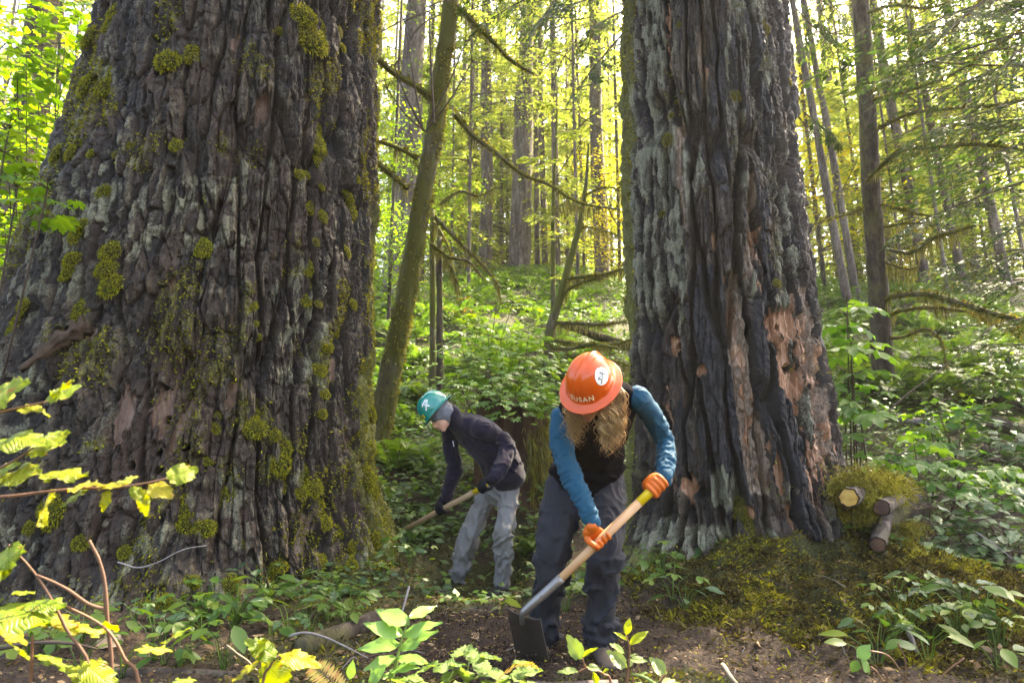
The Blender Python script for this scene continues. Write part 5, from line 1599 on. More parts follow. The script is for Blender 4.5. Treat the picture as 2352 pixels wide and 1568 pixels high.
# far wood beyond the ridge reads as one mass
r = np.random.default_rng(45)
n = 30000
x = r.uniform(-75, 75, n); y = r.uniform(62, 105, n)
keep = fbm(x * 0.12, y * 0.12, 3.0, 3) > 0.40
x, y = x[keep], y[keep]; n = len(x)
z = G(x, y) + r.random(n) ** 1.3 * 30
keep = fbm(x * 0.15, z * 0.25, y * 0.1, 3) > 0.44
x, y, z = x[keep], y[keep], z[keep]; n = len(x)
L = r.uniform(0.5, 1.3, n)
V, F, uv = cards(np.stack([x, y, z], 1), r.normal(size=(n, 3)) * np.array((1, 1, .5)), np.stack([r.normal(size=n) * .5, r.normal(size=n) * .5, np.ones(n)], 1), L, L * 0.6)
stuff('distant_woods', V, F, uv, [M_NEEDLE, M_LEAF_BR], (r.random(n) < 0.35).astype(int), 'pale mass of distant woods beyond the ridge')

# ------------------------------------------------------------------ stump, logs, twigs
M_ROT = m_simple('red_rotten_wood', (0.085, 0.045, 0.025), 0.85, 0.2, 9, 0.85, 0.02, 22, dark=(0.2, 0.2, 0.2), stretch=(1, 1, 0.12))
B = GP(1175, 1170)
B = np.array((PT(1175, 1100, 6.9)[0], PT(1175, 1100, 6.9)[1], 0)); B[2] = float(G(B[0], B[1])) - 0.15
root = empty('rotten_stump', B)
bpy.context.view_layer.update()
th = np.linspace(0, 2 * pi, 90, endpoint=False)
hz = np.linspace(0, 1.0, 26)
TH, HZ = np.meshgrid(th, hz)
top = 0.98 + 0.22 * fbm(np.cos(th) * 3, np.sin(th) * 3, 1.0, 3)
Rr = 0.33 * (1 + 0.35 * np.exp(-HZ / 0.15)) * (1 + 0.40 * (fbm(np.cos(TH) * 5, np.sin(TH) * 5, HZ * 0.6, 4) - 0.5) * 2)
V = np.stack([Rr * np.cos(TH), Rr * np.sin(TH), HZ * top[None, :]], -1).reshape(-1, 3)
k = 90
i = np.arange(25)[:, None] * k; j = np.arange(k)[None, :]; j2 = (j + 1) % k
F = np.stack([i + j, i + j2, i + k + j2, i + k + j], -1).reshape(-1, 4)
V = np.concatenate([V, [(0, 0, 0.85)]])
F3 = np.stack([np.full(k, len(V) - 1), 25 * k + np.arange(k), 25 * k + (np.arange(k) + 1) % k], 1)
obj('wood', new_mesh('wood', V, [F, F3], [M_ROT], True), root)
r = np.random.default_rng(46)
mb = MB()
for q in range(20):
    a = r.uniform(-1.1, 0.3) if q % 4 else r.uniform(-2.8, 0.3)
    zz = r.uniform(0.35, 1.15)
    n = 110
    C = np.stack([np.full(n, 0.40 * cos(a)) + r.normal(size=n) * 0.03, np.full(n, 0.40 * sin(a)) + r.normal(size=n) * 0.03, zz - r.uniform(0, 0.45, n)], 1)
    L = r.uniform(0.05, 0.17, n)
    V, F, uv = cards(C, np.stack([r.normal(size=n) * .25 + cos(a) * .2, r.normal(size=n) * .25 + sin(a) * .2, -np.ones(n)], 1), r.normal(size=(n, 3)), L, L * 0.07)
    mb.add(V, F, int(r.random() < 0.5), uv)
tag(obj('hanging_moss', mb.mesh('hanging_moss', [M_MOSS_GOLD, M_BEARD], False), root), kind='stuff')
tag(root, 'reddish rotten stump draped in hanging moss between the two workers', 'stump')


def log_thing(name, A, Bp, ra, rb, mat, label, endmat=None, k=14, cat='log', wob=0.2, seed=0, group=None, bend=0.0):
    A, Bp = np.asarray(A, float), np.asarray(Bp, float)
    root = empty(name, (A + Bp) / 2)
    bpy.context.view_layer.update()
    P = np.linspace(A, Bp, 9) - np.array(root.location)
    P = P + bend * np.sin(np.linspace(0, pi, 9))[:, None] * np.array((0, 0, 1.0))
    V, F, uv = tube(P, np.linspace(ra, rb, 9), k, True, wob=wob, seed=seed)
    if endmat is None:
        obj('bark', MB().add(V, F, 0, uv).mesh('bark', [mat]), root)
    else:
        obj('bark', MB().add(V, [F[0], F[2]], 0, uv).mesh('bark', [mat]), root)
        T = unit(P[0] - P[1])
        n = k
        ring = V[:n] + T * 0.003
        c = ring.mean(0)
        ring = c + (ring - c) * 0.86 + T * 0.002
        W = np.concatenate([ring, c[None] + (ring - c) * 0.55 + T * 0.002, c[None] + T * 0.004])
        jj = np.arange(n); j2 = (jj + 1) % n
        obj('cut_end', new_mesh('cut_end', W, [np.stack([jj, jj + n, j2 + n, j2], 1), np.stack([jj + n, np.full(n, 2 * n), j2 + n], 1)], [endmat], False), root)
    return tag(root, label, cat, group)


def m_rings(name, c1, c2, sc=70):
    t = NT(name)
    co = t.coord('Object')
    w = t.n('TexWave', {'Vector': co, 'Scale': sc * 0.05, 'Distortion': 6.0, 'Detail': 3.0}, wave_type='RINGS').outputs['Fac']
    c = t.mix(w, (*c1, 1), (*c2, 1))
    c = t.mix(t.ramp(t.noise(14, 5, 0.65, co), [(0.4, 0.0), (0.72, 0.75)]), c, tuple(a * 0.35 for a in c1))
    return t.done(t.pbsdf(c, 0.7, 0.3, Normal=t.bump(w, 0.4, 0.004)))


M_CUT_Y = m_rings('fresh_cut_wood', (0.42, 0.23, 0.04), (0.55, 0.35, 0.09))
M_CUT_B = m_rings('old_cut_wood', (0.065, 0.030, 0.017), (0.12, 0.062, 0.035))
M_LOGB = m_treebark('log_bark', (0.022, 0.016, 0.014), (0.060, 0.045, 0.038), (0.14, 0.11, 0.10), 0.1)
log_thing('cut_log', PT(1950, 1142, 4.24), PT(2030, 1105, 5.2), 0.062, 0.068, M_LOGB, 'mossy sawn log with bright yellow cut end beside the charred giant', M_CUT_Y, 20, group='sawn logs under moss', wob=0.12)
log_thing('cut_log', PT(2026, 1165, 4.24), PT(2085, 1130, 5.1), 0.050, 0.055, M_LOGB, 'sawn log with dark brown cut end right of the yellow one', M_CUT_B, 18, group='sawn logs under moss', wob=0.12, seed=2)
log_thing('cut_log', PT(2016, 1250, 4.2), PT(2034, 1175, 4.75), 0.047, 0.05, M_LOGB, 'short sawn log poking down below the dark brown cut end', M_CUT_B, 18, group='sawn logs under moss', wob=0.12, seed=4)
log_thing('cut_log', PT(2322, 1282, 4.9), PT(2200, 1262, 5.2), 0.06, 0.065, M_LOGB, 'brown sawn log lying under the salal at the right', M_CUT_B, 16, seed=5)
root = log_thing('mossy_log', PT(1975, 1185, 4.70), PT(2090, 1150, 5.5), 0.15, 0.17, M_TB_D, 'old moss covered log behind the sawn ends, at the right foot of the charred giant', None, 18, seed=6)
r = np.random.default_rng(47)
mb = MB()
A, Bq = PT(1962, 1165, 4.5), PT(2050, 1150, 4.95)
for q in range(90):
    f = r.random()
    C0 = A + (Bq - A) * f
    a = r.uniform(0.25, 3.0)
    o = np.array((cos(a), -0.25 * abs(sin(a)) - 0.1, sin(a))) * r.uniform(0.12, 0.17)
    n = 90
    C = C0 + o + r.normal(size=(n, 3)) * 0.035
    D = unit(unit(o) + r.normal(size=(n, 3)) * 0.6 + np.array((0, -0.2, -0.6)))
    L = r.uniform(0.02, 0.055, n)
    V, F, uv = cards(C - np.array(root.location), D, r.normal(size=(n, 3)), L, L * 0.18)
    mb.add(V, F, int(r.random() < 0.45), uv)
for (px, py, w, t) in [(1950, 1102, 45, 4.35), (1925, 1120, 25, 4.35), (1985, 1100, 40, 4.4), (2040, 1120, 40, 4.45), (1990, 1150, 25, 4.35), (1985, 1180, 20, 4.35), (2090, 1215, 26, 4.6), (2080, 1250, 18, 4.5), (1925, 1185, 18, 4.55)]:
    n = 800
    C = PT(px, py, t) + r.normal(size=(n, 3)) * np.array((w * t / FPX * .55, 0.03, w * t / FPX * .38))
    D = unit(r.normal(size=(n, 3)) * 0.6 + np.array((0, -0.5, -0.6)))
    L = r.uniform(0.018, 0.05, n)
    V, F, uv = cards(C - np.array(root.location), D, r.normal(size=(n, 3)), L, L * 0.18)
    mb.add(V, F, int(r.random() < 0.35), uv)
tag(obj('moss_covering', mb.mesh('moss_covering', [M_MOSS_GOLD, m_moss('bright_moss', (0.14, 0.14, 0.018), (0.24, 0.22, 0.03), (0.36, 0.32, 0.06))], False), root), kind='stuff')
M_GREYLOG = m_treebark('weathered_log', (0.045, 0.038, 0.036), (0.13, 0.115, 0.11), (0.26, 0.24, 0.23), 0.05)
for (a, ta, b, tb, ra, lab) in [((2240, 962), 8.0, (2420, 1005), 7.6, 0.08, 'grey fallen log near the right edge above the salal'), ((2270, 905), 8.8, (2440, 975), 8.2, 0.07, 'upper grey fallen log at the right edge'),
                                ((2250, 1035), 7.2, (2420, 1095), 6.8, 0.08, 'thin dark fallen log below the grey ones at the right'), ((2060, 960), 8.4, (2200, 985), 8.2, 0.05, 'thin pale fallen pole left of the grey logs'),
                                ((1460, 800), 10.5, (1290, 745), 11, 0.07, 'mossy fallen pole on the slope left of the charred giant')]:
    log_thing('fallen_log', PT(*a, ta), PT(*b, tb), ra, ra * 0.8, M_GREYLOG if 'pale' in lab else M_TB_D, lab, None, 12, seed=int(a[0]), wob=0.3)
# roots / logs in the near ground
log_thing('fallen_log', GP(230, 1545) + np.array((-.1, 0, .0)), GP(640, 1562) + np.array((0.1, 0, -.02)), 0.03, 0.02, M_TB_D, 'dark rotten log lying across the lower left ground', None, 12, seed=3, bend=0.02)
log_thing('fallen_log', GP(880, 1432) + np.array((0, 0, .05)), GP(690, 1505) + np.array((0, 0, .0)), 0.045, 0.055, M_TB_D, 'short rotten log behind the broad pale leaves at lower centre', None, 14, seed=4)
log_thing('fallen_log', PT(1180, 1592, 2.75), PT(1420, 1584, 2.75), 0.04, 0.035, M_LOGB, 'bark covered log at the bottom edge below the sunlit shoots', None, 12, seed=8)


def twig(pts, rad, mat, label, group=None, name='fallen_twig'):
    P = crom(np.array(pts), 5)
    o = np.array(P[0])
    V, F, uv = tube(P - o, np.linspace(rad, rad * 0.45, len(P)), 5, True, wob=0.2)
    me = MB().add(V, F, 0, uv).mesh('fallen_twig', [mat])
    return tag(obj(name, me, None, loc=o), label, 'twig', group)


rt = np.random.default_rng(48)
tpos = [((rt.uniform(520, 1200), rt.uniform(1360, 1560)) if k < 44 else (rt.uniform(1500, 2330), rt.uniform(1340, 1560))) for k in range(70)]
for k, ((px, py), lab) in enumerate(zip(tpos, rank_labels(tpos, LM_LOW, 'thin dry twig {0} {1}, {2} to it'))):
    p = GP(px, py)
    a = rt.uniform(0, 6.28); L = rt.uniform(0.06, 0.24)
    q = p + np.array((cos(a), sin(a), rt.uniform(0.0, 0.4))) * L
    m = (p + q) / 2 + rt.normal(size=3) * 0.015
    twig([p + np.array((0, 0, .004)), m + np.array((0, 0, .01)), q], rt.uniform(0.0012, 0.0032), M_TWIG_GREY if rt.random() < .4 else M_TWIG, lab, 'dry twigs left of the near worker' if k < 44 else 'dry twigs on the mossy bank')
twig([PT(0, 1488, 2.9), PT(90, 1475, 2.9), PT(170, 1478, 2.9), PT(225, 1490, 2.95)], 0.010, M_TWIG, 'long grey stick lying at the lower left corner')
twig([PT(940, 1345, 2.7), PT(925, 1400, 2.65), PT(905, 1455, 2.6)], 0.005, M_TWIG_GREY, 'grey stick standing among the broad pale leaves')
twig([PT(665, 1460, 2.9), PT(700, 1452, 2.9), PT(745, 1462, 2.9), PT(790, 1482, 2.85), PT(845, 1510, 2.8)], 0.006, M_TWIG_GREY, 'arched grey twig in front of the short rotten log')
twig([PT(1660, 1525, 2.5), PT(1680, 1555, 2.4), PT(1710, 1590, 2.3)], 0.010, M_TWIG_PALE, 'broken pale stick jutting up at the bottom edge right of the sunlit shoots')
twig([GP(2078, 1442) + np.array((0, 0, .03)), GP(2090, 1480) + np.array((0, 0, .04)), GP(2112, 1515) + np.array((0, 0, .02))], 0.018, M_GREYLOG, 'stout grey stick on the dark bank at lower right')
twig([PT(270, 1290, 3.6), PT(315, 1303, 3.55), PT(360, 1292, 3.5), PT(420, 1262, 3.5), PT(475, 1252, 3.55)], 0.005, M_TWIG_GREY, 'curved white twig hanging against the foot of the huge trunk')
twig([PT(1990, 1075, 5.2), PT(2080, 1150, 5.0), PT(2125, 1200, 4.9), PT(2130, 1270, 4.8)], 0.006, M_TWIG, 'thin dark twig crossing the moss beside the sawn logs')
twig([PT(1960, 1025, 5.6), PT(2060, 925, 5.7), PT(2170, 840, 5.8), PT(2280, 750, 5.9)], 0.008, M_TWIG, 'long thin stem slanting up across the dark conifer')
twig([PT(2240, 1220, 4.6), PT(2310, 1270, 4.5), PT(2370, 1330, 4.4)], 0.005, M_TWIG_GREY, 'straight pale twig slanting through the salal at the right edge')

# ------------------------------------------------------------------ people: soft bodies grown from lofted sections
def etube(st, k=22, sub=6, hemi=True):
    """st: (centre, lateral, half width, half depth) stations -> closed lofted surface"""
    C = crom([s[0] for s in st], sub)
    n = len(C)
    x = np.linspace(0, 1, len(st)); f = np.linspace(0, 1, n)
    Lt = np.stack([np.interp(f, x, [s[1][i] for s in st]) for i in range(3)], 1)
    a = np.interp(f, x, [s[2] for s in st]); b = np.interp(f, x, [s[3] for s in st])
    T = unit(np.gradient(C, axis=0))
    X = unit(Lt - (Lt * T).sum(1, keepdims=True) * T)
    Y = np.cross(T, X)
    if hemi:
        def endcap(i, sg):
            out = []
            for q in (0.45, 0.8, 0.97):
                out.append((C[i] + sg * T[i] * q * min(a[i], b[i]) * 0.8, X[i], Y[i], a[i] * sqrt(1 - q * q), b[i] * sqrt(1 - q * q)))
            return out
        e0, e1 = endcap(0, -1)[::-1], endcap(n - 1, 1)
        C = np.concatenate([[q[0] for q in e0], C, [q[0] for q in e1]])
        X = np.concatenate([[q[1] for q in e0], X, [q[1] for q in e1]])
        Y = np.concatenate([[q[2] for q in e0], Y, [q[2] for q in e1]])
        a = np.concatenate([[q[3] for q in e0], a, [q[3] for q in e1]])
        b = np.concatenate([[q[4] for q in e0], b, [q[4] for q in e1]])
        n = len(C)
    th = np.arange(k) * 2 * pi / k
    V = C[:, None, :] + X[:, None, :] * (a[:, None] * np.cos(th))[..., None] + Y[:, None, :] * (b[:, None] * np.sin(th))[..., None]
    i = np.arange(n - 1)[:, None] * k; j = np.arange(k)[None, :]; j2 = (j + 1) % k
    Q = np.stack([i + j, i + j2, i + k + j2, i + k + j], -1).reshape(-1, 4)
    V = np.concatenate([V.reshape(-1, 3), C[:1], C[-1:]])
    jj = np.arange(k)
    return V, [Q, np.stack([np.full(k, n * k), (jj + 1) % k, jj], 1), np.stack([np.full(k, n * k + 1), (n - 1) * k + jj, (n - 1) * k + (jj + 1) % k], 1)]


def ball(c, X, Y, Z, r, k=20):
    lat = np.linspace(-pi / 2, pi / 2, k // 2 + 1)[1:-1]
    st = [(np.asarray(c) + np.asarray(Z) * r[2] * sin(q), X, r[0] * cos(q), r[1] * cos(q)) for q in lat]
    C = np.array([s[0] for s in st])
    th = np.arange(k) * 2 * pi / k
    V = np.concatenate([s[0] + np.outer(np.cos(th), X) * s[2] + np.outer(np.sin(th), Y) * s[3] for s in st] + [[np.asarray(c) - np.asarray(Z) * r[2]], [np.asarray(c) + np.asarray(Z) * r[2]]])
    n = len(st)
    i = np.arange(n - 1)[:, None] * k; j = np.arange(k)[None, :]; j2 = (j + 1) % k
    Q = np.stack([i + j, i + j2, i + k + j2, i + k + j], -1).reshape(-1, 4)
    jj = np.arange(k)
    return V, [Q, np.stack([np.full(k, n * k), (jj + 1) % k, jj], 1), np.stack([np.full(k, n * k + 1), (n - 1) * k + jj, (n - 1) * k + (jj + 1) % k], 1)]


def remesh(pieces, voxel, smooth=3):
    mb = MB()
    for V, F in pieces:
        mb.add(V, F)
    me = mb.mesh('tmp', [])
    o = bpy.data.objects.new('tmp', me)
    COL.objects.link(o)
    m = o.modifiers.new('r', 'REMESH')
    m.mode = 'VOXEL'
    m.voxel_size = voxel
    dg = bpy.context.evaluated_depsgraph_get()
    m2 = bpy.data.meshes.new_from_object(o.evaluated_get(dg))
    V = np.empty(len(m2.vertices) * 3, np.float32)
    m2.vertices.foreach_get('co', V)
    V = V.reshape(-1, 3).astype(float)
    lt = np.empty(len(m2.polygons), np.int32); m2.polygons.foreach_get('loop_total', lt)
    lv = np.empty(len(m2.loops), np.int32); m2.loops.foreach_get('vertex_index', lv)
    st = np.concatenate(([0], np.cumsum(lt)[:-1]))
    F4 = lv[st[lt == 4][:, None] + np.arange(4)]
    F3 = lv[st[lt == 3][:, None] + np.arange(3)] if (lt == 3).any() else np.zeros((0, 3), int)
    ed = np.empty(len(m2.edges) * 2, np.int32); m2.edges.foreach_get('vertices', ed)
    ed = ed.reshape(-1, 2)
    bpy.data.objects.remove(o)
    bpy.data.meshes.remove(m2); bpy.data.meshes.remove(me)
    deg = np.bincount(ed.ravel(), minlength=len(V)).astype(float)[:, None]
    for _ in range(smooth):
        S = np.zeros_like(V)
        np.add.at(S, ed[:, 0], V[ed[:, 1]])
        np.add.at(S, ed[:, 1], V[ed[:, 0]])
        V = V * 0.4 + 0.6 * S / np.maximum(deg, 1)
    return V, [F4, F3]


def normals(V, F):
    N = np.zeros_like(V)
    for f in F:
        if len(f):
            fn = np.cross(V[f[:, 2]] - V[f[:, 0]], V[f[:, -1]] - V[f[:, 1]]) if f.shape[1] == 4 else np.cross(V[f[:, 1]] - V[f[:, 0]], V[f[:, 2]] - V[f[:, 0]])
            for c in range(f.shape[1]):
                np.add.at(N, f[:, c], fn)
    return unit(N)


def folds(V, F, segs, seed=0):
    """cloth creases: segs are (A, B, amplitude, creases per metre, slant)"""
    N = normals(V, F)
    best = np.full(len(V), 9.0)
    d = np.zeros(len(V))
    for q, (A, B, amp, fr, sl) in enumerate(segs):
        A, B = np.asarray(A), np.asarray(B)
        ax = B - A; L = np.linalg.norm(ax); ax = ax / L
        t = np.clip(((V - A) @ ax) / L, 0, 1)
        R = V - (A + np.outer(t * L, ax))
        dist = np.linalg.norm(R, axis=1)
        x, y, z = basis(ax, (0.1, 1, 0.2))
        ph = np.arctan2(R @ y, R @ x)
        u = t * L * fr + sl * np.cos(ph + q)
        w = fbm(np.cos(ph) * 1.3 + seed * 7 + q * 3.1, np.sin(ph) * 1.3, u * 0.45, 3)
        n = ridged(vn(np.cos(ph) * 0.55 + 5 * w * 0.55, np.sin(ph) * 0.55 + q, u + 2.2 * w)) ** 2.6 - 0.3
        dd = amp * n * (0.4 + 1.2 * fbm(np.cos(ph) * 1.2, np.sin(ph) * 1.2 + seed, u * 0.2 + q * 2, 2))
        near = dist < best
        d = np.where(near, dd * 1.5, d); best = np.where(near, dist, best)
    V2 = V + N * d[:, None]
    return V2


def soft(name, pieces, voxel, mat, root, smooth=3, segs=None, seed=0, amp_noise=0.0):
    V, F = remesh(pieces, voxel, smooth)
    if segs:
        V = folds(V, F, segs, seed)
    if amp_noise:
        V = V + normals(V, F) * (amp_noise * (fbm(V[:, 0] * 22, V[:, 1] * 22, V[:, 2] * 22, 3) - 0.5))[:, None]
    me = new_mesh(name, V - np.array(root.location), F, [mat], True)
    return obj(name, me, root)


def limb(pts, rs, lat=(1, 0, 0), flat=1.0, k=18, sub=6):
    return etube([(p, lat, r, r * flat) for p, r in zip(pts, rs)], k, sub)


# hard hat ------------------------------------------------------------
DA, DB, DH = 0.106, 0.128, 0.145


def dome(az, a):
    az = np.asarray(az, float); a = np.asarray(a, float)
    r = np.cos(a) ** 0.72
    z = DH * np.sin(a) ** 0.95
    x, y = DA * r * np.cos(az), DB * r * np.sin(az)
    n = unit(np.stack([x / DA ** 2, y / DB ** 2, z / DH ** 2], -1))
    up = sst(0.12, 0.6, a)
    rid = 0.0075 * np.exp(-(x / 0.011) ** 2) * up - 0.0035 * np.exp(-((np.abs(x) - 0.021) / 0.006) ** 2) * up
    rid = rid + 0.004 * np.exp(-((np.abs(x) - 0.052) / 0.014) ** 2) * np.exp(-((y - 0.045) / 0.045) ** 2) * up
    slot = 0.006 * np.exp(-((a - 0.12) / 0.09) ** 4) * (np.exp(-((np.abs(np.cos(az)) - 0.98) / 0.05) ** 4) + np.exp(-((np.abs(np.cos(az)) - 0.62) / 0.05) ** 4))
    return np.stack([x, y, z], -1) + n * (rid + slot)[..., None], n


def hard_hat(root, O, L, F, U, mat, inner):
    k = 96
    az = np.arange(k) * 2 * pi / k
    rows = [dome(az, np.full(k, a))[0] for a in np.linspace(1.5, 0.02, 26)]
    b = rows[-1].copy(); b[:, 2] = 0
    d = unit(b * np.array((1, 1, 0)))
    fw = 1 + 0.25 * np.clip(np.sin(az), 0, 1)[:, None] ** 2
    for (o, z) in ((0.004, -0.0005), (0.010, -0.003), (0.022, -0.007), (0.031, -0.011), (0.034, -0.0115), (0.0355, -0.0135), (0.034, -0.0160), (0.030, -0.0145), (0.012, -0.008), (0.0, -0.006)):
        rows.append(b + d * (o * fw) + np.array((0, 0, z)))
    ninn = len(rows)
    for a in (0.1, 0.5, 1.0, 1.45):
        rows.append(dome(az, np.full(k, a))[0] * 0.955)
    V = np.concatenate(rows)
    n = len(rows)
    i = np.arange(n - 1)[:, None] * k; j = np.arange(k)[None, :]; j2 = (j + 1) % k
    Q = np.stack([i + j, i + k + j, i + k + j2, i + j2], -1).reshape(-1, 4)
    V = np.concatenate([V, [(0, 0, DH + 0.006)], [(0, 0, DH * 0.955)]])
    jj = np.arange(k)
    F3 = np.stack([np.full(k, n * k), jj, (jj + 1) % k], 1)
    F3b = np.stack([np.full(k, n * k + 1), (n - 1) * k + (jj + 1) % k, (n - 1) * k + jj], 1)
    me = new_mesh('hard_hat', V, [Q, F3, F3b], [mat, inner], True, [((np.arange(len(Q)) // k) >= ninn - 1).astype(int), 0, 1])
    return obj('hard_hat', me, root, mw=mw(O, L, F, U, 0.965))


def on_dome(u, v, az0, a0, off):
    """flat design coordinates (metres, u to the wearer's left seen from outside, v up) wrapped on the dome"""
    rr = 0.115 * cos(a0) ** 0.72
    az = az0 - np.asarray(u) / rr
    a = a0 + np.asarray(v) / 0.125
    P, n = dome(az, np.clip(a, 0.01, 1.5))
    return P + n * off


def strokes(lst, az0, a0, off, th=0.003):
    mb = MB()
    for s in lst:
        (u0, v0, u1, v1), w = s[:4], (s[4] if len(s) > 4 else th)
        m = 5
        f = np.linspace(0, 1, m)
        du, dv = u1 - u0, v1 - v0
        l = sqrt(du * du + dv * dv) + 1e-9
        pu, pv = -dv / l * w / 2, du / l * w / 2
        U_ = np.concatenate([u0 + du * f + pu, u0 + du * f - pu]); V_ = np.concatenate([v0 + dv * f + pv, v0 + dv * f - pv])
        P = on_dome(U_, V_, az0, a0, off)
        i = np.arange(m - 1)
        mb.add(P, np.stack([i, i + m, i + m + 1, i + 1], 1))
    return mb


def disc(ru, rv, az0, a0, off):
    P = [on_dome(np.zeros(1), np.zeros(1), az0, a0, off)]
    k = 32
    th = np.arange(k) * 2 * pi / k
    for q in (0.33, 0.66, 1.0):
        P.append(on_dome(ru * q * np.cos(th), rv * q * np.sin(th), az0, a0, off))
    V = np.concatenate(P)
    j = np.arange(k); j2 = (j + 1) % k
    return V, [np.stack([0 * j, 1 + j, 1 + j2], 1), np.concatenate([np.stack([1 + q * k + j, 1 + (q + 1) * k + j, 1 + (q + 1) * k + j2, 1 + q * k + j2], 1) for q in (0, 1)])]


def hat_text(hat, txt, az0, a0, size, space, mat):
    cu = bpy.data.curves.new('txt', 'FONT')
    cu.body = txt
    cu.size = size
    cu.space_character = space
    cu.align_x = 'CENTER'
    cu.offset = size * 0.02
    o = bpy.data.objects.new('txt', cu)
    COL.objects.link(o)
    dg = bpy.context.evaluated_depsgraph_get()
    me = bpy.data.meshes.new_from_object(o.evaluated_get(dg))
    bpy.data.objects.remove(o)
    V = np.empty(len(me.vertices) * 3, np.float32)
    me.vertices.foreach_get('co', V)
    V = V.reshape(-1, 3)
    P = on_dome(V[:, 0], V[:, 1], az0, a0, 0.0014)
    me.vertices.foreach_set('co', P.astype(np.float32).ravel())
    me.materials.clear(); me.materials.append(mat)
    me.update()
    return obj('lettering', me, hat)


def grip_hand(name, C, A, Wd, r, N_hint, mat, root, wrist, wr=0.030, sc=1.0, thumb=True, voxel=0.004, cuff_lat=(1, 0, 0)):
    """a gloved fist closed round a handle: C point on the handle axis, A its direction, Wd towards the wrist"""
    A = unit(A); Wd = unit(np.asarray(Wd) - np.dot(Wd, A) * A)
    N = np.cross(A, Wd)
    if np.dot(N, N_hint) < 0:
        N = -N
    P = []
    f = 0.0098 * sc
    wr_p = np.asarray(wrist)
    K = C + N * (r + 0.014) + Wd * 0.012
    P.append(etube([(wr_p + unit(wr_p - C) * 0.02, A, wr, wr * 0.85), (wr_p, A, wr * 0.98, wr * 0.80), (C + Wd * 0.058 * sc + N * 0.012, A, 0.038 * sc, 0.020 * sc), (K + Wd * 0.008, A, 0.042 * sc, 0.017 * sc), (K - Wd * 0.012, A, 0.040 * sc, 0.014 * sc)], 18, 5))
    for i, (o, ln) in enumerate(((-0.0315, 0.92), (-0.0105, 1.0), (0.0105, 1.02), (0.0315, 0.85))):
        pts = [K + A * o * sc + Wd * 0.004]
        for phi in (20, 62, 108, 155, 200):
            q = radians(phi * (0.9 + 0.1 * ln))
            R = r + f * 0.9 + 0.002 * (i % 2)
            pts.append(C + A * (o * sc + 0.002 * i) + (N * cos(q) - Wd * sin(q)) * R)
        P.append(limb(pts, [f * 1.1, f * 1.12, f * 1.05, f, f * 0.95, f * 0.8], A, k=12, sub=4))
    if thumb:
        sg = -1.0 if thumb is True else thumb
        base = C + Wd * 0.045 * sc + N * 0.006 + A * sg * 0.030 * sc
        pts = [base, C + Wd * (r + 0.016) - N * 0.008 + A * sg * 0.040 * sc, C + Wd * (r * 0.4) - N * (r + 0.012) + A * sg * 0.034 * sc, C - Wd * (r * 0.75) - N * (r + 0.009) + A * sg * 0.024 * sc]
        P.append(limb(pts, [0.0155 * sc, 0.0135 * sc, 0.012 * sc, 0.0095 * sc], A, k=12, sub=5))
    return soft(name, P, voxel, mat, root, 2)


def boot(root, A, toe, mat, solemat, ln=0.27, label=None):
    """work boot: A ankle point (shaft top), toe direction on the ground"""
    g = float(Gd(A[0], A[1]))
    g = min(g, A[2] - 0.10)
    t = unit(np.array((toe[0], toe[1], 0.0))); s = np.cross((0, 0, 1.0), t)
    H = np.array((A[0], A[1], g))
    P = [etube([(A + np.array((0, 0, 0.02)), s, 0.052, 0.056), (H + np.array((0, 0, 0.10)), s, 0.048, 0.055), (H + np.array((0, 0, 0.045)) - t * 0.005, s, 0.042, 0.058)], 16, 5),
         etube([(H - t * 0.055 + np.array((0, 0, 0.045)), s, 0.034, 0.038), (H + np.array((0, 0, 0.055)), s, 0.041, 0.048), (H + t * 0.09 + np.array((0, 0, 0.052)), s, 0.047, 0.040), (H + t * 0.15 + np.array((0, 0, 0.040)), s, 0.048, 0.030), (H + t * 0.19 + np.array((0, 0, 0.034)), s, 0.038, 0.022)], 16, 5)]
    b = soft('boot', P, 0.007, mat, root, 2, None, 0, 0.004)
    pts = [(-0.075, 0.0), (-0.06, 0.032), (0.0, 0.038), (0.09, 0.05), (0.16, 0.048), (0.205, 0.022), (0.212, 0.0), (0.205, -0.022), (0.16, -0.048), (0.09, -0.05), (0.0, -0.038), (-0.06, -0.032)]
    n = len(pts)
    V = np.array([H + t * p + s * q + np.array((0, 0, z)) for z in (-0.005, 0.018) for p, q in pts])
    j = np.arange(n); j2 = (j + 1) % n
    F = [np.stack([j, j2, j2 + n, j + n], 1), np.stack([np.full(n - 2, n), n + 1 + np.arange(n - 2), n + 2 + np.arange(n - 2)], 1)]
    me = new_mesh('sole', V - np.array(root.location), F, [solemat], False)
    so = obj('sole', me, b)
    return b


def m_cloth(name, col, rough=0.85, weave=420.0, bump=0.0012, sheen=0.15, mott=0.25, spec=0.15, ms=30):
    t = NT(name)
    co = t.coord('Object')
    n = t.noise(weave, 2.0, 0.6, co)
    m = t.noise(ms, 4.0, 0.65, co)
    c = t.mix(t.math('MULTIPLY', t.ramp(m, [(0.35, 0.0), (0.7, 1.0)]), mott), (*col, 1), tuple(a * 0.5 for a in col))
    c = t.mix(t.math('MULTIPLY', n, 0.3), c, t.mix(1.0, c, (1.5, 1.5, 1.5), 'MULTIPLY'))
    return t.done(t.pbsdf(c, rough, spec, Normal=t.bump(n, 0.7, bump), **{'Sheen Weight': sheen, 'Sheen Roughness': 0.5}))


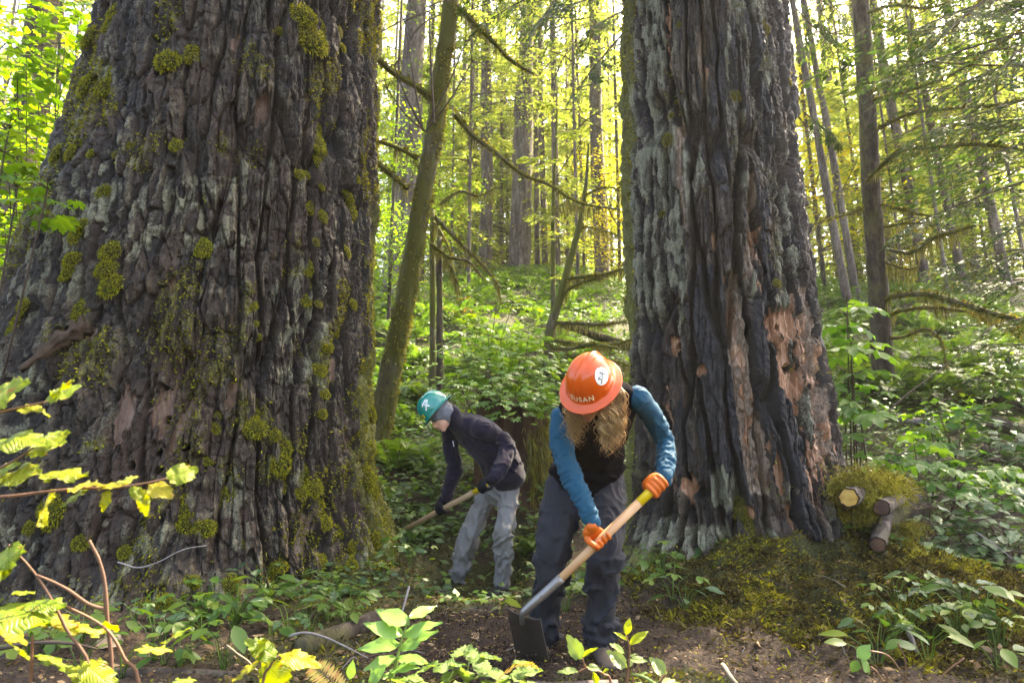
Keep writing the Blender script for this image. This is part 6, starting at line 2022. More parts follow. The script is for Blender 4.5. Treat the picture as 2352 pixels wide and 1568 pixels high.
M_SKIN = m_simple('skin', (0.52, 0.28, 0.19), 0.5, 0.4, 60, 0.25, dark=(0.8, 0.6, 0.55))
M_ORANGE = m_simple('orange_plastic', (0.50, 0.066, 0.0010), 0.28, 0.4, 14, 0.10, 0.0008, 60, dark=(0.75, 0.6, 0.6), coat=0.15)
M_GREENP = m_simple('green_plastic', (0.0, 0.165, 0.125), 0.24, 0.5, 16, 0.15, 0.0008, 60, dark=(0.6, 0.7, 0.7), coat=0.4)
M_HATIN = m_simple('hat_lining', (0.05, 0.05, 0.05), 0.8, 0.2)
M_CREAM = m_simple('cream_print', (0.72, 0.66, 0.42), 0.6, 0.3, 60, 0.2)
M_WHITE = m_simple('white_sticker', (0.74, 0.75, 0.70), 0.45, 0.4, 20, 0.12)
M_BLACKP = m_simple('black_print', (0.018, 0.017, 0.016), 0.6, 0.3)
M_YLAB = m_simple('yellow_label', (0.50, 0.47, 0.03), 0.5, 0.4, 60, 0.2)
M_GLOVE_O = m_simple('orange_glove', (0.48, 0.095, 0.002), 0.55, 0.35, 26, 0.35, 0.001, 120, dark=(0.6, 0.4, 0.4))
M_GLOVE_B = m_simple('black_glove', (0.010, 0.009, 0.011), 0.8, 0.2, 40, 0.3)
M_VEST = m_cloth('black_fleece', (0.0045, 0.0034, 0.0045), 0.95, 300, 0.002, 0.0, 0.2, 0.05)
M_BLUE = m_cloth('blue_jersey', (0.0035, 0.047, 0.085), 0.75, 500, 0.0008, 0.03, 0.15, 0.2)
M_DPANT = m_cloth('charcoal_twill', (0.011, 0.0115, 0.0155), 0.75, 600, 0.0008, 0.03, 0.3, 0.25)
M_GPANT = m_cloth('grey_twill', (0.155, 0.148, 0.140), 0.75, 600, 0.0008, 0.05, 0.25, 0.25)
M_FLEECE = m_cloth('navy_fleece', (0.013, 0.0105, 0.019), 0.95, 240, 0.0025, 0.12, 0.3, 0.1)
M_BUFF = m_cloth('grey_wrap', (0.12, 0.125, 0.14), 0.9, 500, 0.001, 0.15, 0.2)
M_BOOT = m_simple('brown_boot_leather', (0.075, 0.055, 0.040), 0.7, 0.3, 30, 0.6, 0.003, 90)
M_BOOT_K = m_simple('black_boot_leather', (0.016, 0.015, 0.017), 0.6, 0.35, 30, 0.4, 0.002, 90)
M_SOLE = m_simple('boot_sole', (0.02, 0.018, 0.016), 0.85, 0.2)
M_HAIR = m_leaf('blond_curls', (0.14, 0.068, 0.026), (0.37, 0.205, 0.075), (0.68, 0.44, 0.16), trans=0.25, tcol=(1.1, 1.0, 0.7), rough=0.42, spec=0.5)
M_ASH = m_simple('ash_handle', (0.46, 0.27, 0.13), 0.5, 0.4, 10, 0.5, 0.0012, 40, dark=(0.62, 0.5, 0.4), stretch=(1, 1, 1))
M_YPAINT = m_simple('yellow_paint', (0.66, 0.46, 0.006), 0.45, 0.4, 30, 0.25)
M_STEEL = m_simple('worn_steel', (0.20, 0.195, 0.19), 0.42, 0.5, 30, 0.5, 0.001, 80, metal=0.7, dark=(0.55, 0.45, 0.38))
M_BLADE = m_simple('dark_blade_steel', (0.055, 0.047, 0.040), 0.6, 0.4, 25, 0.5, 0.001, 80, metal=0.4)

# ---------------------------------------------------------------- near worker, orange hat
feet = PT(1330, 1500, 3.45)
wo = empty('person', (feet[0], feet[1], float(G(feet[0], feet[1]))))
bpy.context.view_layer.update()
tag(wo, 'bent worker in orange hard hat, black vest and blue sleeves swinging a hoe', 'person', 'trail workers digging')
LAT = np.array((0.975, -0.02, 0.2)); LH = np.array((1, 0, 0.02))
O = PT(1356, 879, 3.05)
U = unit(np.array((-0.27, -0.80, 0.56)))
Fw = np.array((-0.46, -0.30, -0.74)); Fw = unit(Fw - np.dot(Fw, U) * U)
L = np.cross(U, Fw)
hips, waist, mid, chest, shou, neck = PT(1345, 1092, 3.62), PT(1352, 1045, 3.56), PT(1360, 1000, 3.46), PT(1368, 955, 3.36), PT(1376, 920, 3.26), PT(1372, 905, 3.18)
sl_ = [PT(1463, 912, 3.25), PT(1492, 945, 3.33), PT(1524, 1008, 3.42), PT(1530, 1052, 3.33), PT(1526, 1090, 3.24)]
sr_ = [PT(1292, 955, 3.30), PT(1289, 1010, 3.27), PT(1306, 1078, 3.21), PT(1338, 1145, 3.13), PT(1363, 1202, 3.08)]
hl = [PT(1393, 1118, 3.60), PT(1393, 1190, 3.46), PT(1392, 1262, 3.33), PT(1384, 1340, 3.36), PT(1378, 1420, 3.37), PT(1376, 1474, 3.37)]
hr = [PT(1297, 1118, 3.62), PT(1284, 1190, 3.52), PT(1270, 1272, 3.42), PT(1262, 1350, 3.46), PT(1252, 1425, 3.50), PT(1248, 1468, 3.51)]
# body under the clothes: one surface
head_c = O - U * 0.035 - Fw * 0.004
body = [ball(head_c, L, Fw, U, (0.074, 0.094, 0.100)), ball(O - U * 0.108 + Fw * 0.056, L, Fw, U, (0.050, 0.050, 0.052)), ball(O - U * 0.150 + Fw * 0.090, L, Fw, U, (0.026, 0.024, 0.024)),
        etube([(O - U * 0.055 + Fw * 0.094, L, 0.010, 0.010), (O - U * 0.090 + Fw * 0.116, L, 0.016, 0.014)], 12, 4), ball(O - U * 0.122 + Fw * 0.097, L, Fw, U, (0.026, 0.014, 0.010)),
        limb([O - U * 0.07 - Fw * 0.02, neck, shou], [0.055, 0.055, 0.06], L),
        etube([(hips, LH, 0.15, 0.10), (waist, LAT, 0.13, 0.09), (mid, LAT, 0.14, 0.09), (chest, LAT, 0.155, 0.10), (shou, LAT, 0.15, 0.075)], 20, 5)]
body += [limb(sl_, [0.045, 0.045, 0.036, 0.034, 0.026]), limb(sr_, [0.045, 0.045, 0.038, 0.034, 0.026]), limb(hl, [.085, .078, .058, .052, .042, .04]), limb(hr, [.085, .078, .058, .052, .042, .04])]
soft('body', body, 0.0115, M_SKIN, wo, 2)
for sx in (-1, 1):
    V, F = ball(O - U * 0.052 + Fw * 0.083 + L * 0.031 * sx, L, Fw, U, (0.011, 0.011, 0.011), 12)
    obj('eye', new_mesh('eye', V - np.array(wo.location), F, [M_BLACKP], True), wo)
V, F = etube([(O - U * 0.126 + Fw * 0.106 - L * 0.022, U, 0.005, 0.006), (O - U * 0.124 + Fw * 0.112, U, 0.008, 0.007), (O - U * 0.126 + Fw * 0.106 + L * 0.022, U, 0.005, 0.006)], 10, 4)
obj('lips', new_mesh('lips', V - np.array(wo.location), F, [m_simple('lips', (0.42, 0.14, 0.11), 0.5, 0.4)], True), wo)
# trousers
tr = [etube([(PT(1350, 1050, 3.60), LH, 0.165, 0.115), (PT(1347, 1085, 3.63), LH, 0.195, 0.135), (PT(1345, 1125, 3.62), LH, 0.205, 0.135), (PT(1344, 1150, 3.59), LH, 0.185, 0.11)], 26, 5),
      limb(hl, [.104, .099, .080, .077, .076, .070], k=22), limb(hr, [.104, .101, .084, .078, .071, .066], k=22)]
soft('trousers', tr, 0.0085, M_DPANT, wo, 4, [(hl[0], hl[1], .012, 9, .8), (hl[1], hl[2], .014, 13, 1.0), (hl[2], hl[3], .026, 13, .9), (hl[3], hl[4], .022, 10, 1.2), (hl[4], hl[5], .032, 20, .5),
                                              (hr[0], hr[1], .012, 9, .8), (hr[1], hr[2], .014, 13, 1.0), (hr[2], hr[3], .026, 13, .9), (hr[3], hr[4], .022, 10, 1.2), (hr[4], hr[5], .032, 20, .5)], 1)
# shirt with blue sleeves
sh = [etube([(mid, LAT, 0.150, 0.10), (chest, LAT, 0.165, 0.105), (shou, LAT, 0.165, 0.085)], 20, 5),
      limb(sl_ + [sl_[4] + np.array((-.003, -.01, -.022))], [.057, .051, .046, .043, .038, .036], k=18), limb(sr_, [.060, .056, .052, .045, .037], k=18)]
soft('blue_shirt', sh, 0.0062, M_BLUE, wo, 2, [(sl_[0], sl_[1], .005, 22, .5), (sl_[1], sl_[2], .007, 28, .6), (sl_[2], sl_[4], .0085, 46, .4), (sr_[0], sr_[1], .005, 18, .5), (sr_[1], sr_[2], .006, 24, .6), (sr_[2], sr_[4], .0075, 44, .3)], 2)
# vest
ve = [etube([(PT(1347, 1098, 3.60), LH, 0.187, 0.138), (waist, LAT, 0.180, 0.130), (mid, LAT, 0.178, 0.128), (chest, LAT, 0.190, 0.135), (PT(1372, 935, 3.30), LAT, 0.198, 0.122), (PT(1375, 912, 3.23), LAT, 0.172, 0.090)], 30, 6),
      etube([(shou, LAT, 0.10, 0.075), (neck, LAT, 0.078, 0.070), (O - U * 0.09 - Fw * 0.04, L, 0.070, 0.068)], 20, 5)]
vo = soft('black_vest', ve, 0.008, M_VEST, wo, 3, [(hips, waist, .016, 14, .5), (waist, mid, .014, 12, .6), (mid, shou, .008, 8, .6)], 3)
boot(wo, PT(1378, 1472, 3.36), (0.12, -1.0), M_BOOT, M_SOLE)
boot(wo, PT(1248, 1468, 3.50), (-0.15, -1.0), M_BOOT, M_SOLE)
# tool geometry
E0, H2, S0, S1 = PT(1513, 1110, 3.20), PT(1374, 1237, 3.10), PT(1282, 1334, 3.05), PT(1212, 1396, 3.05)
Ax = unit(S0 - E0)
grip_hand('glove', E0 + Ax * 0.014, Ax, sl_[4] - (E0 + Ax * 0.014), 0.021, np.array((0.25, -1, 0.1)), M_GLOVE_O, wo, sl_[4] + np.array((-.004, -0.012, -0.030)), 0.027, 1.08, thumb=1.0)
grip_hand('glove', H2, -Ax, sr_[4] - H2, 0.020, np.array((-0.2, 1, 0)), M_GLOVE_O, wo, sr_[4] + np.array((0, -.005, -0.02)), 0.031, 1.08)
# hair
r = np.random.default_rng(61)
mb = MB()


def strand(p0, dirs, ln, wav, rad, rr, ph, fq):
    n = 17
    s = np.linspace(0, 1, n)
    out = np.asarray(dirs)
    P = p0 + np.outer(s * (1 - s) * 1.2 + 0.25 * s, out) * 0.05 + np.outer(s, np.array((0, 0, -ln)))
    amp = wav * (0.15 + s ** 0.7)
    P = P + np.stack([np.cos(ph + s * ln / fq * 6.28) * amp, np.sin(ph + s * ln / fq * 6.28) * amp, 0 * s], 1) + np.outer(s ** 1.5, r.normal(size=3) * 0.008)
    V, F, uv = tube(P, rad * (1 - 0.75 * s ** 2), rr, False)
    mb.add(V - np.array(wo.location), F, 0)


for side in (-1, 1):
    for c in range(46 if side < 0 else 50):
        u = side * r.uniform(0.050, 0.100); v = r.uniform(-0.075, 0.062); w = r.uniform(0.032, 0.075)
        base = O + L * u + Fw * v - U * w
        if -0.050 < base[0] - O[0] < 0.034 and v > -0.045:
            continue
        ln = r.uniform(0.13, 0.235) * (1.0 if v > -0.02 else 1.1)
        out = np.array((side * r.uniform(0.2, 0.8), -0.55, 0.0)) + r.normal(size=3) * 0.3
        if side < 0:
            out = out * np.array((0.55, 1, 1)) + np.array((0.18, 0, 0))
        cph, cfq, cwv = r.uniform(0, 6.28), r.uniform(0.040, 0.075), r.uniform(0.008, 0.016)
        for q in range(24):
            strand(base + r.normal(size=3) * np.array((0.008, 0.008, 0.005)), out + r.normal(size=3) * 0.18, ln * r.uniform(0.55, 1.1), cwv * r.uniform(0.8, 1.2), r.uniform(0.0008, 0.0017), 3, cph + r.normal() * 0.35, cfq * r.uniform(0.95, 1.05))
        for q in range(1):
            strand(base + r.normal(size=3) * 0.006, out, ln * 0.7, cwv, 0.0055, 4, cph, cfq)
for k in range(170):
    u = (1 if k % 2 else -1) * r.uniform(0.055, 0.105); v = r.uniform(-0.08, 0.05)
    strand(O + L * u + Fw * v - U * r.uniform(0.03, 0.08), np.array((np.sign(u) * r.uniform(0.2, 1.6), -0.4, 0.0)), r.uniform(0.12, 0.26), r.uniform(0.008, 0.022), 0.0009, 3, r.uniform(0, 6.28), r.uniform(0.05, 0.11))
obj('hair', mb.mesh('hair', [M_HAIR]), wo)
mbh = remesh([ball(O - U * 0.035 - Fw * 0.02, L, Fw, U, (0.086, 0.092, 0.085))], 0.01, 1)
hat = hard_hat(wo, O, L, Fw, U, M_ORANGE, M_HATIN)
hat['label'] = 'glossy orange full brim hard hat'
hat_text(hat, 'SUSAN', pi / 2 - 0.24, 0.13, 0.034, 1.25, M_CREAM)
sa, se = radians(6), 0.74
V, F = disc(0.036, 0.043, sa, se, 0.0016)
st_ = obj('sticker', new_mesh('sticker', V, F, [M_WHITE], True), hat)
em = strokes([(-0.020, -0.026, 0.020, 0.016, 0.0065), (-0.020, 0.004, -0.012, -0.014, 0.003), (-0.024, -0.003, -0.015, 0.008, 0.004), (-0.012, 0.004, -0.004, 0.002, 0.003), (0.002, 0.012, 0.018, -0.016, 0.003), (-0.004, 0.016, 0.008, 0.022, 0.004), (0.004, 0.020, 0.000, 0.006, 0.003), (0.006, -0.018, 0.004, -0.026, 0.0012)], sa, se, 0.0026)
obj('emblem', em.mesh('emblem', [M_BLACKP]), hat)
em = strokes([(-0.017, -0.0235, 0.017, 0.0125, 0.0022)], sa, se, 0.0032)
obj('emblem', em.mesh('emblem', [M_WHITE]), hat)

# her hoe
ho = empty('grub_hoe', S1)
bpy.context.view_layer.update()
tag(ho, 'wooden handled hoe with yellow grip and broad dark blade in orange gloves', 'hoe', 'digging hoes')
loc = np.array(S1)
Yp = E0 + (S0 - E0) * 0.205
V, F, uv = tube([Yp, Yp * 0.5 + S0 * 0.5, S0], [0.0215, 0.0205, 0.0185], 16, True)
obj('handle', MB().add(V - loc, F, 0, uv).mesh('handle', [M_ASH]), ho)
V, F, uv = tube([E0 - Ax * 0.015, E0, Yp], [0.014, 0.0225, 0.0222], 16, True)
obj('yellow_grip', MB().add(V - loc, F, 0, uv).mesh('yellow_grip', [M_YPAINT]), ho)
SP_ = crom([S0 - Ax * 0.02, S0 * 0.5 + S1 * 0.5, S1, PT(1200, 1410, 3.055), PT(1199, 1432, 3.07)], 5)
V, F, uv = tube(SP_, np.interp(np.linspace(0, 1, len(SP_)), [0, .3, .7, 1], [0.0215, 0.0205, 0.0165, 0.010]), 16, True)
obj('steel_socket', MB().add(V - loc, F, 0, uv).mesh('steel_socket', [M_STEEL]), ho)
for f in (0.25, 0.55):
    p = S0 * (1 - f) + S1 * f
    V, F = ball(p + np.array((0, -0.019, 0.005)), (1, 0, 0), (0, 1, 0), (0, 0, 1), (0.005, 0.004, 0.005), 8)
    obj('rivet', new_mesh('rivet', V - loc, F, [M_STEEL], True), ho)
ca, cb, cc, cd = PT(1167, 1410, 3.04), PT(1244, 1436, 3.02), PT(1267, 1545, 3.16), PT(1192, 1530, 3.19)
nu, nv = 11, 8
uu, vv = np.meshgrid(np.linspace(0, 1, nu), np.linspace(0, 1, nv))
Pb = (ca * ((1 - uu) * (1 - vv))[..., None] + cb * (uu * (1 - vv))[..., None] + cc * (uu * vv)[..., None] + cd * ((1 - uu) * vv)[..., None])
nb = unit(np.cross(cb - ca, cd - ca))
nb = nb if nb[1] < 0 else -nb
Pb = Pb - nb * (0.022 * (1 - (2 * uu - 1) ** 2))[..., None] + (ca - cd)[None, None] * (0.13 * (np.abs(2 * uu - 1) ** 3) * (1 - vv))[..., None] - (ca - cd)[None, None] * (0.05 * (1 - vv) * np.exp(-((uu - 0.42) / 0.1) ** 2))[..., None]
V = np.concatenate([(Pb + nb * 0.004).reshape(-1, 3), (Pb - nb * 0.004).reshape(-1, 3)])
i = (np.arange(nv - 1)[:, None] * nu + np.arange(nu - 1)[None, :]).ravel()
m_ = nu * nv
Q1 = np.stack([i, i + 1, i + nu + 1, i + nu], 1)
edge = list(range(nu)) + [nu * q + nu - 1 for q in range(1, nv)] + [nu * (nv - 1) + q for q in range(nu - 2, -1, -1)] + [nu * q for q in range(nv - 2, 0, -1)]
e = np.array(edge); e2 = np.roll(e, -1)
obj('blade', new_mesh('blade', V - loc, [Q1, Q1[:, ::-1] + m_, np.stack([e, e + m_, e2 + m_, e2], 1)], [M_BLADE], False), ho)

# ---------------------------------------------------------------- far worker, green hat
feet = PT(1105, 1345, 5.45)
ma = empty('person', (feet[0], feet[1], float(G(feet[0], feet[1]))))
bpy.context.view_layer.update()
tag(ma, 'stooping worker in green hard hat, dark fleece and grey trousers beside the huge trunk', 'person', 'trail workers digging')
O = PT(1003, 939, 5.16)
U = unit(np.array((-0.75, -0.05, 0.65)))
L = np.array((0.22, -1, 0.10)); L = unit(L - np.dot(L, U) * U)
Fw = np.cross(L, U)
LAT = unit(np.array((0.66, -0.74, 0.08)))
hips, waist, chest, shou, neck = PT(1158, 1108, 5.42), PT(1143, 1052, 5.40), PT(1107, 1008, 5.34), PT(1073, 978, 5.28), PT(1044, 968, 5.22)
an = [PT(1106, 985, 5.14), PT(1135, 998, 5.22), PT(1166, 1026, 5.24), PT(1155, 1062, 5.12), PT(1138, 1097, 5.03)]
af = [PT(1036, 995, 5.42), PT(1036, 1035, 5.42), PT(1046, 1070, 5.44), PT(1036, 1108, 5.44), PT(1024, 1141, 5.44)]
ln_ = [PT(1166, 1128, 5.38), PT(1166, 1170, 5.30), PT(1157, 1216, 5.22), PT(1158, 1270, 5.28), PT(1155, 1318, 5.33), PT(1154, 1340, 5.34)]
lf_ = [PT(1122, 1128, 5.54), PT(1102, 1175, 5.50), PT(1080, 1224, 5.45), PT(1064, 1275, 5.50), PT(1053, 1315, 5.54), PT(1050, 1332, 5.55)]
head_c = O - U * 0.035
body = [ball(head_c, L, Fw, U, (0.076, 0.096, 0.102)), ball(O - U * 0.10 + Fw * 0.048, L, Fw, U, (0.052, 0.052, 0.052)), ball(O - U * 0.140 + Fw * 0.082, L, Fw, U, (0.026, 0.022, 0.024)),
        etube([(O - U * 0.045 + Fw * 0.094, L, 0.010, 0.010), (O - U * 0.082 + Fw * 0.114, L, 0.017, 0.015)], 12, 4), ball(O - U * 0.112 + Fw * 0.092, L, Fw, U, (0.024, 0.014, 0.011)),
        limb([O - U * 0.07 - Fw * 0.03, neck, shou], [0.060, 0.060, 0.065], L),
        etube([(hips, LAT, 0.14, 0.10), (waist, LAT, 0.14, 0.095), (chest, LAT, 0.16, 0.105), (shou, LAT, 0.15, 0.08)], 20, 5)]
body += [limb(an, [.046, .046, .038, .035, .027]), limb(af, [.046, .046, .038, .035, .027]), limb(ln_, [.075, .07, .056, .052, .042, .04]), limb(lf_, [.075, .07, .056, .052, .042, .04])]
soft('body', body, 0.0115, M_SKIN, ma, 2)
for sx in (-1, 1):
    V, F = ball(O - U * 0.055 + Fw * 0.080 + L * 0.032 * sx, L, Fw, U, (0.010, 0.010, 0.007), 12)
    obj('eye', new_mesh('eye', V - np.array(ma.location), F, [M_BLACKP], True), ma)
V, F = etube([(O - U * 0.114 + Fw * 0.100 - L * 0.022, U, 0.004, 0.005), (O - U * 0.113 + Fw * 0.106, U, 0.007, 0.006), (O - U * 0.114 + Fw * 0.100 + L * 0.022, U, 0.004, 0.005)], 10, 4)
obj('lips', new_mesh('lips', V - np.array(ma.location), F, [m_simple('pale_lips', (0.40, 0.17, 0.13), 0.5, 0.4)], True), ma)
tr = [etube([(PT(1152, 1092, 5.42), LAT, 0.140, 0.100), (PT(1150, 1115, 5.44), LAT, 0.160, 0.120), (PT(1146, 1135, 5.44), LAT, 0.150, 0.110)], 24, 5), limb(ln_, [.083, .075, .068, .067, .067, .066], k=20), limb(lf_, [.083, .078, .072, .068, .063, .058], k=20)]
soft('grey_trousers', tr, 0.009, M_GPANT, ma, 3, [(ln_[0], ln_[1], .014, 10, .9), (ln_[1], ln_[2], .020, 14, .9), (ln_[2], ln_[3], .022, 15, 1.1), (ln_[3], ln_[5], .018, 14, 1.3), (lf_[0], lf_[1], .014, 10, .9), (lf_[1], lf_[2], .018, 12, 1.2), (lf_[2], lf_[3], .024, 10, 1.3), (lf_[3], lf_[5], .028, 13, 1.2)], 5)
fl = [etube([(PT(1166, 1098, 5.40), LAT, 0.170, 0.138), (PT(1155, 1078, 5.41), LAT, 0.172, 0.142), (waist, LAT, 0.180, 0.138), (chest, LAT, 0.192, 0.140), (PT(1085, 988, 5.30), LAT, 0.190, 0.120), (PT(1066, 976, 5.26), LAT, 0.150, 0.095)], 28, 6),
      etube([(shou, LAT, 0.11, 0.085), (neck + np.array((.01, 0, -.005)), L, 0.082, 0.078), (O - U * 0.10 - Fw * 0.055, L, 0.074, 0.070)], 20, 5),
      limb([an[0] + (shou - an[0]) * 0.3] + an, [.070, .074, .071, .066, .060, .048], k=18), limb([af[0] + (shou - af[0]) * 0.3] + af, [.068, .070, .067, .060, .056, .046], k=18)]
soft('dark_fleece', fl, 0.0085, M_FLEECE, ma, 9, [(an[0], an[1], .008, 12, .6), (an[1], an[2], .009, 16, .6), (an[2], an[4], .010, 20, .7), (af[0], af[2], .010, 14, .6), (af[2], af[4], .010, 18, .6), (hips, waist, .012, 10, 1.0), (waist, shou, .012, 8, .8)], 6)
wp = etube([(O - U * 0.004 - Fw * 0.004, L, 0.083, 0.102), (O - U * 0.045 - Fw * 0.012, L, 0.0835, 0.098), (O - U * 0.085 - Fw * 0.030, L, 0.077, 0.080), (O - U * 0.115 - Fw * 0.045, L, 0.068, 0.062)], 24, 5, False)
soft('grey_head_wrap', [wp], 0.007, M_BUFF, ma, 2, [(O, O - U * 0.12, .006, 50, .5)], 7)
boot(ma, PT(1154, 1338, 5.33), (-0.45, -0.9), M_BOOT_K, M_SOLE)
boot(ma, PT(1048, 1330, 5.55), (-0.9, -0.45), M_BOOT_K, M_SOLE)
hat = hard_hat(ma, O, L, Fw, U, M_GREENP, M_HATIN)
hat['label'] = 'dark green full brim hard hat with white emblem'
az, a0 = radians(22), 0.55
em = strokes([(-0.030, -0.030, 0.030, 0.018, 0.009), (-0.006, -0.014, 0.010, -0.030, 0.004), (-0.022, 0.022, 0.010, -0.022, 0.0045), (-0.034, 0.006, -0.020, 0.024, 0.005), (-0.020, 0.026, -0.010, 0.024, 0.004), (-0.012, 0.010, -0.004, 0.034, 0.004), (-0.004, 0.034, 0.002, 0.010, 0.004), (0.004, 0.014, 0.010, 0.040, 0.004), (0.010, 0.040, 0.016, 0.014, 0.004), (0.016, 0.012, 0.026, 0.036, 0.004), (-0.002, 0.020, 0.022, 0.026, 0.005), (0.010, 0.010, -0.020, -0.010, 0.003)], az, a0, 0.002, 0.004)
obj('emblem', em.mesh('emblem', [M_WHITE]), hat)
em = strokes([(-0.024, -0.0255, 0.024, 0.0135, 0.0025)], az, a0, 0.0028)
obj('emblem', em.mesh('emblem', [M_GREENP]), hat)
em = strokes([(-0.022, 0.0, 0.022, 0.0, 0.026)], radians(72), 0.22, 0.002)
lb = obj('label_sticker', em.mesh('label_sticker', [M_YLAB]), hat)
em = strokes([(-0.016, 0.004, 0.000, 0.004, 0.004), (0.004, 0.004, 0.016, 0.004, 0.004), (-0.016, -0.004, 0.012, -0.004, 0.004)], radians(72), 0.22, 0.0028)
obj('label_print', em.mesh('label_print', [M_BLACKP]), hat)
# zip pull and stitched mark on the fleece
zp = PT(1040, 1012, 5.09)
V, F, uv = tube([zp, zp + np.array((0.004, -0.004, -0.02)), zp + np.array((0.010, -0.004, -0.042))], [0.003, 0.0025, 0.005], 8)
obj('zip_pull', MB().add(V - np.array(ma.location), F, 0).mesh('zip_pull', [m_simple('zip_metal', (0.5, 0.5, 0.55), 0.4, 0.5, metal=0.6)]), ma)
# his hoe
E0, H2, E1 = PT(1113, 1117, 5.05), PT(1018, 1167, 5.45), PT(885, 1240, 6.08)
H2 = E0 + (E1 - E0) * np.dot(H2 - E0, unit(E1 - E0)) / np.linalg.norm(E1 - E0)
Ax = unit(E1 - E0)
grip_hand('glove', E0 - Ax * 0.01, Ax, an[4] - E0, 0.021, np.array((0.2, -1, 0.1)), M_GLOVE_B, ma, an[4] + (E0 - an[4]) * 0.3, 0.038, 1.15, voxel=0.005)
grip_hand('glove', H2, -Ax, af[4] - H2, 0.021, np.array((0, -1, 0)), M_GLOVE_B, ma, af[4] + (H2 - af[4]) * 0.25, 0.038, 1.15, voxel=0.005)
h2 = empty('grub_hoe', E1)
bpy.context.view_layer.update()
tag(h2, 'hoe with weathered wooden handle and yellow grip held in black gloves', 'hoe', 'digging hoes')
loc = np.array(E1)
Yp = E0 + Ax * 0.13
V, F, uv = tube([Yp, Yp * .5 + E1 * .5, E1], [0.0215, 0.021, 0.019], 14, True)
obj('handle', MB().add(V - loc, F, 0, uv).mesh('handle', [m_simple('weathered_handle', (0.30, 0.20, 0.11), 0.6, 0.3, 12, 0.5, 0.001, 40)]), h2)
V, F, uv = tube([E0 - Ax * 0.03, E0, Yp], [0.014, 0.0225, 0.022], 14, True)
obj('yellow_grip', MB().add(V - loc, F, 0, uv).mesh('yellow_grip', [M_YPAINT]), h2)
SE = [E1 - Ax * 0.02, E1 + Ax * 0.12, E1 + Ax * 0.2 + np.array((-.02, 0, -.05)), E1 + Ax * 0.22 + np.array((-.02, 0, -.12))]
V, F, uv = tube(crom(SE, 5), np.linspace(0.021, 0.012, 16), 12, True)
obj('steel_socket', MB().add(V - loc, F, 0, uv).mesh('steel_socket', [M_STEEL]), h2)
c = SE[-1]
V = np.array([c + np.array((a, 0.01 * q, b)) + q * np.array((0.004, 0.004, 0)) for q in (-1, 1) for a, b in ((-.07, 0.02), (0, 0), (.07, 0.02), (.06, -.2), (0, -.21), (-.06, -.2))])
F4 = np.array([[0, 1, 4, 5], [1, 2, 3, 4], [7, 6, 11, 10], [8, 7, 10, 9]]); e = np.arange(6); e2 = (e + 1) % 6
obj('blade', new_mesh('blade', V - loc, [F4, np.stack([e, e + 6, e2 + 6, e2], 1)], [M_BLADE], False), h2)

# ------------------------------------------------------------------ plants close to the camera, leaf by leaf
Z5 = lambda x, y: ((1150 + x / 4.704) * 0.98, (1380 + y / 4.704) * 0.98)
Z6 = lambda x, y: ((780 + x / 4.704) * 0.98, (1340 + y / 4.704) * 0.98)
M_HAZEL = m_leaf('hazel_leaves', (0.15, 0.23, 0.014), (0.25, 0.29, 0.014), (0.35, 0.30, 0.014), trans=0.42, tcol=(1.25, 1.2, 0.35), rough=0.45, veins=0.004, spots=((0.30, 0.13, 0.03, 1), 7.0, 0.60), isl=False)
M_SEAL = m_leaf('pale_broad_leaves', (0.14, 0.26, 0.055), (0.19, 0.32, 0.07), trans=0.35, tcol=(1.3, 1.3, 0.5), rough=0.4, spots=((0.40, 0.28, 0.07, 1), 5.0, 0.70), isl=False)
M_BRAM = m_leaf('bramble_leaves', (0.16, 0.25, 0.065), (0.23, 0.32, 0.09), trans=0.35, tcol=(1.3, 1.3, 0.5), rough=0.42, veins=0.03, isl=False)
M_SHOOT = m_leaf('shoot_leaves', (0.17, 0.24, 0.075), (0.24, 0.31, 0.12), trans=0.4, tcol=(1.3, 1.35, 0.4), rough=0.35, veins=0.012, isl=False)
M_SHOOT_Y = m_leaf('lime_shoot_leaves', (0.26, 0.36, 0.02), (0.36, 0.42, 0.03), trans=0.6, tcol=(1.3, 1.25, 0.35), rough=0.35, veins=0.008, isl=False)
M_REDSTEM = m_simple('reddish_stem', (0.17, 0.085, 0.045), 0.6, 0.3, 30, 0.5)
M_BRSTEM = m_simple('brown_stem', (0.13, 0.075, 0.05), 0.75, 0.2, 30, 0.5)
M_GRSTEM = m_simple('green_stem', (0.15, 0.21, 0.05), 0.55, 0.3)
HZ = [leaf_mesh('leaf', M_HAZEL, 0.74, 0.45, serr=0.03, fold=-0.08, droop=0.22, wave=0.045, n=15, seed=i, point=0.8) for i in range(4)]
SL = [leaf_mesh('leaf', M_SEAL, 0.46, 0.40, fold=0.10, droop=0.20, wave=0.018, n=11, seed=10 + i, point=1.25) for i in range(3)]
BR = [leaf_mesh('leaf', M_BRAM, 0.62, 0.40, serr=0.07, fold=0.12, droop=0.16, wave=0.03, n=15, seed=20 + i, point=1.1) for i in range(3)]
SH = [leaf_mesh('leaf', M_SHOOT, 0.52, 0.42, serr=0.02, fold=0.22, droop=0.18, wave=0.015, n=11, seed=30 + i) for i in range(2)]
SY = [leaf_mesh('leaf', M_SHOOT_Y, 0.46, 0.42, fold=0.25, droop=0.12, wave=0.01, n=11, seed=40 + i) for i in range(2)]
rl = np.random.default_rng(77)


def leaf_px(root, base, tip, t0, t1, meshes, face=0.6, w=1.0, roll=0.0):
    A, B = PT(*base, t0), PT(*tip, t1)
    d = B - A
    n = np.array((roll + rl.normal() * 0.12, -face, sqrt(max(0.05, 1 - face * face))))
    return place(meshes[int(rl.integers(0, len(meshes)))], root, A, d, n, float(np.linalg.norm(d)), w)


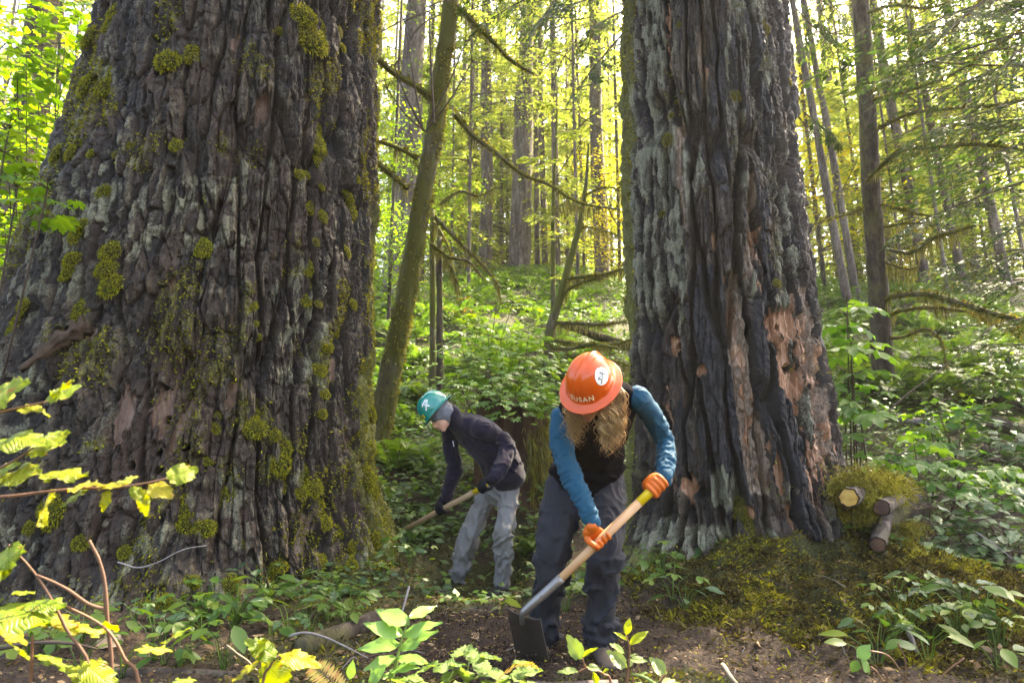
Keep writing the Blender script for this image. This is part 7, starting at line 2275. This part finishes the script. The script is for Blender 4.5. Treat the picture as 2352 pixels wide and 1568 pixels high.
def stem_px(root, pts, t, rad, mat, name='stem', taper=0.5, to_ground=False):
    P = [PT(a, b, (t if np.isscalar(t) else t[i])) for i, (a, b) in enumerate(pts)]
    if to_ground:
        g = P[-1].copy(); g[2] = float(Gd(g[0], g[1])) - 0.03
        P.append(g)
    P = crom(P, 5)
    V, F, uv = tube(P, np.linspace(rad * taper, rad, len(P)), 7, True, wob=0.15)
    return obj(name, MB().add(V - np.array(root.location), F, 0, uv).mesh(name, [mat]), root)


def plant(name, px, py, t, label, cat='plant', group=None):
    P = PT(px, py, t)
    root = empty(name, (P[0], P[1], float(Gd(P[0], P[1]))))
    bpy.context.view_layer.update()
    return tag(root, label, cat, group)


def ang_leaf(root, x, y, t, ang, ln, face, w=1.0, dt=0.0):
    a = radians(ang)
    ln *= 0.88
    leaf_px(root, (x, y), (x + cos(a) * ln, y - sin(a) * ln), t, t + dt, HZ, face, w)


hz_grp = 'yellowing hazel shoots at the left'
root = plant('hazel_branch', -120, 1200, 1.35, 'yellowing hazel branch reaching across the huge trunk to a round green tip leaf', 'branch', hz_grp)
stem_px(root, [(385, 1098), (330, 1110), (260, 1120), (180, 1122), (60, 1135), (-90, 1165), (-140, 1300)], 1.35, 0.0042, M_REDSTEM, 'stem', 0.35, True)
for q in [(378, 1100, 22, 92, .93, 1.05), (340, 1112, -18, 64, .6, 1), (322, 1118, -82, 78, .7, .6), (252, 1122, -118, 66, .8, .9), (292, 1116, 165, 82, .35, .7), (205, 1122, -158, 86, .5, .8), (118, 1130, -125, 92, .75, .8), (262, 1118, 35, 70, .3, .6), (300, 1114, -50, 50, .5, .7), (160, 1124, 30, 70, .4, .7)]:
    ang_leaf(root, q[0], q[1], 1.35, q[2], q[3], q[4], q[5], rl.uniform(-.05, .05))
root = plant('hazel_branch', -140, 1150, 1.3, 'upper yellow hazel spray at the left edge above the reaching branch', 'branch', hz_grp)
stem_px(root, [(105, 1000), (60, 1040), (0, 1075), (-90, 1120), (-140, 1250)], 1.3, 0.004, M_REDSTEM, 'stem', 0.35, True)
for q in [(58, 1050, 38, 128, .75, .85), (-10, 1012, 12, 130, .55, .7), (0, 1098, 22, 88, .7, .8), (92, 1092, 14, 116, .45, .6), (-20, 1095, 40, 70, .7, .8), (100, 1002, 25, 50, .6, .8)]:
    ang_leaf(root, q[0], q[1], 1.3, q[2], q[3], q[4], q[5], rl.uniform(-.05, .05))
root = plant('hazel_branch', -160, 1050, 1.3, 'topmost yellow hazel leaves at the left edge', 'branch', hz_grp)
stem_px(root, [(110, 922), (50, 935), (-40, 960), (-120, 1000), (-170, 1200)], 1.3, 0.004, M_REDSTEM, 'stem', 0.35, True)
for q in [(-30, 935, 48, 110, .8, .9), (35, 938, 8, 70, .5, .8), (100, 924, 33, 104, .8, .75), (118, 918, 62, 82, .5, .4), (-10, 945, 75, 90, .7, .8), (70, 932, -15, 60, .5, .8)]:
    ang_leaf(root, q[0], q[1], 1.3, q[2], q[3], q[4], q[5], rl.uniform(-.05, .05))
root = plant('hazel_shoot', 60, 1700, 1.5, 'drooping yellow hazel leaves on brown stems in the lower left corner', 'branch', hz_grp)
stem_px(root, [(20, 1250), (90, 1330), (150, 1440), (215, 1600)], 1.5, 0.0045, M_BRSTEM, 'stem', 0.5, True)
stem_px(root, [(205, 1240), (235, 1310), (246, 1420), (255, 1610)], 1.55, 0.0055, M_BRSTEM, 'stem', 0.6, True)
stem_px(root, [(85, 1320), (150, 1350), (200, 1385), (242, 1400)], [1.5, 1.52, 1.54, 1.55], 0.0045, M_BRSTEM, 'stem', 0.6)
stem_px(root, [(150, 1390), (240, 1440), (285, 1510), (320, 1610)], 1.5, 0.0045, M_REDSTEM, 'stem', 0.5, True)
stem_px(root, [(75, 1460), (72, 1520), (65, 1610)], 1.5, 0.0045, M_REDSTEM, 'stem', 0.6, True)
for q in [(-20, 1340, 62, 96, .8, .8), (-25, 1300, 40, 80, .8, .8), (30, 1365, 20, 60, .6, .9), (-25, 1400, 4, 150, .28, .9), (75, 1415, -2, 125, .3, .9), (125, 1442, 6, 140, .25, .8), (-20, 1440, -12, 110, .35, .8), (60, 1390, 12, 95, .4, .7), (78, 1505, -8, 112, .35, .6), (185, 1515, -38, 118, .55, .7),
          (308, 1492, 10, 106, .4, .6), (372, 1478, 40, 84, .3, .5), (150, 1530, -25, 90, .4, .6), (10, 1470, -20, 90, .4, .7), (240, 1428, -15, 40, .7, .8)]:
    ang_leaf(root, q[0], q[1], 1.5, q[2], q[3], q[4], q[5], rl.uniform(-.08, .08))
root = plant('hazel_shoot', 620, 1700, 1.7, 'bright yellow hazel leaves at the bottom edge left of the broad pale leaves', 'branch', hz_grp)
stem_px(root, [(640, 1505), (620, 1530), (600, 1600)], 1.7, 0.004, M_BRSTEM, 'stem', 0.6, True)
stem_px(root, [(520, 1480), (545, 1500), (580, 1530), (605, 1600)], 1.72, 0.003, M_TWIG_PALE, 'stem', 0.6, True)
for q in [(640, 1512, 148, 96, .75, .7), (604, 1518, -48, 108, .8, .8), (640, 1502, -6, 100, .5, .6), (600, 1515, -152, 92, .35, .5), (395, 1568, 20, 70, .4, .7), (600, 1512, 105, 62, .6, .6)]:
    ang_leaf(root, q[0], q[1], 1.7, q[2], q[3], q[4], q[5], rl.uniform(-.06, .06))

root = plant('broadleaf_herb', *Z6(640, 1300), 2.05, 'arching plant with broad smooth pale green leaves at lower centre', 'plant')
stem_px(root, [Z6(850, 480), Z6(790, 650), Z6(735, 840), Z6(690, 1050), Z6(650, 1290)], 2.05, 0.006, M_GRSTEM, 'stem', 0.4, True)
for (b, t_, dt, fc, w) in [((845, 590), (470, 352), .05, .7, .95), ((780, 705), (355, 515), .0, .75, .95), ((745, 805), (262, 785), .0, .7, .9), ((705, 945), (335, 1030), -.05, .65, .85), ((848, 510), (1140, 318), .06, .75, .95), ((772, 710), (1165, 495), .0, .7, .85), ((740, 865), (1108, 592), .0, .65, .85),
                           ((705, 955), (1052, 940), -.05, .55, .8), ((635, 1095), (918, 985), -.06, .6, .85), ((660, 1110), (560, 1130), -.06, .5, .8)]:
    leaf_px(root, Z6(*b), Z6(*t_), 2.05, 2.05 + dt, SL, fc * 0.75, w * 1.1)
root = plant('broadleaf_herb', *Z6(400, 1330), 1.95, 'two short broad leaves with a browned tip at the bottom edge', 'plant')
stem_px(root, [Z6(330, 1200), Z6(330, 1330)], 1.95, 0.005, M_GRSTEM, 'stem', 0.6, True)
for (b, t_, fc, w) in [((190, 1180), (215, 975), .9, 1.1), ((400, 1230), (575, 1020), .8, 1.0), ((480, 1240), (420, 1060), .7, .8)]:
    leaf_px(root, Z6(*b), Z6(*t_), 1.95, 1.95, SL, fc, w)

bg_ = 'bramble sprays along the bottom edge'
for lab, tt, st, lv in [('bramble spray with pale veined leaves, the tallest at bottom centre', 2.15, [(1500, 1000), (1480, 1120), (1450, 1300)], [((1450, 915), (1380, 800), .85, 1.25), ((1500, 1005), (1680, 848), .8, .95), ((1440, 930), (1590, 815), .7, .8), ((1620, 925), (1868, 908), .4, .5)]),
                        ('bramble spray whose broad toothed leaves lie nearest the hoe blade', 2.2, [(1960, 1140), (1900, 1200), (1800, 1330)], [((1600, 1125), (1700, 930), .75, 1.0), ((1605, 1130), (1978, 1090), .65, .75), ((1960, 1140), (2305, 1035), .6, .75), ((1975, 1010), (2190, 965), .35, .5), ((1640, 1160), (1560, 1120), .6, .8), ((1700, 1190), (1760, 1260), .5, .8)]),
                        ('bramble spray with long drooping leaflet at the left of the bottom sprays', 2.1, [(1330, 1090), (1280, 1180), (1200, 1330)], [((1335, 1060), (1100, 1000), .6, .9), ((1180, 1010), (855, 1085), .4, .5), ((1330, 1080), (1220, 1210), .7, .8), ((1300, 1030), (1480, 975), .5, .6), ((1420, 1060), (1500, 1180), .7, .8)]),
                        ('low bramble leaves at the very bottom below the broad pale plant', 2.0, [(900, 1200), (900, 1330)], [((640, 1150), (800, 1230), .6, .9), ((840, 1180), (1000, 1160), .5, .7), ((1000, 1190), (720, 1140), .5, .6), ((1040, 1230), (1200, 1240), .6, .8), ((860, 1230), (960, 1190), .6, .8), ((1330, 1230), (1470, 1210), .5, .6)]),
                        ('lowest bramble leaves at the bottom edge below the hoe blade', 2.1, [(1950, 1230), (1950, 1330)], [((1900, 1180), (1760, 1240), .6, .9), ((2000, 1190), (2150, 1210), .5, .7), ((1850, 1250), (1960, 1170), .6, .9), ((2150, 1240), (2260, 1190), .5, .7)])]:
    root = plant('bramble_spray', *Z6(*st[-1]), tt, lab, 'plant', bg_)
    stem_px(root, [Z6(*p) for p in st], tt, 0.0045, M_GRSTEM, 'stem', 0.5, True)
    for (b, t_, fc, w) in lv:
        leaf_px(root, Z6(*b), Z6(*t_), tt, tt + 0.05 + rl.uniform(-.04, .04), BR, fc * 0.55, w * 1.25)
# pale fern frond at the bottom edge
for (px, py, ang, lab) in [(800, 1600, 150, 'pale fern frond lying along the bottom edge by the broad leaves'), (1120, 1590, 20, 'pale fern tip among the bramble sprays at the bottom edge')]:
    P = PT(px, py, 2.0)
    root = empty('fern_frond', P)
    bpy.context.view_layer.update()
    o = obj('frond', FROND_Y[0] if ang > 90 else FROND_Y[1], root)
    o.rotation_euler = (-0.5, -0.2, radians(ang)); o.scale = (0.22, 0.26, 0.22)
    obj('stalk', MB().add(*tube(np.array([(0, 0, 0), (0.01, 0, float(G(P[0], P[1])) - P[2])]), 0.003, 5)[:2], 0).mesh('stalk', [M_GRSTEM]), root)
    tag(root, lab, 'fern')

sg_ = 'sunlit salal shoots at the bottom edge'
root = plant('salal_shoot', *Z5(1500, 1100), 2.25, 'tall sunlit salal shoot with lime top leaves before the near worker’s boot', 'plant', sg_)
stem_px(root, [Z5(1492, 510), Z5(1530, 630), Z5(1525, 800), Z5(1505, 1080)], 2.25, 0.0045, M_REDSTEM, 'stem', 0.5, True)
for (b, t_, M, fc, w) in [((1490, 505), (1537, 312), SY, .85, 1.05), ((1512, 572), (1362, 458), SY, .5, .6), ((1528, 612), (1738, 450), SY, .7, .8), ((1475, 705), (1335, 588), SH, .7, .8), ((1500, 865), (1303, 678), SH, .85, 1.05), ((1530, 775), (1728, 772), SH, .6, .9), ((1535, 860), (1560, 760), SH, .6, .8), ((1530, 740), (1600, 700), SH, .5, .6)]:
    leaf_px(root, Z5(*b), Z5(*t_), 2.25, 2.25 + rl.uniform(-.03, .03), M, fc, w)
root = plant('salal_shoot', *Z5(1300, 1150), 2.2, 'bent salal shoot with a pale upright leaf left of the tall one', 'plant', sg_)
stem_px(root, [Z5(1010, 760), Z5(1050, 860), Z5(1150, 890), Z5(1250, 940), Z5(1330, 1080)], 2.2, 0.0045, M_REDSTEM, 'stem', 0.5, True)
stem_px(root, [Z5(965, 912), Z5(1060, 865)], 2.2, 0.003, M_REDSTEM, 'stem', 0.7)
for (b, t_, M, fc, w) in [((1005, 772), (862, 527), SH, .88, 1.05), ((1008, 748), (1165, 632), SY, .55, .65), ((968, 912), (728, 878), SH, .6, .75), ((1058, 852), (1220, 872), SH, .7, 1.0), ((1235, 925), (1288, 872), SY, .7, 1.0), ((1180, 1045), (1130, 912), SY, .9, 1.2)]:
    leaf_px(root, Z5(*b), Z5(*t_), 2.2, 2.2 + rl.uniform(-.03, .03), M, fc, w)
root = plant('salal_shoot', *Z5(1880, 1150), 2.25, 'right-hand salal shoot with one large two toned leaf', 'plant', sg_)
stem_px(root, [Z5(1932, 935), Z5(1880, 1010), Z5(1860, 1120)], 2.25, 0.005, M_REDSTEM, 'stem', 0.6, True)
stem_px(root, [Z5(1640, 810), Z5(1585, 930), Z5(1570, 1080)], 2.22, 0.0035, M_REDSTEM, 'stem', 0.5, True)
stem_px(root, [Z5(1560, 930), Z5(1700, 970), Z5(1850, 1070)], 2.22, 0.006, M_YPAINT if False else M_GRSTEM, 'stem', 0.6)
for (b, t_, M, fc, w) in [((1930, 935), (1772, 755), SH, .75, 1.25), ((1868, 1040), (2115, 1015), SH, .5, .8), ((1640, 960), (1715, 900), SH, .6, .8), ((1700, 1060), (1590, 1010), SH, .5, .7), ((1790, 1080), (1870, 990), SH, .5, .8)]:
    leaf_px(root, Z5(*b), Z5(*t_), 2.25, 2.25 + rl.uniform(-.03, .03), M, fc, w)

# bare shoots and the round leaved seedling at lower right
root = plant('round_leaf_seedling', 1990, 1600, 3.0, 'seedling with three round green leaves on the bank at lower right', 'plant')
stem_px(root, [(1975, 1515), (1985, 1540), (2000, 1600)], 3.0, 0.0025, M_REDSTEM, 'stem', 0.5, True)
for (b, t_, fc) in [((1972, 1512), (2000, 1478), .8), ((1970, 1515), (1958, 1548), .9), ((1978, 1515), (2008, 1548), .7)]:
    leaf_px(root, b, t_, 3.0, 3.0, [SL[0]], fc, 1.5)
for k, pts in enumerate([[(1998, 1494), (2040, 1505), (2070, 1545), (2090, 1600)], [(2062, 1476), (2080, 1520), (2078, 1600)], [(2000, 1530), (2020, 1550), (2040, 1600)], [(2035, 1535), (2045, 1600)], [(2215, 1510), (2170, 1545), (2120, 1600)]]):
    P = [PT(a, b, 2.9) for a, b in pts]
    twig(P, 0.004, M_REDSTEM, ['arching bare reddish shoot at lower right', 'upright bare shoot beside the arching one', 'short bare shoot below the round leaved seedling', 'shortest bare shoot at the bottom edge', 'slanting bare shoot under the lower right herbs'][k], 'bare shoots at lower right', 'bare_shoot')
p = GP(2078, 1385)
herb(tuple(p), 0.07, 3, [SY[0]], rl, 'tiny yellow three leaved sprig on the mossy mound', None, h=0.05)
herb(tuple(GP(800, 1365)), 0.075, 4, LF_HERB, rl, 'little four leaved sprig clinging to the foot of the huge trunk', None, h=0.06)
herb(tuple(GP(1150, 1415)), 0.10, 4, [SL[0], SY[0]], rl, 'yellowing round leaves beside the far worker’s near boot', None, h=0.08)
for k, (px, py, lab) in enumerate([(470, 1400, 'pale five leaved sprig at the foot of the huge trunk, left of the others'), (480, 1430, 'lower pale sprig just under the other at the trunk foot'), (430, 1385, 'sprig with yellow edged leaves highest at the trunk foot')]):
    herb(tuple(GP(px, py)), 0.085, 6, LF_HERB, rl, lab, None, h=0.12)
P = GP(265, 1480)
me = leaf_mesh('fallen_leaf', m_leaf('bleached_leaf', (0.42, 0.30, 0.22), (0.5, 0.38, 0.3), trans=0.2, veins=0.01, isl=False), 0.8, 0.45, serr=0.04, fold=0.3, droop=0.2, wave=0.04, n=11, seed=71)
o = place(me, None, P + np.array((0.04, 0, 0.03)), (-1, -0.3, 0.1), (0.2, -0.5, 0.8), 0.13, name='fallen_leaf')
tag(o, 'pale curled dead leaf lying on the ground at lower left', 'leaf')

if True:
    t = NT('haze')
    pv = t.n('VolumePrincipled', {'Color': (1.0, 0.98, 0.90), 'Density': 0.0006, 'Anisotropy': 0.3})
    t.t.links.new(pv.outputs[0], t.out.inputs['Volume'])
    x0, x1, y0, y1, z0, z1 = -76, 76, -13, 141, -2.5, 48
    V = np.array([(a, b, c) for c in (z0, z1) for a, b in ((x0, y0), (x1, y0), (x1, y1), (x0, y1))])
    me = new_mesh('haze', V, [np.array([[0, 3, 2, 1], [4, 5, 6, 7], [0, 1, 5, 4], [1, 2, 6, 5], [2, 3, 7, 6], [3, 0, 4, 7]])], [t.m], False)
    tag(obj('haze', me), kind='stuff')
